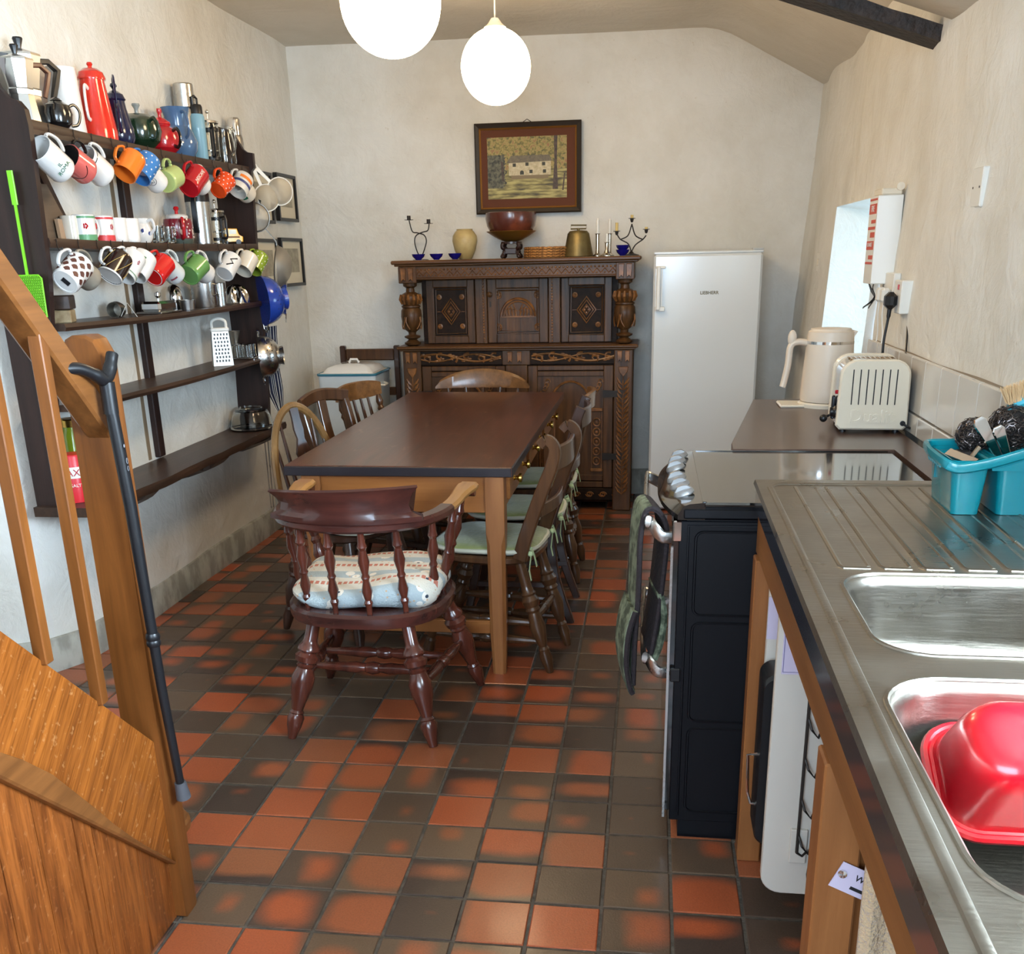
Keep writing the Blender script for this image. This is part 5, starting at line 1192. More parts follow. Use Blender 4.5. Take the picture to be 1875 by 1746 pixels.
o = obj('jelly_mould', g, CHROME, loc=at_shelf(434, 552, 1.280, -2.02)); tag(o, 'fluted silver jelly mould, upside down at the right of the third shelf', 'mould')
# ---------------------------------------------------------------- fourth shelf
t = thing('box_grater', 'steel box grater with white handle on the fourth shelf', 'grater', at_shelf(408, 664, 1.012, -2.0), .55)
obj('body', G().loft([[(-.046, -.030, 0), (.046, -.030, 0), (.046, .030, 0), (-.046, .030, 0)], [(-.038, -.022, .155), (.038, -.022, .155), (.038, .022, .155), (-.038, .022, .155)]]), TIN, t)
g = G()
for j in range(8):
    for k in range(5): z = .018+.017*j; y = -.030+.008*z/.155-.0008; g.box((-.033+.014*k+.003*(j % 2), y-.0015, z), (-.026+.014*k+.003*(j % 2), y+.001, z+.010))
obj('grating_holes', g, BLACK, t)
obj('handle', G().box((-.042, -.026, .155), (.042, .026, .172), .004).tube(spline([(-.032, 0, .17), (-.030, 0, .20), (0, 0, .212), (.030, 0, .20), (.032, 0, .17)], 4), .007, 8), WHITEP, t)
t = thing('steel_jigger', 'small flared steel measure right behind the grater', 'measure', at_shelf(434, 656, 1.013, -2.06), 0)
obj('body', G().lathe([(0, 0), (.012, 0), (.014, .05), (.018, .09), (.030, .135), (.028, .135), (.012, .08), (0, .06)], 18), TIN, t)
t = thing('wire_rack', 'small wire rack at the right end of the fourth shelf', 'rack', at_shelf(446, 656, 1.013, -2.0), .1)
g = G().tube([(-.07, -.06, .012), (.07, -.06, .012), (.07, .06, .012), (-.07, .06, .012)], .002, 5, closed=True)
for k in range(7): g.tube([(-.07+.0233*k, -.06, .012), (-.07+.0233*k, .06, .012)], .0015, 4)
for x, y in ((-.07, -.06), (.07, -.06), (.07, .06), (-.07, .06)): g.tube([(x, y, 0), (x, y, .014)], .002, 4)
obj('wires', g, CHROME, t)
rk = at_shelf(446, 656, 1.028, -2.0)
for k, (dx, dy) in enumerate(((-.02, -.03), (.03, -.02), (-.02, .03), (.032, .032))):
    o = obj('shot_glass', G().lathe([(.0, .062), (.016, .062), (.022, .06), (.024, 0), (.0225, 0), (.019, .054), (0, .056)], 14), GLASS, loc=(rk.x+dx, rk.y+dy, rk.z)); tag(o, ('small upturned glass at the front left of the wire rack', 'small upturned glass at the near right of the wire rack', 'small upturned glass at the back of the wire rack', 'small upturned glass at the far end of the wire rack')[k], 'glass', 'upturned glasses on the wire rack')
# ---------------------------------------------------------------- bottom shelf
o = obj('glass_bowl', G().lathe([(.112, 0), (.114, .006), (.106, .012), (.096, .06), (.082, .088), (.058, .096), (.060, .104), (.054, .104), (.052, .094), (0, .092), (0, .086), (.076, .082), (.092, .058), (.102, .010), (.106, 0)], 36), GLASS, loc=(-2.01, 4.88, .672)); tag(o, 'large clear glass bowl standing upside down on the bottom shelf', 'bowl')
t = thing('salt_tub', 'red tub of salt with white lettered band, behind the newel post', 'tub', (-2.035, 3.275, .668), 0)
TUBR = mat('red tub', (206, 30, 42), .35)
obj('body', G().lathe([(0, 0), (.045, 0), (.045, .165), (.042, .17), (0, .172)], 26), TUBR, t); obj('label', decal(.0452, .088, .128, -140, 40, 24), PAPER, t)
text('lettering', 'SAXA', .034, mat('red lettering', (176, 24, 48), .5), t, rotz(radians(-58)) @ T(.0462, 0, .107) @ roty(pi/2) @ rotz(pi/2)); text('lettering', 'SALT', .016, PAPER, t, rotz(radians(-58)) @ T(.0458, 0, .062) @ roty(pi/2) @ rotz(pi/2))
t = thing('pickle_jar', 'glass jar of green contents with gold lid, behind the salt tub', 'jar', (-2.075, 3.375, .668), 0)
obj('body', G().lathe([(0, 0), (.045, 0), (.047, .01), (.047, .22), (.036, .245), (.036, .255)], 24), mat('green jar', (112, 128, 30), .1, coat=.6), t); obj('lid', G().lathe([(.039, .252), (.040, .276), (.036, .280), (0, .280)], 24), BRASS, t)
# lime fly swat hanging on the outer face of the left end board
t = thing('fly_swat', 'lime green plastic fly swat hanging on the left end of the shelves', 'swat')
P0, P1, P2 = YP(18, 312, 3.165), YP(50, 506, 3.165), YP(84, 560, 3.165)
A = YP(17, 312, 3.17); B_ = YP(28, 375, 3.17); Cc = YP(50, 504, 3.17)
obj('handle', G().band([A, B_], .020, .007, up=(0, 1, 0), bev=.002).band([B_, Cc], .008, .005, up=(0, 1, 0)), LIMEPL, t)
d = (Cc-A).normalized(); s_ = d.cross(Vector((0, 1, 0))).normalized(); g = G()
W = .048; L_ = .13
def sp(u, v): return Cc+d*u+s_*v
g.tube([sp(0, -W*.8), sp(.01, -W), sp(L_, -W*.95), sp(L_, W*.95), sp(.01, W), sp(0, W*.8)], .0028, 6, closed=True)
for k in range(1, 15): v = -W+2*W*k/15; g.band([sp(.002, v), sp(L_, v)], .0036, .0012, up=(0, 1, 0))
for k in range(1, 16): u = L_*k/16; g.band([sp(u, -W), sp(u, W)], .0036, .0012, up=(0, 1, 0))
obj('mesh_head', g, LIMEPL, t)
# ---------------------------------------------------------------- utensils on the right end of the shelves (outer side and hooks)
YE = 5.075
def P5(px, py, y=5.12): return YP(px, py, y)
def sieve(name, label, hookp, ctr, r, m, depth, normal, hm=None, rimw=.006, mesh_m=None, hlen=True):
    t = thing(name, label, 'sieve', group='sieves and colanders on the shelf end')
    hp = Vector(hookp); c = Vector(ctr); n = Vector(normal).normalized(); u = (hp-c); u = (u-n*u.dot(n)).normalized(); v = n.cross(u)
    R = Matrix(((u.x, v.x, n.x, c.x), (u.y, v.y, n.y, c.y), (u.z, v.z, n.z, c.z), (0, 0, 0, 1)))
    i = G(); i.tube([(r*cos(a), r*sin(a), 0) for a in [2*pi*k/28 for k in range(28)]], [(rimw*.4, rimw)]*28, 8, closed=True, flat=None); i.xf(R); obj('rim', i, m, t)
    b = G(); b.lathe([(r*cos(radians(a)), -depth*sin(radians(a))) for a in range(0, 91, 10)], 28, cap=False); b.xf(R); obj('mesh_bowl', b, mesh_m or m, t)
    h = G(); h.band([c+u*r*.98, c+u*(r+.02)+n*.004, hp-u*.012], [.016, .014, .018], .004, up=n); h.tube([hp+u*.014*cos(a)+v*.010*sin(a) for a in [2*pi*k/12 for k in range(12)]], .003, 6, closed=True); obj('handle', h, hm or m, t); return t
MESHM = mat('fine sieve mesh', (168, 160, 146), .5, .4, alpha=.55); MESHW = mat('pale sieve mesh', (198, 186, 164), .6, alpha=.6)
NP = Vector((.86, -.50, .12))
sieve('plastic_sieve', 'white plastic sieve with outer handle, right of the two at the shelf end', P5(466, 304, 5.09), P5(512, 350, 5.16), .062, WHITEP, .035, (-.55, .80, .10), mesh_m=MESHW)
sieve('plastic_sieve', 'white plastic sieve, left of the two hanging at the shelf end', P5(463, 306, 5.08), P5(488, 362, 5.12), .060, WHITEP, .035, (-.50, .82, .10), mesh_m=MESHW)
sieve('splatter_sieve', 'round flat steel sieve hanging below the mugs at the shelf end', P5(470, 388, 5.07), P5(468, 398, 5.075), .066, TIN, .02, (-.2, .95, .05), mesh_m=MESHM)
sieve('large_sieve', 'large steel sieve with long wire handle, above the blue colander', P5(464, 388, 5.08), P5(507, 487, 5.13), .098, TIN, .075, (-.96, -.22, .12), mesh_m=MESHM)
def colander(name, label, ctr, r, depth, n, m, foot=True, holes=True):
    t = thing(name, label, 'colander', group='sieves and colanders on the shelf end')
    c = Vector(ctr); n = Vector(n).normalized(); R = T(c) @ n.to_track_quat('Z', 'Y').to_matrix().to_4x4()
    g = G(); pr = [(r*cos(radians(a))**.75, depth*sin(radians(a))) for a in range(0, 80, 8)]
    g.lathe([(r*1.05, -.002), (r*1.05, .002)]+pr+[(pr[-1][0]*.2, depth*1.0), (0, depth)]+[(q*.975, z*.97-.001) for q, z in pr[::-1]], 34); g.xf(R); obj('bowl', g, m, t)
    if foot: g = G(); g.lathe([(r*.50, depth*.90), (r*.42, depth*.98), (r*.46, depth*1.16), (r*.44, depth*1.16), (r*.38, depth*.98)], 28); g.xf(R); obj('foot', g, m, t)
    g = G()
    for k in range(16):
        for j, a in enumerate((26, 34, 42)):
            f = 2*pi*(k+.5*(j % 2))/16; rr = r*cos(radians(a))**.75+.0012; i = g.mark(); g.lathe([(.0032, 0), (0, .0002)], 6, T(rr*cos(f), rr*sin(f), depth*sin(radians(a))+.0008) @ rotz(f) @ roty(radians(55)))
    g.xf(R); obj('drain_holes', g, INK, t)
    for s in (-1, 1):
        g = G(); g.tube([(q, s*(r*1.02*sqrt(max(0, 1-(q/r)**2))+e), 0) for q, e in ((-.035, 0), (-.03, .025), (0, .034), (.03, .025), (.035, 0))], .0035, 6)
        g.xf(R); obj('handle', g, CHROME, t)
    return t
colander('blue_colander', 'cobalt blue enamel colander hanging side-on at the shelf end', P5(480, 550, 4.99), .118, .105, (.78, .62, .05), COBALT)
colander('small_blue_colander', 'smaller cobalt blue colander hanging behind the large blue one', P5(524, 548, 5.20), .078, .045, (-.92, -.30, .10), COBALT, foot=False)
colander('steel_colander', 'steel colander with foot ring, hanging below the blue colander', P5(478, 653, 5.0), .104, .098, (.95, .28, .04), STEEL)
STR_ = mat('navy striped cloth', (26, 30, 54), .85); t_ = NT(STR_); tc = t_.add('ShaderNodeTexCoord'); sxx = t_.add('ShaderNodeSeparateXYZ'); t_.link(tc.outputs['UV'], sxx.inputs[0])
def cloth(name, pts_l, pts_r, nfold, amp, m, nrm, th=.004, nu=24):
    g = G(); loops = []
    for a, b in zip(pts_l, pts_r):
        a = Vector(a); b = Vector(b); row = []
        for k in range(nu+1): t = k/nu; row.append(a.lerp(b, t)+Vector(nrm)*amp*sin(2*pi*nfold*t))
        loops.append(row+[p-Vector(nrm)*th for p in row[::-1]])
    return g.loft(loops)
ap_ = thing('striped_apron', 'navy and white striped apron hanging below the steel colander', 'apron')
L5 = [P5(478, 600, 5.08), P5(484, 680, 5.08), P5(490, 722, 5.08), P5(508, 752, 5.08)]; R5 = [P5(506, 596, 5.12), P5(509, 660, 5.12), P5(518, 712, 5.12), P5(519, 756, 5.12)]
obj('cloth', cloth('c', [L5[0].lerp(L5[1], .5), *L5], [R5[0].lerp(R5[1], .5), *R5][0:5], 2, .008, STR_, (0, -1, 0)) if 0 else cloth('c', L5, R5, 2, .008, STR_, (0, -1, 0)), STR_, ap_)
g = G()
for k in range(7):
    t = (k+.5)/7; g.tube([L5[i].lerp(R5[i], t)+Vector((0, -1, 0))*(.008*sin(4*pi*t)+.002) for i in range(4)], .0014, 4)
obj('white_stripes', g, PAPER, ap_)
for k, (x0, x1, y0, y1, lab) in enumerate(((484, 497, 800, 930, 'leftmost long steel skewer hanging below the shelf end'), (489, 503, 790, 950, 'second long steel skewer hanging below the shelf end'), (499, 508, 790, 955, 'flat steel rule hanging below the shelf end'), (504, 511, 785, 940, 'thin rightmost skewer hanging below the shelf end'))):
    a = P5(x0, y0, 5.07+.02*k); b = P5(x1, y1, 5.09+.02*k); t = thing('steel_rule' if k == 2 else 'long_skewer', lab, 'rule' if k == 2 else 'skewer', group='long utensils below the shelf end')
    obj('blade', G().band([a, b], .014 if k == 2 else .006, .002, up=(0, -1, 0)), mat('steel rule face', (190, 186, 170), .4, .5) if k == 2 else STEEL, t); obj('ring', G().tube([a+Vector((.008*cos(q), 0, .010+.008*sin(q))) for q in [2*pi*e/10 for e in range(10)]], .0015, 5, closed=True), STEEL, t)
# four small framed prints on the wall past the shelves
def frame(label, ya, yb, za, zb, k):
    t = thing('framed_print', label, 'picture', group='framed prints on the left wall')
    x = -2.125; w = .018
    obj('frame', G().box((x-.008, ya, za), (x+.016, ya+w, zb), .002).box((x-.008, yb-w, za), (x+.016, yb, zb), .002).box((x-.008, ya+w, zb-w), (x+.016, yb-w, zb), .002).box((x-.008, ya+w, za), (x+.016, yb-w, za+w), .002), BLACK, t)
    obj('mount', G().box((x-.006, ya+w, za+w), (x+.002, yb-w, zb-w)), mat('cream picture mount', (214, 204, 180), .8), t)
    obj('print', G().box((x+.001, ya+w+.045, za+w+.06), (x+.0035, yb-w-.045, zb-w-.04)), mat('grey engraving', (140, 134, 118), .8, col2=(176, 168, 146), ns=28, contrast=(.3, .7)), t)
frame('black framed print, upper one nearer the corner', 5.85, 6.17, 1.69, 1.945, 0)
frame('black framed print, upper one beside the shelf end', 5.36, 5.77, 1.67, 1.935, 1)
frame('black framed print, lower one nearer the corner', 5.83, 6.20, 1.33, 1.60, 2)
frame('black framed print, lower one beside the shelf end', 5.36, 5.77, 1.315, 1.59, 3)
# ================================================================ STAIRCASE (front left)
st = thing('oak_staircase', 'varnished oak staircase side with newel post, balusters and handrail, front left', 'staircase')
g = G(); NX0, NX1, NY0, NY1 = -1.142, -1.058, 1.857, 1.916
top = [(NX0, 0), (NX1, 0), (NX1, 1.305), (NX1-.012, 1.330), (NX1-.028, 1.338), (NX0+.028, 1.338), (NX0+.012, 1.330), (NX0, 1.305)]
nw = obj('newel_post', g.prism(top, 'y', NY0, NY1, .006), OAK, st)
RS = -1.134
def rp(y, x, up): return (x, y, 1.508+RS*(y-1.6)-up)
g = G()
def rsec(y): return [(-1.060-c, y, 1.502+RS*(y-1.605)-z) for c, z in ((0, .010), (0, .070), (.006, .076), (.050, .076), (.056, .070), (.056, .012), (.046, 0), (.010, 0))]
hr_ = obj('handrail', g.loft([rsec(.95), rsec(1.3), rsec(1.6), rsec(1.857)]), OAKY, st)
for y in (1.523-.149*3, 1.523-.149*2, 1.523-.149, 1.523, 1.672):
    z0 = 1.321-1.0*(y-1.0)-.01; z1 = 1.502+RS*(y-1.605)-.07
    obj('baluster', G().box((-1.086, y, z0), (-1.061, y+.024, z1+.01), .002), OAK, st)
# closed string, slanting down to the newel, with a bevelled lower moulding
def sz(y): return .903-1.0*(y-1.419)
g = G().prism([(.6, sz(.6)), (1.862, sz(1.862)), (1.862, sz(1.862)-.315), (.6, sz(.6)-.315)], 'x', -1.104, -1.072, .002)
sg = wood('oak string', (172, 106, 48), (140, 82, 36), 'Y', rough=.26, fine=20, coat=.4)
def oakfig(m, a, b, rot, fl, fine=26):
    """figured oak: long grain with cathedral bands and pale flecks"""
    t = NT(m); p = t.n['Principled BSDF']; tc = t.add('ShaderNodeTexCoord'); mp = t.add('ShaderNodeMapping'); mp.inputs['Rotation'].default_value = (rot, 0, 0)
    t.link(tc.outputs['Object'], mp.inputs[0]); m2 = t.add('ShaderNodeMapping'); m2.inputs['Scale'].default_value = (1, 1, .07); t.link(mp.outputs[0], m2.inputs[0])
    n1 = t.add('ShaderNodeTexNoise', i_Scale=fine, i_Detail=6, i_Roughness=.7, i_Distortion=.8); t.link(m2.outputs[0], n1.inputs['Vector'])
    n2 = t.add('ShaderNodeTexNoise', i_Scale=fine*7, i_Detail=3); t.link(m2.outputs[0], n2.inputs['Vector'])
    f = t.add('ShaderNodeTexNoise', i_Scale=75, i_Detail=3); t.link(mp.outputs[0], f.inputs['Vector'])
    c = t.ramp(n1.outputs[0], [(.32, lin(b)), (.62, lin(a))])
    c = t.mix(1.0, c, t.ramp(n2.outputs[0], [(.35, (.72, .68, .62, 1)), (.55, (1, 1, 1, 1))]), 'MULTIPLY')
    c = t.mix(t.ramp(f.outputs[0], [(.62, (0, 0, 0, 1)), (.76, (.5, .5, .5, 1))]), c, lin(fl)); t.link(c, p.inputs['Base Color'])
oakfig(sg, (150, 86, 34), (108, 58, 24), radians(45), (186, 134, 82))
so = obj('string_board', g, sg, st)
mc = [(.95, 1.060), (1.15, .90), (1.30, .765), (1.358, .705), (1.42, .655), (1.486, .592), (1.54, .525), (1.596, .455), (1.65, .385), (1.71, .315), (1.77, .250), (1.862, .155)]
lo = [(y, .199-1.0*(y-1.811)-.004) for y, z in mc]
o = obj('lower_moulding', G().loft([[(-1.075, y, z), (-1.0655, y, z-.004), (-1.062, y, z2+.006), (-1.066, y, z2), (-1.10, y, z2), (-1.10, y, z)] for (y, z), (_, z2) in zip(mc, lo)]), OAKY, st)
PB = wood('oak panel boards', (156, 92, 44), (104, 58, 27), 'Z', rough=.3, fine=30, coat=.25)
oakfig(PB, (150, 84, 36), (86, 42, 18), 0, (178, 120, 74), 30)
yy = [1.862, 1.74, 1.594, 1.541, 1.434, 1.33, 1.22, 1.11, 1.0, .89, .78]
for a, b in zip(yy, yy[1:]):
    g = G().prism([(b+.0012, .0), (a-.0012, .0), (a-.0012, .199-(a-1.811)+.01), (b+.0012, .199-(b-1.811)+.01)], 'x', -1.096, -1.082+rnd.uniform(-.0012, .0012), .0015); obj('panel_board', g, PB, st)
g = G(); TR = [(-1.9, 1.92), (-1.15, 1.92)]+arc(-1.18, 1.99+.02, .075, -70, 60, 8)+[(-1.20, 2.14), (-1.9, 2.14)]
obj('tread', G().prism(TR, 'z', .135, .165, .006), OAKY, st)
obj('riser', G().box((-1.9, 2.07, 0), (-1.20, 2.09, .136)), OAK, st)
for k in range(1, 5):
    y = 1.92-.20*k; z = .15+.19*k
    obj('tread', G().box((-1.92, y, z), (-1.105, y+.225, z+.028), .005), OAKY, st); obj('riser', G().box((-1.92, y+.19, z-.162), (-1.105, y+.208, z)), OAK, st)
obj('far_string', G().prism([(.9, 1.25), (2.1, .32), (2.1, 0), (.9, 0)], 'x', -1.95, -1.92), OAK, st)
# walking stick hooked over the handrail
t = thing('walking_stick', 'black adjustable walking stick with curved handle, hanging from the newel post', 'walking stick')
SP = [(-1.036, 1.826, 1.245), (-1.030, 1.834, 1.03), (-1.030, 1.850, .62), (-1.028, 1.866, .372)]
SP = [Vector(p)-Vector((0, 0, .022)) for p in SP]
b = obj('shaft', G().tube([SP[0], SP[1], SP[2], SP[3]], [.0125, .0125, .0105, .0095], 14), BLACK, t)
obj('collar', G().cyl(SP[0]+Vector((0, 0, .030)), SP[0]-Vector((0, 0, .03)), .0145), BLACK, b)
obj('collar', G().lathe([(.0128, 0), (.0150, .004), (.0150, .010), (.0135, .014), (.0150, .018), (.0150, .024), (.0128, .030)], 14, T(-1.0302, 1.8455, .70)), BLACK, b)
obj('handle', G().tube(spline([(-1.072, 1.745, 1.286), (-1.056, 1.772, 1.284), (-1.042, 1.800, 1.270), (-1.037, 1.820, 1.258), (-1.034, 1.838, 1.272), (-1.032, 1.850, 1.296), (-1.032, 1.855, 1.304)], 5), [.006]+[.0115]*9+[.013]*13+[.0115]*7+[.004], 12), BLACK, t)
obj('ferrule', G().cyl(SP[3]+Vector((0, -.001, .012)), SP[3]+Vector((.001, .004, -.030)), .0125, .0165), RUBBER, t)
obj('brand_mark', G().ball((-1.0195, 1.826, 1.13), .003, (.3, 1, 1.2), 8, 5).tube([(-1.0185, 1.827+.003*cos(a), 1.10+.006*sin(a)) for a in [q*pi/4 for q in range(8)]], .0005, 4, closed=True).tube([(-1.0185, 1.827+.003*cos(a), 1.085+.005*sin(a)) for a in [q*pi/4 for q in range(8)]], .0005, 4, closed=True), GREYP, t)

# ================================================================ LAMPS
GLOBE = mat('lit opal globe', (255, 224, 180), .3, emit=LAMP)
for x, y, z, lab in ((-.804, 3.357, 2.199, 'larger-looking lit white globe pendant lamp, nearer the camera'), (-.699, 4.816, 2.25, 'lit white globe pendant lamp farther off, in front of the picture')):
    t = thing('globe_lamp', lab, 'lamp', (x, y, 0), 0, 'globe pendants over the table')
    obj('globe', G().ball((0, 0, z), .152, n=40, m=24), GLOBE, t)
    obj('gallery', G().lathe([(.045, z+.142), (.048, z+.15), (.030, z+.165), (.016, z+.185), (0, z+.186)], 20), WHITEP, t)
    obj('cord', G().cyl((0, 0, z+.18), (0, 0, 2.648), .0035, n=8), WHITEP, t)
    obj('ceiling_rose', G().lathe([(.02, 2.620), (.042, 2.628), (.045, 2.67), (0, 2.67)], 20), WHITEP, t)

# ================================================================ PICTURE
pc = thing('framed_painting', 'framed painting of a white cottage among autumn trees, over the sideboard', 'picture')
PX0, PX1, PZ0, PZ1, PY = -1.056, -.428, 1.712, 2.206, 6.345
GOLDF = mat('old gilt', (168, 118, 58), .35, .7); DKFR = mat('dark frame paint', (42, 32, 22), .4); MOUNT = mat('rust brown mount', (96, 54, 34), .85)
def mitre(g, x0, x1, z0, z1, w, ya, yb):
    o_ = [(x0, z0), (x1, z0), (x1, z1), (x0, z1)]; i_ = [(x0+w, z0+w), (x1-w, z0+w), (x1-w, z1-w), (x0+w, z1-w)]
    L = [[Vector((*[(p[0], y_, p[1])][0],)) for p in q] for q, y_ in ((o_, yb), (o_, ya+.004), ([(a+(b-a)*.25, c+(d-c)*.25) for (a, c), (b, d) in zip(o_, i_)], ya), (i_, ya+.008), (i_, yb))]
    return g.loft(L, cap0=False, cap1=False)
f = obj('frame', mitre(G(), PX0, PX1, PZ0, PZ1, .028, PY-.022, PY+.01), DKFR, pc, sharp=20)
obj('gilt_slip', mitre(G(), PX0+.026, PX1-.026, PZ0+.026, PZ1-.026, .011, PY-.018, PY+.008), GOLDF, f, sharp=20)
obj('mount', G().box((PX0+.035, PY-.006, PZ0+.035), (PX1-.035, PY+.004, PZ1-.035)), MOUNT, pc)
ax0, ax1, az0, az1 = PX0+.073, PX1-.085, PZ0+.082, PZ1-.077
def art():
    m = mat('painting canvas', (150, 140, 80), .6); t = NT(m); p = t.n['Principled BSDF']
    tc = t.add('ShaderNodeTexCoord'); s = t.add('ShaderNodeSeparateXYZ'); t.link(tc.outputs['Object'], s.inputs[0])
    n1 = t.add('ShaderNodeTexNoise', i_Scale=48, i_Detail=6, i_Distortion=.8); t.link(tc.outputs['Object'], n1.inputs['Vector'])
    mp = t.add('ShaderNodeMapping'); mp.inputs['Scale'].default_value = (.35, 1, 2.4); t.link(tc.outputs['Object'], mp.inputs[0])
    n2 = t.add('ShaderNodeTexNoise', i_Scale=26, i_Detail=4); t.link(mp.outputs[0], n2.inputs['Vector'])
    tree = t.ramp(n1.outputs[0], [(.30, lin((74, 76, 60))), (.44, lin((128, 118, 66))), (.54, lin((168, 150, 92))), (.66, lin((150, 112, 76)))])
    grd = t.ramp(n2.outputs[0], [(.34, lin((66, 62, 54))), (.48, lin((134, 124, 78))), (.6, lin((184, 172, 112)))])
    dk = t.ramp(n1.outputs[0], [(.35, lin((50, 52, 50))), (.6, lin((110, 108, 88)))])
    zc = t.math('GREATER_THAN', s.outputs[2], .16)
    c = t.mix(zc, grd, tree)
    left = t.math('MULTIPLY', t.math('LESS_THAN', t.math('ADD', s.outputs[0], t.math('MULTIPLY', n1.outputs[0], .12)), .165), t.math('COMPARE', s.outputs[2], .15, .09))
    c = t.mix(left, c, dk); t.link(c, p.inputs['Base Color']); return m
pa = obj('painted_canvas', G().box((0, 0, 0), (ax1-ax0, .003, az1-az0)), art(), pc, (ax0, PY-.0095, az0))
W_, H_ = ax1-ax0, az1-az0
def fq(g, pts, y=-.0004): g.add([(u*W_, y, v*H_) for u, v in pts], [tuple(range(len(pts)))])
hw = mat('painted cottage wall', (212, 200, 168), .6, col2=(180, 164, 128), ns=50); hr2 = mat('painted slate roof', (98, 90, 78), .6, col2=(124, 112, 90), ns=60); hd = mat('painted window dark', (58, 58, 50), .6); ht = mat('painted tree trunk', (92, 74, 66), .6, col2=(60, 52, 48), ns=60)
g = G(); fq(g, [(.27, .38), (.80, .38), (.80, .60), (.27, .60)]); obj('cottage_wall', g, hw, pa)
g = G(); fq(g, [(.24, .58), (.82, .60), (.78, .70), (.30, .70)], -.0007); obj('cottage_roof', g, hr2, pa)
g = G()
for u, v in ((.32, .52), (.48, .53), (.69, .53), (.53, .41), (.70, .41)): fq(g, [(u, v), (u+.04, v), (u+.04, v+.055), (u, v+.055)], -.0008)
fq(g, [(.41, .39)]+[(.435-.025*cos(a), .43+.03*sin(a)) for a in (0.3, 1.2, 1.9, 2.8)]+[(.46, .39)], -.0008); obj('cottage_windows', g, hd, pa)
g = G(); fq(g, [(.30, .32), (.76, .32), (.78, .38), (.30, .38)], -.0009); obj('garden_wall', g, mat('painted garden wall', (130, 112, 84), .6), pa)
g = G(); fq(g, [(.82, .14), (.89, .14), (.875, .6), (.885, 1), (.84, 1), (.845, .6)], -.0010); fq(g, [(.18, .30), (.21, .28), (.20, .6), (.17, .62)], -.001); fq(g, [(.94, .12), (.96, .12), (.98, .4), (.965, .4)], -.001); obj('tree_trunks', g, ht, pa)
obj('hanging_cord', G().tube([(-.78, PY, 2.20), (-.745, PY, 2.222), (-.71, PY, 2.20)], .002, 5), IRON, pc)

# ================================================================ ON THE SIDEBOARD
ST = 1.461
def sbx(px, y=6.08): return YP(px, 466, y).x
def cobalt(label, px, y, z=ST): o = obj('cobalt_bowl', G().lathe([(.0, .002), (.012, .002), (.016, 0), (.018, .004), (.033, .018), (.039, .033), (.036, .033), (.030, .018), (.012, .007), (0, .006)], 22), COBGL, loc=(sbx(px, y), y, z)); tag(o, label, 'bowl', 'small cobalt bowls on the sideboard'); return o
cobalt('small cobalt blue bowl below the two-branched candlestick', 766, 5.965); cobalt('small cobalt blue bowl, middle of the left three', 799, 5.965); cobalt('small cobalt blue bowl just left of the tan vase', 833, 5.965)
cobalt('lower cobalt bowl of the stacked pair near the candelabrum', 1140, 5.98); cobalt('upper cobalt bowl of the stacked pair near the candelabrum', 1140, 5.98, ST+.024)
t = thing('twisted_candlestick', 'two-branched wrought iron candlestick with looped stem, left end of the sideboard', 'candlestick', (sbx(770, 6.10), 6.10, ST))
obj('base', G().lathe([(0, .004), (.045, .003), (.048, 0), (0, 0)], 20), IRON, t)
S = 1/318
def pp(px, py): return ((px-770)*S, 0, (466-py)*S)
obj('stem', G().tube(spline([pp(770, 464), pp(763, 448), pp(760, 432), pp(764, 422), pp(776, 417), pp(786, 414), pp(789, 403)], 6), .0035, 7).tube(spline([(q[0], .006, q[2]) for q in (pp(770, 464), pp(778, 446), pp(782, 432), pp(778, 422), pp(766, 418), pp(756, 415), pp(751, 396))], 6), .0035, 7), IRON, t)
for px, py in ((751, 396), (788, 403)):
    x, _, z = pp(px, py); c = obj('candle_cup', G().lathe([(0, 0), (.026, .002), (.027, .004), (.011, .005), (.011, .026), (.009, .026), (.009, .006), (0, .006)], 16, T(x, 0, z)), IRON, t); obj('candle_stub', G().cyl((x, 0, z+.006), (x, 0, z+.030), .0085), CREAMP, c)
o = obj('stoneware_vase', G().lathe([(0, 0), (.034, 0), (.040, .004), (.062, .05), (.073, .100), (.070, .128), (.055, .150), (.046, .158), (.048, .165), (.044, .165), (.042, .155), (.05, .14), (.055, .06), (0, .01)], 30), STONEW, loc=(sbx(852, 6.08), 6.08, ST)); tag(o, 'rounded tan stoneware vase on the sideboard', 'vase')
BX = sbx(937, 6.10)
t = thing('carved_stand', 'small dark carved wooden stand under the brass dish', 'stand', (BX, 6.10, ST))
DKC = mat('black carved wood', (44, 22, 16), .4, coat=.3); obj('ring', G().lathe([(.050, .078), (.062, .078), (.062, .090), (.050, .090)], 20), DKC, t)
for k in range(4):
    a = pi/4+k*pi/2; g = G(); g.tube(spline([(.058, 0, .085), (.070, 0, .065), (.052, 0, .045), (.060, 0, .020), (.075, 0, .004)], 5), [.010, .012, .013, .012, .011]*4+[.008], 8); g.ball((.050, 0, .050), .012, (1, .6, 1), 8, 5).ball((.066, 0, .020), .010, (1, .6, 1), 8, 5); g.xf(rotz(a)); obj('leg', g, DKC, t)
obj('fretwork', G().box((-.045, -.045, .022), (.045, -.035, .055), .004).box((-.045, .035, .022), (.045, .045, .055), .004), DKC, t)
o = obj('brass_dish', G().lathe([(0, 0), (.03, 0), (.06, .008), (.10, .028), (.138, .052), (.145, .056), (.142, .058), (.10, .034), (.05, .010), (0, .007)], 36), mat('tarnished brass dish', (150, 108, 44), .35, .6), loc=(BX, 6.10, ST+.090)); tag(o, 'shallow tarnished brass dish under the wooden bowl', 'dish')
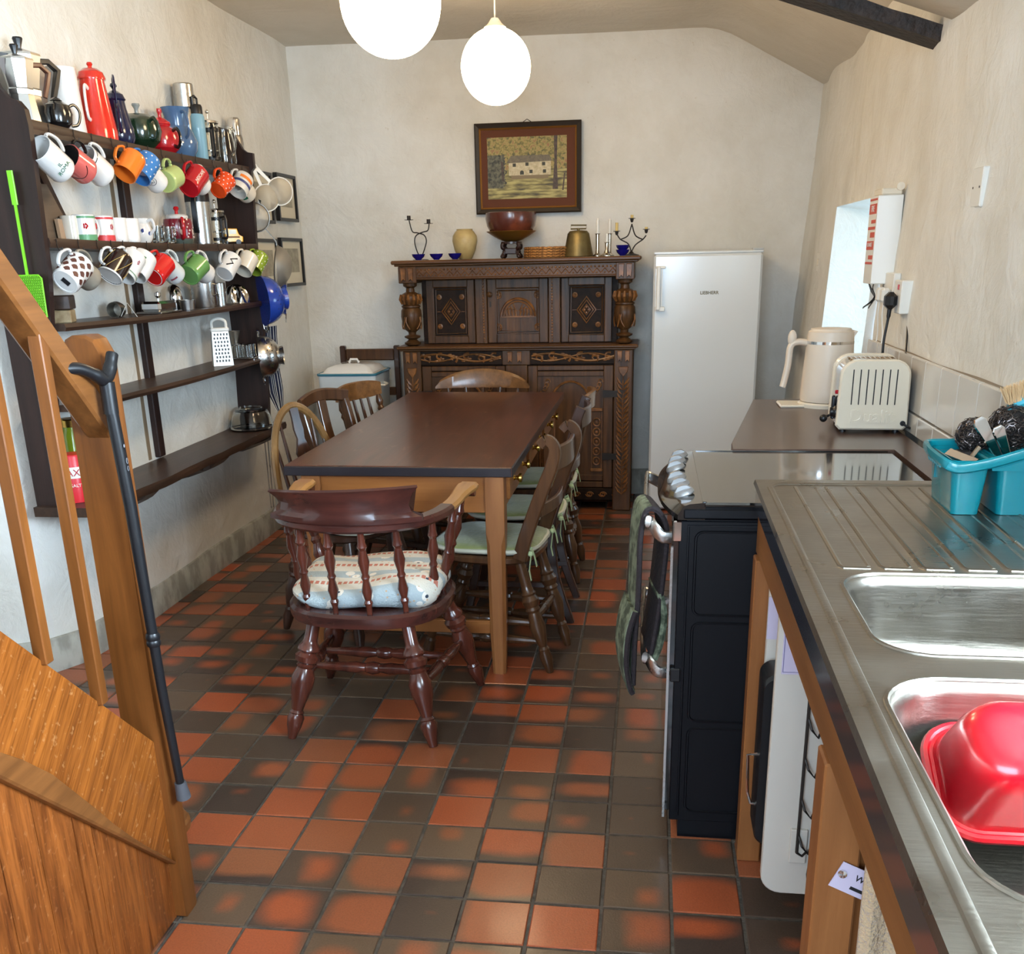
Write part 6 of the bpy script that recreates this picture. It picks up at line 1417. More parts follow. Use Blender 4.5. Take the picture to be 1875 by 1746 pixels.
o = obj('turned_wooden_bowl', G().lathe([(0, 0), (.070, 0), (.118, .012), (.140, .05), (.148, .09), (.146, .120), (.140, .124), (.136, .118), (.136, .09), (.126, .05), (0, .014)], 40), mat('polished reddish bowl wood', (80, 38, 28), .24, col2=(124, 62, 38), ns=5, contrast=(.55, .72), coat=.5), loc=(BX, 6.10, ST+.126)); tag(o, 'large polished reddish wooden bowl in front of the painting', 'bowl')
RATT = mat('woven rattan', (190, 132, 70), .7, col2=(110, 70, 34), ns=90, contrast=(.4, .6))
for k in range(4):
    g = G(); g.lathe([(0, 0), (.135, 0), (.135, .012), (0, .012)], 30)
    for r in (.128, .116, .104): g.tube([(r*cos(2*pi*q/40), r*sin(2*pi*q/40), .008+(.002 if q % 2 else -.001)) for q in range(40)], .0065, 6, closed=True)
    g.tube([(.136*cos(2*pi*q/56), .136*sin(2*pi*q/56), .007+(.0025 if q % 2 else -.0025)) for q in range(56)], .006, 6, closed=True)
    o = obj('rattan_mat', g, RATT, loc=(sbx(1003, 6.12)+rnd.uniform(-.006, .006), 6.12, ST+.0145*k)); tag(o, ['lowest', 'second lowest', 'second highest', 'topmost'][k]+' round woven rattan mat of the stack on the sideboard', 'table mat', 'stacked rattan mats')
t = thing('bronze_bell', 'old bronze cow bell with flat strap handle, right part of the sideboard', 'bell', (sbx(1059, 6.06), 6.06, ST))
obj('body', G().lathe([(.084, 0), (.086, .004), (.078, .045), (.076, .055), (.062, .125), (.050, .138), (.02, .142), (0, .142)], 4*7, sy=.7), BRONZE, t, sharp=25); obj('strap', G().tube([(-.044, 0, .150), (.044, 0, .150), (.046, 0, .168), (-.042, 0, .170)], .004, 6, closed=True).cyl((0, 0, .138), (0, 0, .154), .008), BRONZE, t)
def cstick(label, px, y, h, hb, wb, ch_, stub=False):
    t = thing('candlestick', label, 'candlestick', (sbx(px, y), y, ST), 0, 'silver candlesticks on the sideboard')
    obj('stem', G().lathe([(0, 0), (wb, 0), (wb, .004), (wb*.45, .016), (.010, .035), (.011, hb), (.017, hb+.003), (.012, hb+.005), (0, hb+.005)], 20), PEWTER, t); obj('candle', G().lathe([(.0095, hb+.004), (.0085, hb+.004+ch_*.93), (.003, hb+.004+ch_), (0, hb+.006+ch_)], 12), WHITEP, t)
cstick('tall silver candlestick with white candle, right of the bell', 1094, 6.06, 0, .118, .028, .080)
cstick('tall silver candlestick with white candle, behind the short one', 1116, 6.12, 0, .118, .028, .078)
cstick('short wide silver candlestick with candle stub', 1111, 6.0, 0, .070, .040, .045)
t = thing('iron_candelabrum', 'three-armed wrought iron candelabrum with candle stubs, right end of the sideboard', 'candelabrum', (sbx(1156, 6.08), 6.08, ST))
def pq(px, py): return ((px-1156)*S, 0, (464-py)*S)
obj('base', G().lathe([(0, 0), (.044, 0), (.046, .003), (.016, .012), (.006, .024), (0, .024)], 20), IRON, t)
obj('arms', G().tube(spline([pq(1156, 458), pq(1150, 444), pq(1136, 436), pq(1130, 428)], 6), .0035, 7).tube(spline([pq(1156, 458), pq(1163, 446), pq(1176, 437), pq(1182, 430)], 6), .0035, 7).tube(spline([pq(1136, 436), pq(1149, 430), pq(1155, 414), pq(1156, 410)], 6), .0035, 7).tube(spline([pq(1176, 437), pq(1163, 430), pq(1157, 414), pq(1156, 410)], 6), .0035, 7), IRON, t)
for px, py, hh in ((1129, 424, .045), (1156, 403, .018), (1182, 422, .012)):
    x, _, z = pq(px, py); c = obj('candle_cup', G().lathe([(0, -.016), (.007, -.012), (.010, 0), (.010, .004), (.020, .006), (.020, .008), (0, .008)], 16, T(x, 0, z)), IRON, t); obj('candle_stub', G().cyl((x, 0, z+.007), (x, 0, z+.007+hh), .0085), mat('yellowed candle', (214, 186, 116), .5), c)

# ================================================================ COOKER
ck = thing('electric_cooker', 'freestanding black cooker with ceramic hob, steel knobs and door handles', 'cooker')
CX0, CX1, CY0, CY1, CZ = .072, .665, 2.322, 2.968, .912
obj('carcass', G().box((CX0+.02, CY0+.004, .055), (CX1, CY1-.004, CZ-.022), .004), NAVYEN, ck)
sp_ = obj('side_panel', G().box((CX0+.006, CY0, .055), (CX1, CY0+.006, CZ-.046), .002), NAVYEN, ck)
g = G()
for z0, z1 in ((.63, .84), (.345, .61), (.085, .325)):
    R = rrect(.118, z0, .62, z1, .018, 4); g.tube([(x, CY0-.0002, z) for x, z in R], .0035, 6, closed=True)
g.tube([(.100, CY0-.0005, .07), (.100, CY0-.0005, .855), (.62, CY0-.0005, .855)], .003, 6)
obj('pressed_ribs', g, NAVYEN, sp_)
obj('plinth', G().box((CX0+.03, CY0+.01, 0), (CX1-.03, CY1-.01, .06)), NAVYEN, ck)
obj('hob_side_trim', G().box((CX0+.012, CY0-.009, CZ-.042), (CX1, CY0+.02, CZ-.012), .006), NAVYEN, ck)
hob = obj('hob', G().prism([(.135, CY0-.006), (CX1+.03, CY0-.006), (CX1+.03, CY1+.01), (.135, CY1+.01)], 'z', CZ-.014, CZ, .005), BLKGL, ck)
obj('hob_edge', G().box((.130, CY0-.003, CZ), (.139, CY1+.006, CZ+.002)).box((.139, CY1+.001, CZ), (CX1+.02, CY1+.008, CZ+.002)), BLKGL, hob)
# bowed control panel falling away at the front
g = G(); loops = []
for k in range(21):
    t = k/20; y = CY0-.006+(CY1-CY0+.014)*t; bow_ = .046*(1-abs(2*t-1)**2.6)
    loops.append([(.137, y, CZ), (.100-bow_*.2, y, CZ-.004), (.085-bow_*.6, y, CZ-.010), (.074-bow_, y, CZ-.030), (.074-bow_, y, CZ-.042), (.137, y, CZ-.042)])
cp_ = obj('control_panel', g.loft(loops), BLKGL, ck)
KN = mat('satin knob silver', (150, 150, 150), .42, .7)
for k, (x, y) in enumerate(((.091, 2.425), (.083, 2.51), (.077, 2.59), (.077, 2.73), (.082, 2.81), (.091, 2.895))):
    Mx = T(x, y, CZ-.006) @ roty(radians(-20)); kb = obj('knob', G().lathe([(.025, 0), (.026, .003), (.024, .010), (.021, .013), (0, .014)], 28, Mx), KN, cp_)
    g = G(); g.prism([(-.022, .012), (.022, .012), (.014, .022), (.002, .026), (-.012, .024)], 'y', -.006, .006, .002); g.xf(Mx); obj('grip', g, KN, kb)
g = G(); g.box((.078, 2.61, CZ-.006), (.098, 2.635, CZ+.006), .002); obj('timer_button', g, STEEL, cp_)
od = obj('oven_door', G().box((CX0-.010, CY0+.012, .47), (CX0+.018, CY1-.012, CZ-.06), .004), BLKGL, ck)
ld = obj('lower_oven_door', G().box((CX0-.010, CY0+.012, .075), (CX0+.018, CY1-.012, .462), .004), BLKGL, ck)
obj('steel_edge', G().box((CX0-.008, CY0-.001, CZ-.098), (CX0+.014, CY0+.012, CZ-.046), .003), CHROME, ck)
obj('door_edge_strip', G().box((CX0-.012, CY0+.004, .06), (CX0-.006, CY0+.014, .80)), STEEL, ck)
obj('hinge_block', G().box((CX0-.004, CY0-.006, .452), (CX0+.022, CY0+.004, .488), .003), BLACK, ck)
for z, d in ((.832, od), (.475, ld)):
    g = G(); P = spline([(CX0-.005, CY0+.05, z-.02), (CX0-.035, CY0+.045, z-.016), (CX0-.060, CY0+.06, z+.012), (CX0-.072, CY0+.10, z+.018), (CX0-.074, CY1-.10, z+.018), (CX0-.060, CY1-.06, z+.012), (CX0-.005, CY1-.05, z-.02)], 5)
    g.band(P, .030, .014, up=(0, 0, 1), bev=.004) if 0 else g.tube(P, [(.016, .007)]*len(P), 10, flat=(0, 0, 1)); obj('door_handle', g, STEEL, d)
CAMO = mat('camouflage cloth', (112, 122, 100), .85, col2=(58, 66, 50), ns=26, contrast=(.42, .56), bump=.4, bs=70); GLIN = mat('dark quilted lining', (38, 30, 32), .85, bump=.5, bs=90)
gl = thing('oven_gloves', 'green camouflage double oven gloves draped over the cooker door handle', 'oven gloves')
def drape(P, w, dirs, th, m, nm, parent, rw=None):
    g = G(); loops = []
    for i, p in enumerate(P):
        p = Vector(p); a = Vector(P[max(i-1, 0)]); b = Vector(P[min(i+1, len(P)-1)]); d = (b-a).normalized(); wv = Vector(dirs).normalized(); n = d.cross(wv).normalized(); h = (rw[i] if rw else 1)*w/2
        loops.append([p+wv*h*c+n*s for c, s in ((-1, 0), (-.94, th*.8), (0, th), (.94, th*.8), (1, 0), (.94, -th*.8), (0, -th), (-.94, -th*.8))])
    return obj(nm, g.loft(loops), m, parent)
wd_ = (-.16, .98, 0)
yc = 2.46
outer = spline([(.004, yc, .878), (-.014, yc, .866), (-.024, yc, .80), (-.026, yc-.01, .66), (-.032, yc-.02, .54), (-.034, yc-.03, .42)], 4)
inner = spline([(.000, yc, .878), (.022, yc, .866), (.040, yc, .82), (.034, yc, .70), (.024, yc, .60), (.010, yc-.01, .50)], 4)
drape(outer, .15, wd_, .008, CAMO, 'strap', gl, [.9]*len(outer)); drape(inner, .15, wd_, .008, GLIN, 'strap', gl, [.9]*len(inner))
po = spline([(-.034, yc-.02, .62), (-.050, yc-.03, .56), (-.054, yc-.03, .48), (-.044, yc-.03, .42), (-.036, yc-.03, .40)], 4); drape(po, .16, wd_, .010, CAMO, 'glove_pocket', gl)
pi_ = spline([(.028, yc, .66), (.040, yc, .60), (.032, yc-.01, .53), (.018, yc-.01, .485)], 4); drape(pi_, .15, wd_, .010, CAMO, 'glove_pocket', gl)
for P, h in ((outer, .068), (inner, .068), (po, .080)):
    wv = Vector(wd_).normalized()
    for s in (-1, 1): obj('binding', G().tube([Vector(p)+wv*s*h for p in P], .007, 6), GLIN, gl)
# ================================================================ WORKTOP, TOASTER, KETTLE
WZ = .918
wt = thing('brown_worktop', 'brown laminate worktop beyond the hob under toaster and kettle', 'worktop')
A = ZP(1341, 822, WZ); B_ = ZP(1379, 731, WZ)
obj('top', G().prism([(A.x, A.y), (.705, A.y), (.705, 2.335), (.79, 2.335), (.79, 3.02), (.792, 4.2), (.792, B_.y+.02), (B_.x+.0, B_.y), (A.x+.004, A.y+.10)], 'z', WZ-.028, WZ, .003), WORKTOP, wt)
bc = obj('carcass', G().box((.46, 3.05, 0), (.80, 4.1, WZ-.029)), mat('cabinet board', (190, 180, 160), .6), wt)
to = thing('cream_toaster', 'cream enamel toaster with steel ends and seven vent slots', 'toaster', (.690, 3.245, WZ), radians(-3))
CRE = mat('cream enamel', (226, 214, 192), .2, coat=.5)
def capo(w0, w1, h, r):
    return [(-w0, .012), (-w0+.012, 0), (w0-.012, 0), (w0, .012), (w1, h-r)]+[(w1-r+r*cos(radians(a)), h-r+r*sin(radians(a))) for a in (15, 35, 55, 75, 90)]+[(-w1+r+r*cos(radians(a)), h-r+r*sin(radians(a))) for a in (90, 105, 125, 145, 165)]+[(-w1, h-r)]
PO = [(x, z+.012) for x, z in capo(.107, .104, .215, .05)]
fc = obj('front_panel', G().prism(PO, 'y', 0, .030, .006), CRE, to); obj('back_panel', G().prism(PO, 'y', .200, .230, .006), CRE, to)
PI_ = [(x*.95, .012+(z-.012)*.975) for x, z in PO]; bd = obj('steel_body', G().prism(PI_, 'y', .028, .202), CHROME, to)
g = G()
for k in range(7): x = -.066+.0215*k; g.prism(rrect(x-.0016, .090, x+.0016, .198, .0015, 2), 'y', -.0012, .004)
obj('vent_slots', g, INK, fc)
text('embossed_lettering', 'Dualit', .055, CRE, fc, T(.0, -.001, .052) @ FACE_Y, ext=.0022, bold=.0012)
g = G()
for k in range(2): g.box((-.070, .065+.055*k, .2195), (.070, .092+.055*k, .2225))
obj('bread_slots', g, mat('slot copper metal', (120, 84, 44), .3, .8), bd)  # plain copper-coloured metal strips on the steel top
g = G()
for k in range(10): g.cyl((-.065+.0145*k, .066, .2235), (-.065+.0145*k, .146, .2235), .0015, n=6)
obj('guard_wires', g, CHROME, bd)
lv = obj('lever', G().box((-.112, .10, .030), (-.101, .115, .105), .003).cyl((-.108, .105, .046), (-.132, .095, .036), .004).ball((-.135, .093, .034), .0125, n=12, m=8), BLACK, to)
obj('timer_dial', G().lathe([(.019, 0), (.019, .008), (.014, .014), (.014, .022), (0, .023)], 18, T(-.100, .045, .062) @ roty(-pi/2)), BLACK, to)
obj('neon_switch', G().box((-.112, .040, .118), (-.100, .052, .130), .002), C('red neon', (170, 20, 40)), to)
obj('foot', G().cyl((-.08, .04, 0), (-.08, .04, .014), .010).cyl((.08, .04, 0), (.08, .04, .014), .010).cyl((-.08, .19, 0), (-.08, .19, .014), .010).cyl((.08, .19, 0), (.08, .19, .014), .010), BLACK, to)
obj('cable', G().tube(spline([(.092, -.004, .034), (.108, -.010, .024), (.124, .01, .018), (.134, .03, .05), (.136, .05, .095), (.128, .07, .105), (.118, .10, .07), (.112, .16, .08), (.128, .26, .20), (.142, .36, .30), (.150, .42, .345)], 6), .0035, 8), BLACK, to)
obj('cable_grommet', G().cyl((.092, -.006, .034), (.092, .004, .034), .008), BLACK, fc)
kt = thing('cream_kettle', 'tall cream electric kettle with chrome band, behind the toaster', 'kettle', (.650, 3.87, WZ), 0)
KM = mat('matt cream kettle plastic', (222, 208, 190), .42)
obj('power_base', G().lathe([(0, 0), (.098, 0), (.100, .012), (.094, .018), (0, .018)], 32).box((-.17, -.055, 0), (-.06, .075, .010), .004), CREAMP, kt)
kb = obj('body', G().lathe([(0, .020), (.090, .020), (.094, .030), (.0935, .05), (.083, .235), (.080, .268), (.074, .272), (0, .272)], 40), KM, kt)
obj('chrome_band', G().lathe([(.0842, .226), (.0842, .236), (.083, .236), (.083, .226)], 40), CHROME, kb)
obj('lid', G().lathe([(.074, .272), (.070, .279), (0, .281)], 36), KM, kt)
obj('spout', G().prism([(.060, .215), (.092, .268), (.078, .272), (.050, .272)], 'y', -.018, .018, .003), KM, kb)
obj('handle', G().tube(spline([(-.080, 0, .228), (-.115, 0, .232), (-.140, 0, .215), (-.145, 0, .15), (-.156, 0, .085), (-.160, 0, .070)], 6), [(.014, .012)]*31, 12, flat=(0, 1, 0)), KM, kt)
obj('thumb_rest', G().ball((-.136, 0, .245), .020, (.8, .7, 1.5), 12, 8), KM, kt)
# ================================================================ WALL THINGS, RIGHT SIDE
tl = 0
for r, (z0, z1) in enumerate(((.921, .980), (.983, 1.146))):
    for k in range(14):
        y0 = 4.02-.1715*(k+1)
        if y0 < 1.6: break
        x = rx(y0, (z0+z1)/2)
        obj('tile', G().box((x-.034, y0, z0), (x-.018, y0+.1685, z1), .003), WTILE, wr)
obj('tile_bed', G().box((.826, 1.62, .915), (.86, 4.02, 1.143)), TGROUT, wr)
def plate(name, label, y0, y1, z0, z1, th=.010, group=None):
    x = rx((y0+y1)/2, (z0+z1)/2)-.010; t = thing(name, label, name.replace('_', ' ').split()[-1], group=group); obj('plate', G().box((x-th, y0, z0), (x+.012, y1, z1), .003), WHITEP, t); return t, x-th
t, x = plate('blank_plate', 'blank white cover plate with two screws, high on the right wall', 2.985, 3.075, 1.565, 1.665, .006)
obj('screw', G().cyl((x-.001, 3.03-.028, 1.615), (x+.002, 3.03-.028, 1.615), .003), IRON, t); obj('screw', G().cyl((x-.001, 3.03+.028, 1.615), (x+.002, 3.03+.028, 1.615), .003), IRON, t)
t, x = plate('light_switch', 'small white light switch between the fridge and the window recess', 5.62, 5.72, 1.36, 1.455, .010); obj('rocker', G().box((x-.004, 5.655, 1.39), (x, 5.685, 1.425), .002), CREAMP, t)
t, x = plate('wall_socket', 'double wall socket with white plugs, left of the toaster socket', 3.80, 3.945, 1.265, 1.385, .012, 'sockets on the right wall')
for k, y in enumerate((3.835, 3.905)):
    o = thing('white_plug', ['white plug nearer the black plug', 'white plug farther from the black plug'][k], 'plug', group='white plugs'); obj('body', G().box((x-.032, y-.022, 1.285), (x-.002, y+.022, 1.335), .008), WHITEP, o)
    obj('cable', G().tube(spline([(x-.018, y, 1.288), (x-.020, y, 1.24), (x-.012, y+.02*k, 1.15), (x-.04, y+.01, 1.05), (x-.07-.05*k, y, .955), (x-.09, y-.01, .925)], 5), .0028, 7), WHITEP, o)
t, x = plate('wall_socket', 'single wall socket holding the black plug', 3.60, 3.70, 1.258, 1.365, .028, 'sockets on the right wall'); obj('switch', G().box((x-.004, 3.63, 1.335), (x, 3.645, 1.352), .001), C('red switch', (190, 20, 30)), t)
t = thing('black_plug', 'black plug with thick cable running down behind the toaster', 'plug'); obj('body', G().box((x-.040, 3.624, 1.272), (x-.001, 3.676, 1.328), .014), BLACK, t)
obj('cable', G().tube(spline([(x-.020, 3.65, 1.285), (x-.022, 3.65, 1.24), (x-.030, 3.645, 1.16), (x-.028, 3.64, 1.06), (x-.03, 3.62, .98), (x-.04, 3.60, .925)], 6), [.007]*6+[.0045]*25, 8), BLACK, t)
fb = thing('fire_blanket', 'white fire blanket case with red printed front and black pull tapes', 'fire blanket')
fx = rx(4.0, 1.5)
bx_ = obj('case', G().prism([(fx-.078, 3.945), (fx-.020, 3.930), (fx+.004, 3.93), (fx+.004, 4.085), (fx-.078, 4.085)], 'z', 1.345, 1.645, .003), WHITEP, fb)
obj('hanging_bracket', G().box((fx-.07, 3.935, 1.645), (fx+.0, 4.07, 1.668), .004).lathe([(.008, 0), (.014, 0), (.014, .010), (.008, .010)], 12, T(fx-.01, 3.935, 1.672) @ rotx(pi/2)), CREAMP, fb)
RP = mat('red print', (206, 84, 66), .5)
g = G(); g.box((fx-.0792, 3.955, 1.630), (fx-.078, 4.08, 1.637))
for k, (z, h) in enumerate(((1.585, .034), (1.553, .012), (1.532, .010), (1.505, .018), (1.463, .030), (1.430, .014), (1.413, .008))): g.box((fx-.0792, 3.958, z), (fx-.078, 4.078 if k % 2 == 0 else 4.03, z+h))
obj('red_print', g, RP, bx_)
for k, (s, z, q) in enumerate((('FIRE', 1.600, .030), ('BLANKET', 1.478, .020))): text('lettering', s, q, WHITEP, bx_, T(fx-.0796, 4.018, z+.002) @ rotz(-pi/2) @ FACE_Y, ext=.0003)
for k in range(2):
    obj('pull_tape', G().band(spline([(fx-.055-.012*k, 4.00+.03*k, 1.347), (fx-.060, 3.99+.03*k, 1.325), (fx-.052, 3.98, 1.295), (fx-.072-.02*k, 3.97, 1.262)], 4), .020, .003, up=(1, 0, .3)), BLACK, fb)

# ================================================================ SINK UNIT
SZ = .968
sk = thing('sink_worktop', 'stainless steel double sink top with ribbed drainer', 'sink')
def ex(y): return .231+.0095*(y-.65)
O_ = [(ex(-.4), -.4), (.797, -.4), (.797, 2.318), (ex(2.318), 2.318)]
B1 = rrect(.306, 1.245, .760, 1.600, .075, 8); B2 = rrect(.280, .700, .760, 1.172, .085, 8); B3 = rrect(.30, -.25, .79, .45, .07, 6)
deck = G().flat([O_, B1, B2], SZ)
deck.loft([[(x, y, SZ) for x, y in O_], [(x, y, SZ-.010) for x, y in [(O_[0][0]-.003, O_[0][1]-.003), (O_[1][0]+.003, O_[1][1]-.003), (O_[2][0]+.003, O_[2][1]+.003), (O_[3][0]-.003, O_[3][1]+.003)]]], cap0=False, cap1=False)
def basin(g, x0, y0, x1, y1, r, dep):
    L = []
    for ins_, z, rr in ((0, 0, r), (.003, -.001, r), (.008, -.006, r), (.010, -.02, r), (.016, -dep+.05, r), (.022, -dep+.022, r), (.04, -dep+.006, r), (.07, -dep, r*.8)): L.append([(x, y, SZ+z) for x, y in rrect(x0+ins_, y0+ins_, x1-ins_, y1-ins_, max(.01, rr-ins_*.4), 8)])
    g.loft(L, cap0=False, cap1=True); return g
basin(deck, .306, 1.245, .760, 1.600, .075, .15); basin(deck, .280, .700, .760, 1.172, .085, .17)
obj('steel_top', deck, SINKST, sk, sharp=50)
g = G(); g.tube([(ex(-.4)+.028, -.4, SZ), (ex(1.15)+.028, 1.15, SZ), (ex(1.9)+.028, 1.9, SZ), (.272, 2.235, SZ)]+[(.285, 2.262, SZ), (.30, 2.270, SZ), (.785, 2.270, SZ)], [(.0035, .007)]*7, 8, flat=(0, 0, 1))
g.tube([(x, y, SZ-.001) for x, y in B1], .004, 6, closed=True); g.tube([(x, y, SZ-.001) for x, y in B2], .004, 6, closed=True)
obj('pressed_rim', g, SINKST, sk)
for k in range(7):
    xa, xb = .327+.0665*k, .321+.0655*k; g = G()
    g.tube([(xa, 2.240, SZ-.001), (xb, 1.640, SZ-.001), (xb+.004, 1.628, SZ-.001), (xb+.046, 1.626, SZ-.001)], [(.0042, .0050)]*4, 8, flat=(0, 0, 1)); g.tube([(xa+.042, 2.240, SZ-.002), (xb+.046, 1.640, SZ-.002)], [(.0032, .0042)]*2, 8, flat=(0, 0, 1)); obj('drainer_rib', g, SINKST, sk)
obj('waste', G().lathe([(0, 0), (.035, 0), (.040, .003), (.036, .004), (0, .002)], 20, T(.55, 1.42, SZ-.150)), CHROME, sk)
ct = thing('black_edged_counter', 'black-edged counter frame carrying the steel sink', 'worktop')
obj('edge', G().prism([(ex(-.4)+.002, -.4), (ex(-.4)+.026, -.4), (ex(2.31)+.026, 2.31), (ex(2.31)+.002, 2.31)], 'z', .905, SZ-.0105), mat('glossy black edging', (34, 36, 46), .14, coat=.6), ct)
obj('edge', G().box((.275, 2.292, .905), (.795, 2.314, SZ-.0105)), MATS['glossy black edging'], ct)
obj('apron_rail', G().box((.258, -.4, .797), (.273, 2.312, .9045), .002), wood('knotty pine rail', (158, 104, 56), (122, 76, 36), 'Y', rough=.5, fine=18, coat=0), ct)
obj('post', G().box((.250, 2.232, 0), (.306, 2.290, .797), .003), PINE, ct); obj('post', G().box((.252, 1.262, 0), (.312, 1.325, .797), .003), PINE, ct)
obj('partition_board', G().box((.300, 1.285, .02), (.62, 1.305, .79)), PINE, ct)
WPAN = mat('white painted board', (204, 196, 184), .5)
def board_(label, y, x0, z0, z1, lab):
    t = thing('storage_board', label, 'board'); R = rrect(x0, z0, x0+.42, z1, .045, 6); obj('panel', G().prism(R, 'y', y, y+.022, .003), WPAN, t); return t
t = board_('front white board with Pan lids label and wire rack under the sink', 1.985, .278, .082, .835, 1)
l = obj('paper_label', G().box((.289, 1.982, .625), (.378, 1.9845, .785)), PAPERV, t); obj('label_border', G().tube([(.292, 1.9815, .630), (.292, 1.9815, .780), (.375, 1.9815, .780), (.375, 1.9815, .630)], .0008, 4, closed=True), mat('lilac ink', (90, 80, 130), .6), l)
text('lettering', 'Pan lids', .028, INK, l, T(.322, 1.9812, .705) @ roty(radians(86)) @ FACE_Y, bold=.0004)
def wrack(x, y, zs_, parent):
    g = G(); g.tube([(x, y, .20), (x, y, .62)], .0035, 6); g.tube([(x, y, .20), (x+.012, y, .192), (x+.022, y, .205)], .003, 6)
    for z in zs_: g.tube([(x+.001, y, z), (x+.008, y-.01, z-.022), (x+.022, y-.012, z-.040), (x+.050, y-.01, z+.045), (x+.075, y, z+.05)], .0028, 6)
    return obj('wire_rack', g, IRON, parent)
wrack(.350, 1.972, (.53, .435, .335, .245), t)
obj('mounting_block', G().box((.335, 1.975, .17), (.372, 1.9855, .255), .002), WPAN, t)
t = board_('rear white board beside the cooker, under the sink', 2.15, .276, .100, .885, 0)
obj('paper_label', G().box((.275, 2.146, .64), (.305, 2.1495, .74)), PAPERV, t)
o = thing('black_roasting_tin', 'black oval tin with wire handle wedged between the white boards', 'tin')
obj('body', G().prism(rrect(.262, .175, .330, .60, .03, 6), 'y', 2.03, 2.13, .008), BLACK, o); obj('wire_handle', G().tube([(.262, 2.06, .395), (.240, 2.055, .395), (.244, 2.052, .30), (.252, 2.05, .275), (.268, 2.05, .272)], .0035, 7), CHROME, o)
o = thing('small_black_pan', 'small round black pan held in the wire rack', 'pan'); obj('body', G().lathe([(0, 0), (.05, 0), (.062, .028), (.060, .028), (.048, .003), (0, .003)], 26, T(.425, 1.94, .18) @ rotx(radians(80))), BLACK, o); obj('handle', G().band([(.425, 1.945, .24), (.425, 1.95, .34)], .014, .006, up=(0, 1, 0)), BLACK, o)
o = thing('pinned_label', 'lilac paper label pinned to the pine post under the sink', 'label')
Ml = T(.300, 1.2585, .618) @ roty(radians(24))
g = G(); g.box((-.022, -.001, -.022), (.034, .0005, .022)); g.xf(Ml); obj('paper', g, PAPERV, o); g = G(); g.lathe([(0, 0), (.007, 0), (.006, .003), (0, .004)], 12, T(-.014, -.001, .004) @ rotx(pi/2)); g.xf(Ml); obj('drawing_pin', g, CHROME, o)
text('lettering', 'W', .014, INK, o, Ml @ T(.012, -.0014, .006) @ FACE_Y); g = G(); g.box((.006, -.0016, -.014), (.03, -.001, -.009)); g.xf(Ml); obj('ink_bar', g, INK, o)
TOWEL = mat('beige towelling', (196, 168, 132), .95, bump=1.0, bs=160, sheen=.3)
o = obj('hanging_towel', cloth('t', [(.312, 1.225, .80), (.311, 1.223, .60), (.313, 1.222, .36)], [(.56, 1.18, .80), (.56, 1.18, .60), (.56, 1.18, .36)], 5, .010, TOWEL, (0, -1, 0), .006, 40), TOWEL); tag(o, 'beige towel hanging beside the pine post under the sink', 'towel')
# red washing-up bowl standing upside down in the near basin
wb = thing('washing_up_bowl', 'red plastic washing-up bowl turned upside down in the near basin', 'bowl')
L = []; W2, D2 = .40, .150
MB = T(.336, 1.022, .838) @ rotx(radians(30))
for ins_, z, r in ((0, 0, .045), (0, .006, .045), (.007, .008, .04), (.010, .014, .04), (.016, .070, .045), (.022, .088, .045), (.030, .098, .044), (.045, .104, .028), (.06, .105, .014)): L.append([MB @ Vector((x, y, z)) for x, y in rrect(ins_, ins_, W2-ins_, D2-ins_, r, 8)])
obj('shell', G().loft(L, cap0=False), REDPL, wb)
obj('rim', G().tube([MB @ Vector((x, y, .003)) for x, y in rrect(0, 0, W2, D2, .045, 8)], .006, 8, closed=True), REDPL, wb)
# teal sink caddy
cd = thing('sink_caddy', 'teal plastic two-bin caddy full of scourers and cutlery', 'caddy', (0, 0, 0))
def obin(x0, x1, y0, y1, z0, z1, ins_):
    g = G(); o0 = rrect(x0+ins_, y0+ins_*.6, x1-ins_, y1-ins_*.6, .012, 4); o1 = rrect(x0, y0, x1, y1, .016, 4); i1 = rrect(x0+.003, y0+.003, x1-.003, y1-.003, .014, 4); i0 = rrect(x0+ins_+.003, y0+.006, x1-ins_-.003, y1-.006, .010, 4)
    return g.loft([[(x, y, z0) for x, y in o0], [(x, y, z1) for x, y in o1], [(x, y, z1) for x, y in i1], [(x, y, z0+.004) for x, y in i0]])
obj('bin', obin(.583, .655, 1.995, 2.165, SZ+.001, SZ+.108, .010), TEAL, cd)
obj('bin', obin(.668, .825, 1.995, 2.165, SZ+.001, SZ+.112, .010), TEAL, cd)
obj('tray_divider', G().box((.650, 1.999, SZ+.100), (.672, 2.161, SZ+.110), .003).box((.585, 2.12, SZ+.05), (.655, 2.125, SZ+.106)), TEAL, cd)
RM = [(.570, 2.15, SZ+.112), (.562, 2.08, SZ+.110), (.568, 2.00, SZ+.104), (.580, 1.988, SZ+.098), (.600, 1.985, SZ+.096), (.650, 1.985, SZ+.106), (.720, 1.985, SZ+.128), (.800, 1.986, SZ+.146), (.832, 1.995, SZ+.150), (.834, 2.16, SZ+.150), (.80, 2.172, SZ+.146), (.72, 2.172, SZ+.128), (.65, 2.172, SZ+.112), (.59, 2.170, SZ+.110)]
obj('rim', G().tube(spline(RM+[RM[0]], 4), [(.0105, .006)]*57, 8, flat=(0, 0, 1)), TEAL, cd)
obj('side_wall', G().loft([[(.655, 1.990, SZ+.09), (.83, 1.990, SZ+.09), (.83, 1.994, SZ+.09), (.655, 1.994, SZ+.09)], [(.65, 1.986, SZ+.108), (.83, 1.987, SZ+.152), (.83, 1.991, SZ+.152), (.65, 1.990, SZ+.108)]]), TEAL, cd)
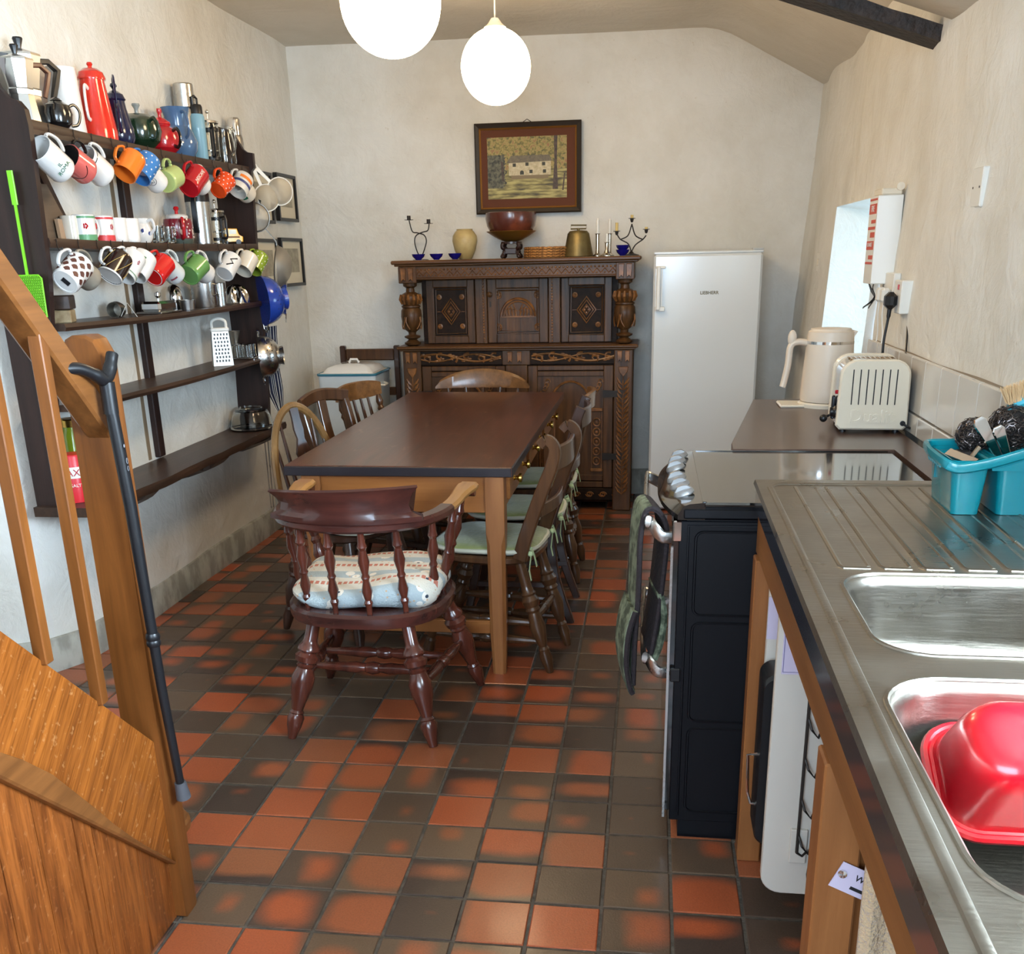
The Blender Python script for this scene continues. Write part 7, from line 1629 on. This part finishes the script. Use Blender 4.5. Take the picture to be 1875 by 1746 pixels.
obj('side_wall', G().loft([[(.655, 2.168, SZ+.09), (.83, 2.168, SZ+.09), (.83, 2.172, SZ+.09), (.655, 2.172, SZ+.09)], [(.65, 2.168, SZ+.108), (.83, 2.168, SZ+.152), (.83, 2.172, SZ+.152), (.65, 2.172, SZ+.108)]]), TEAL, cd)
g = G()
for k in range(7): g.tube([(.566, 2.035+.013*k, SZ+.108), (.572, 2.035+.013*k, SZ+.088)], .003, 6)
obj('grip_ribs', g, TEAL, cd)
def wool(c, r, n, seed):
    R = random.Random(seed); g = G()
    for k in range(n):
        p = []; a = Vector((R.gauss(0, 1), R.gauss(0, 1), R.gauss(0, 1))).normalized(); b = a.cross(Vector((R.gauss(0, 1), R.gauss(0, 1), R.gauss(0, 1)))).normalized(); rr = R.uniform(.004, .010)
        ctr = Vector(c)+a*r*R.uniform(.80, 1.0)
        e = a.cross(b)
        for q in range(7): f = q*.9; p.append(ctr+b*rr*cos(f)+e*rr*sin(f)+a*.002*q/3)
        g.tube(p, .0007, 3)
    return g
WOOL = mat('steel wool', (96, 88, 86), .3, .9)
for c, r, lab in (((.654, 2.12, SZ+.136), .034, 'dark steel-wool scourer behind the left fork handle'), ((.722, 2.12, SZ+.150), .044, 'larger dark steel-wool scourer at the right of the caddy')):
    t = thing('steel_scourer', lab, 'scourer', group='steel-wool scourers in the caddy'); obj('core', G().ball(c, r*.84, n=14, m=9), mat('wool core', (34, 30, 30), .8, bump=1, bs=200), t); w_ = obj('wool_loops', wool(c, r, 420, int(r*1000)), WOOL, t); w_['kind'] = 'stuff'
for a, b, lab, s in (((.631, 2.04, SZ+.183), (.686, 2.045, SZ+.100), 'silver cutlery handle leaning left in the caddy', 1.0), ((.669, 2.04, SZ+.167), (.700, 2.045, SZ+.105), 'silver cutlery handle, right of its pair', .9)):
    t = thing('cutlery_handle', lab, 'cutlery', group='cutlery standing in the caddy'); a = Vector(a); b = Vector(b)
    obj('handle', G().band([a, a+(b-a)*.10, a+(b-a)*.5, b, b+(b-a)*.3], [.016*s, .026*s, .020*s, .013*s, .016*s], [.004, .006, .005, .004, .003], up=(0, -1, .2), bev=.0015), CHROME, t)
t = thing('potato_peeler', 'steel peeler with black handle lying in the left bin', 'peeler'); obj('blade', G().band([(.598, 2.09, SZ+.108), (.632, 2.02, SZ+.100)], .020, .005, up=(-.5, -.4, .8), bev=.002), CHROME, t); obj('holder', G().box((.612, 2.06, SZ+.085), (.640, 2.10, SZ+.112), .004), BLACK, t)
t = thing('small_knife', 'small pale knife handle in the left bin', 'knife'); obj('handle', G().band([(.628, 2.05, SZ+.098), (.652, 2.075, SZ+.120)], .010, .005, up=(0, -1, .3), bev=.002), PEWTER, t)
br_ = thing('washing_brush', 'dish brush with cream bristles and turquoise handle at the back of the caddy', 'brush')
obj('handle', G().tube(spline([(.730, 2.15, SZ+.08), (.728, 2.15, SZ+.15), (.724, 2.145, SZ+.185), (.735, 2.14, SZ+.198), (.765, 2.135, SZ+.212)], 5), [.007]*8+[.009]*5+[.012]*8, 10), mat('turquoise plastic', (60, 170, 190), .3), br_)
g = G(); R = random.Random(5)
for k in range(260):
    u = R.random(); base = Vector((.715+.05*u, 2.140+R.uniform(-.014, .014), SZ+.196+.02*u)); d = Vector((-.45+.7*u+R.uniform(-.25, .25), R.uniform(-.3, .3), 1)).normalized(); g.tube([base, base+d*.018, base+d*.034+Vector((R.uniform(-.003, .003), 0, 0))], [.0011, .0010, .0006], 3)
o = obj('bristles', g, mat('cream bristles', (220, 186, 140), .8), br_); o['kind'] = 'stuff'
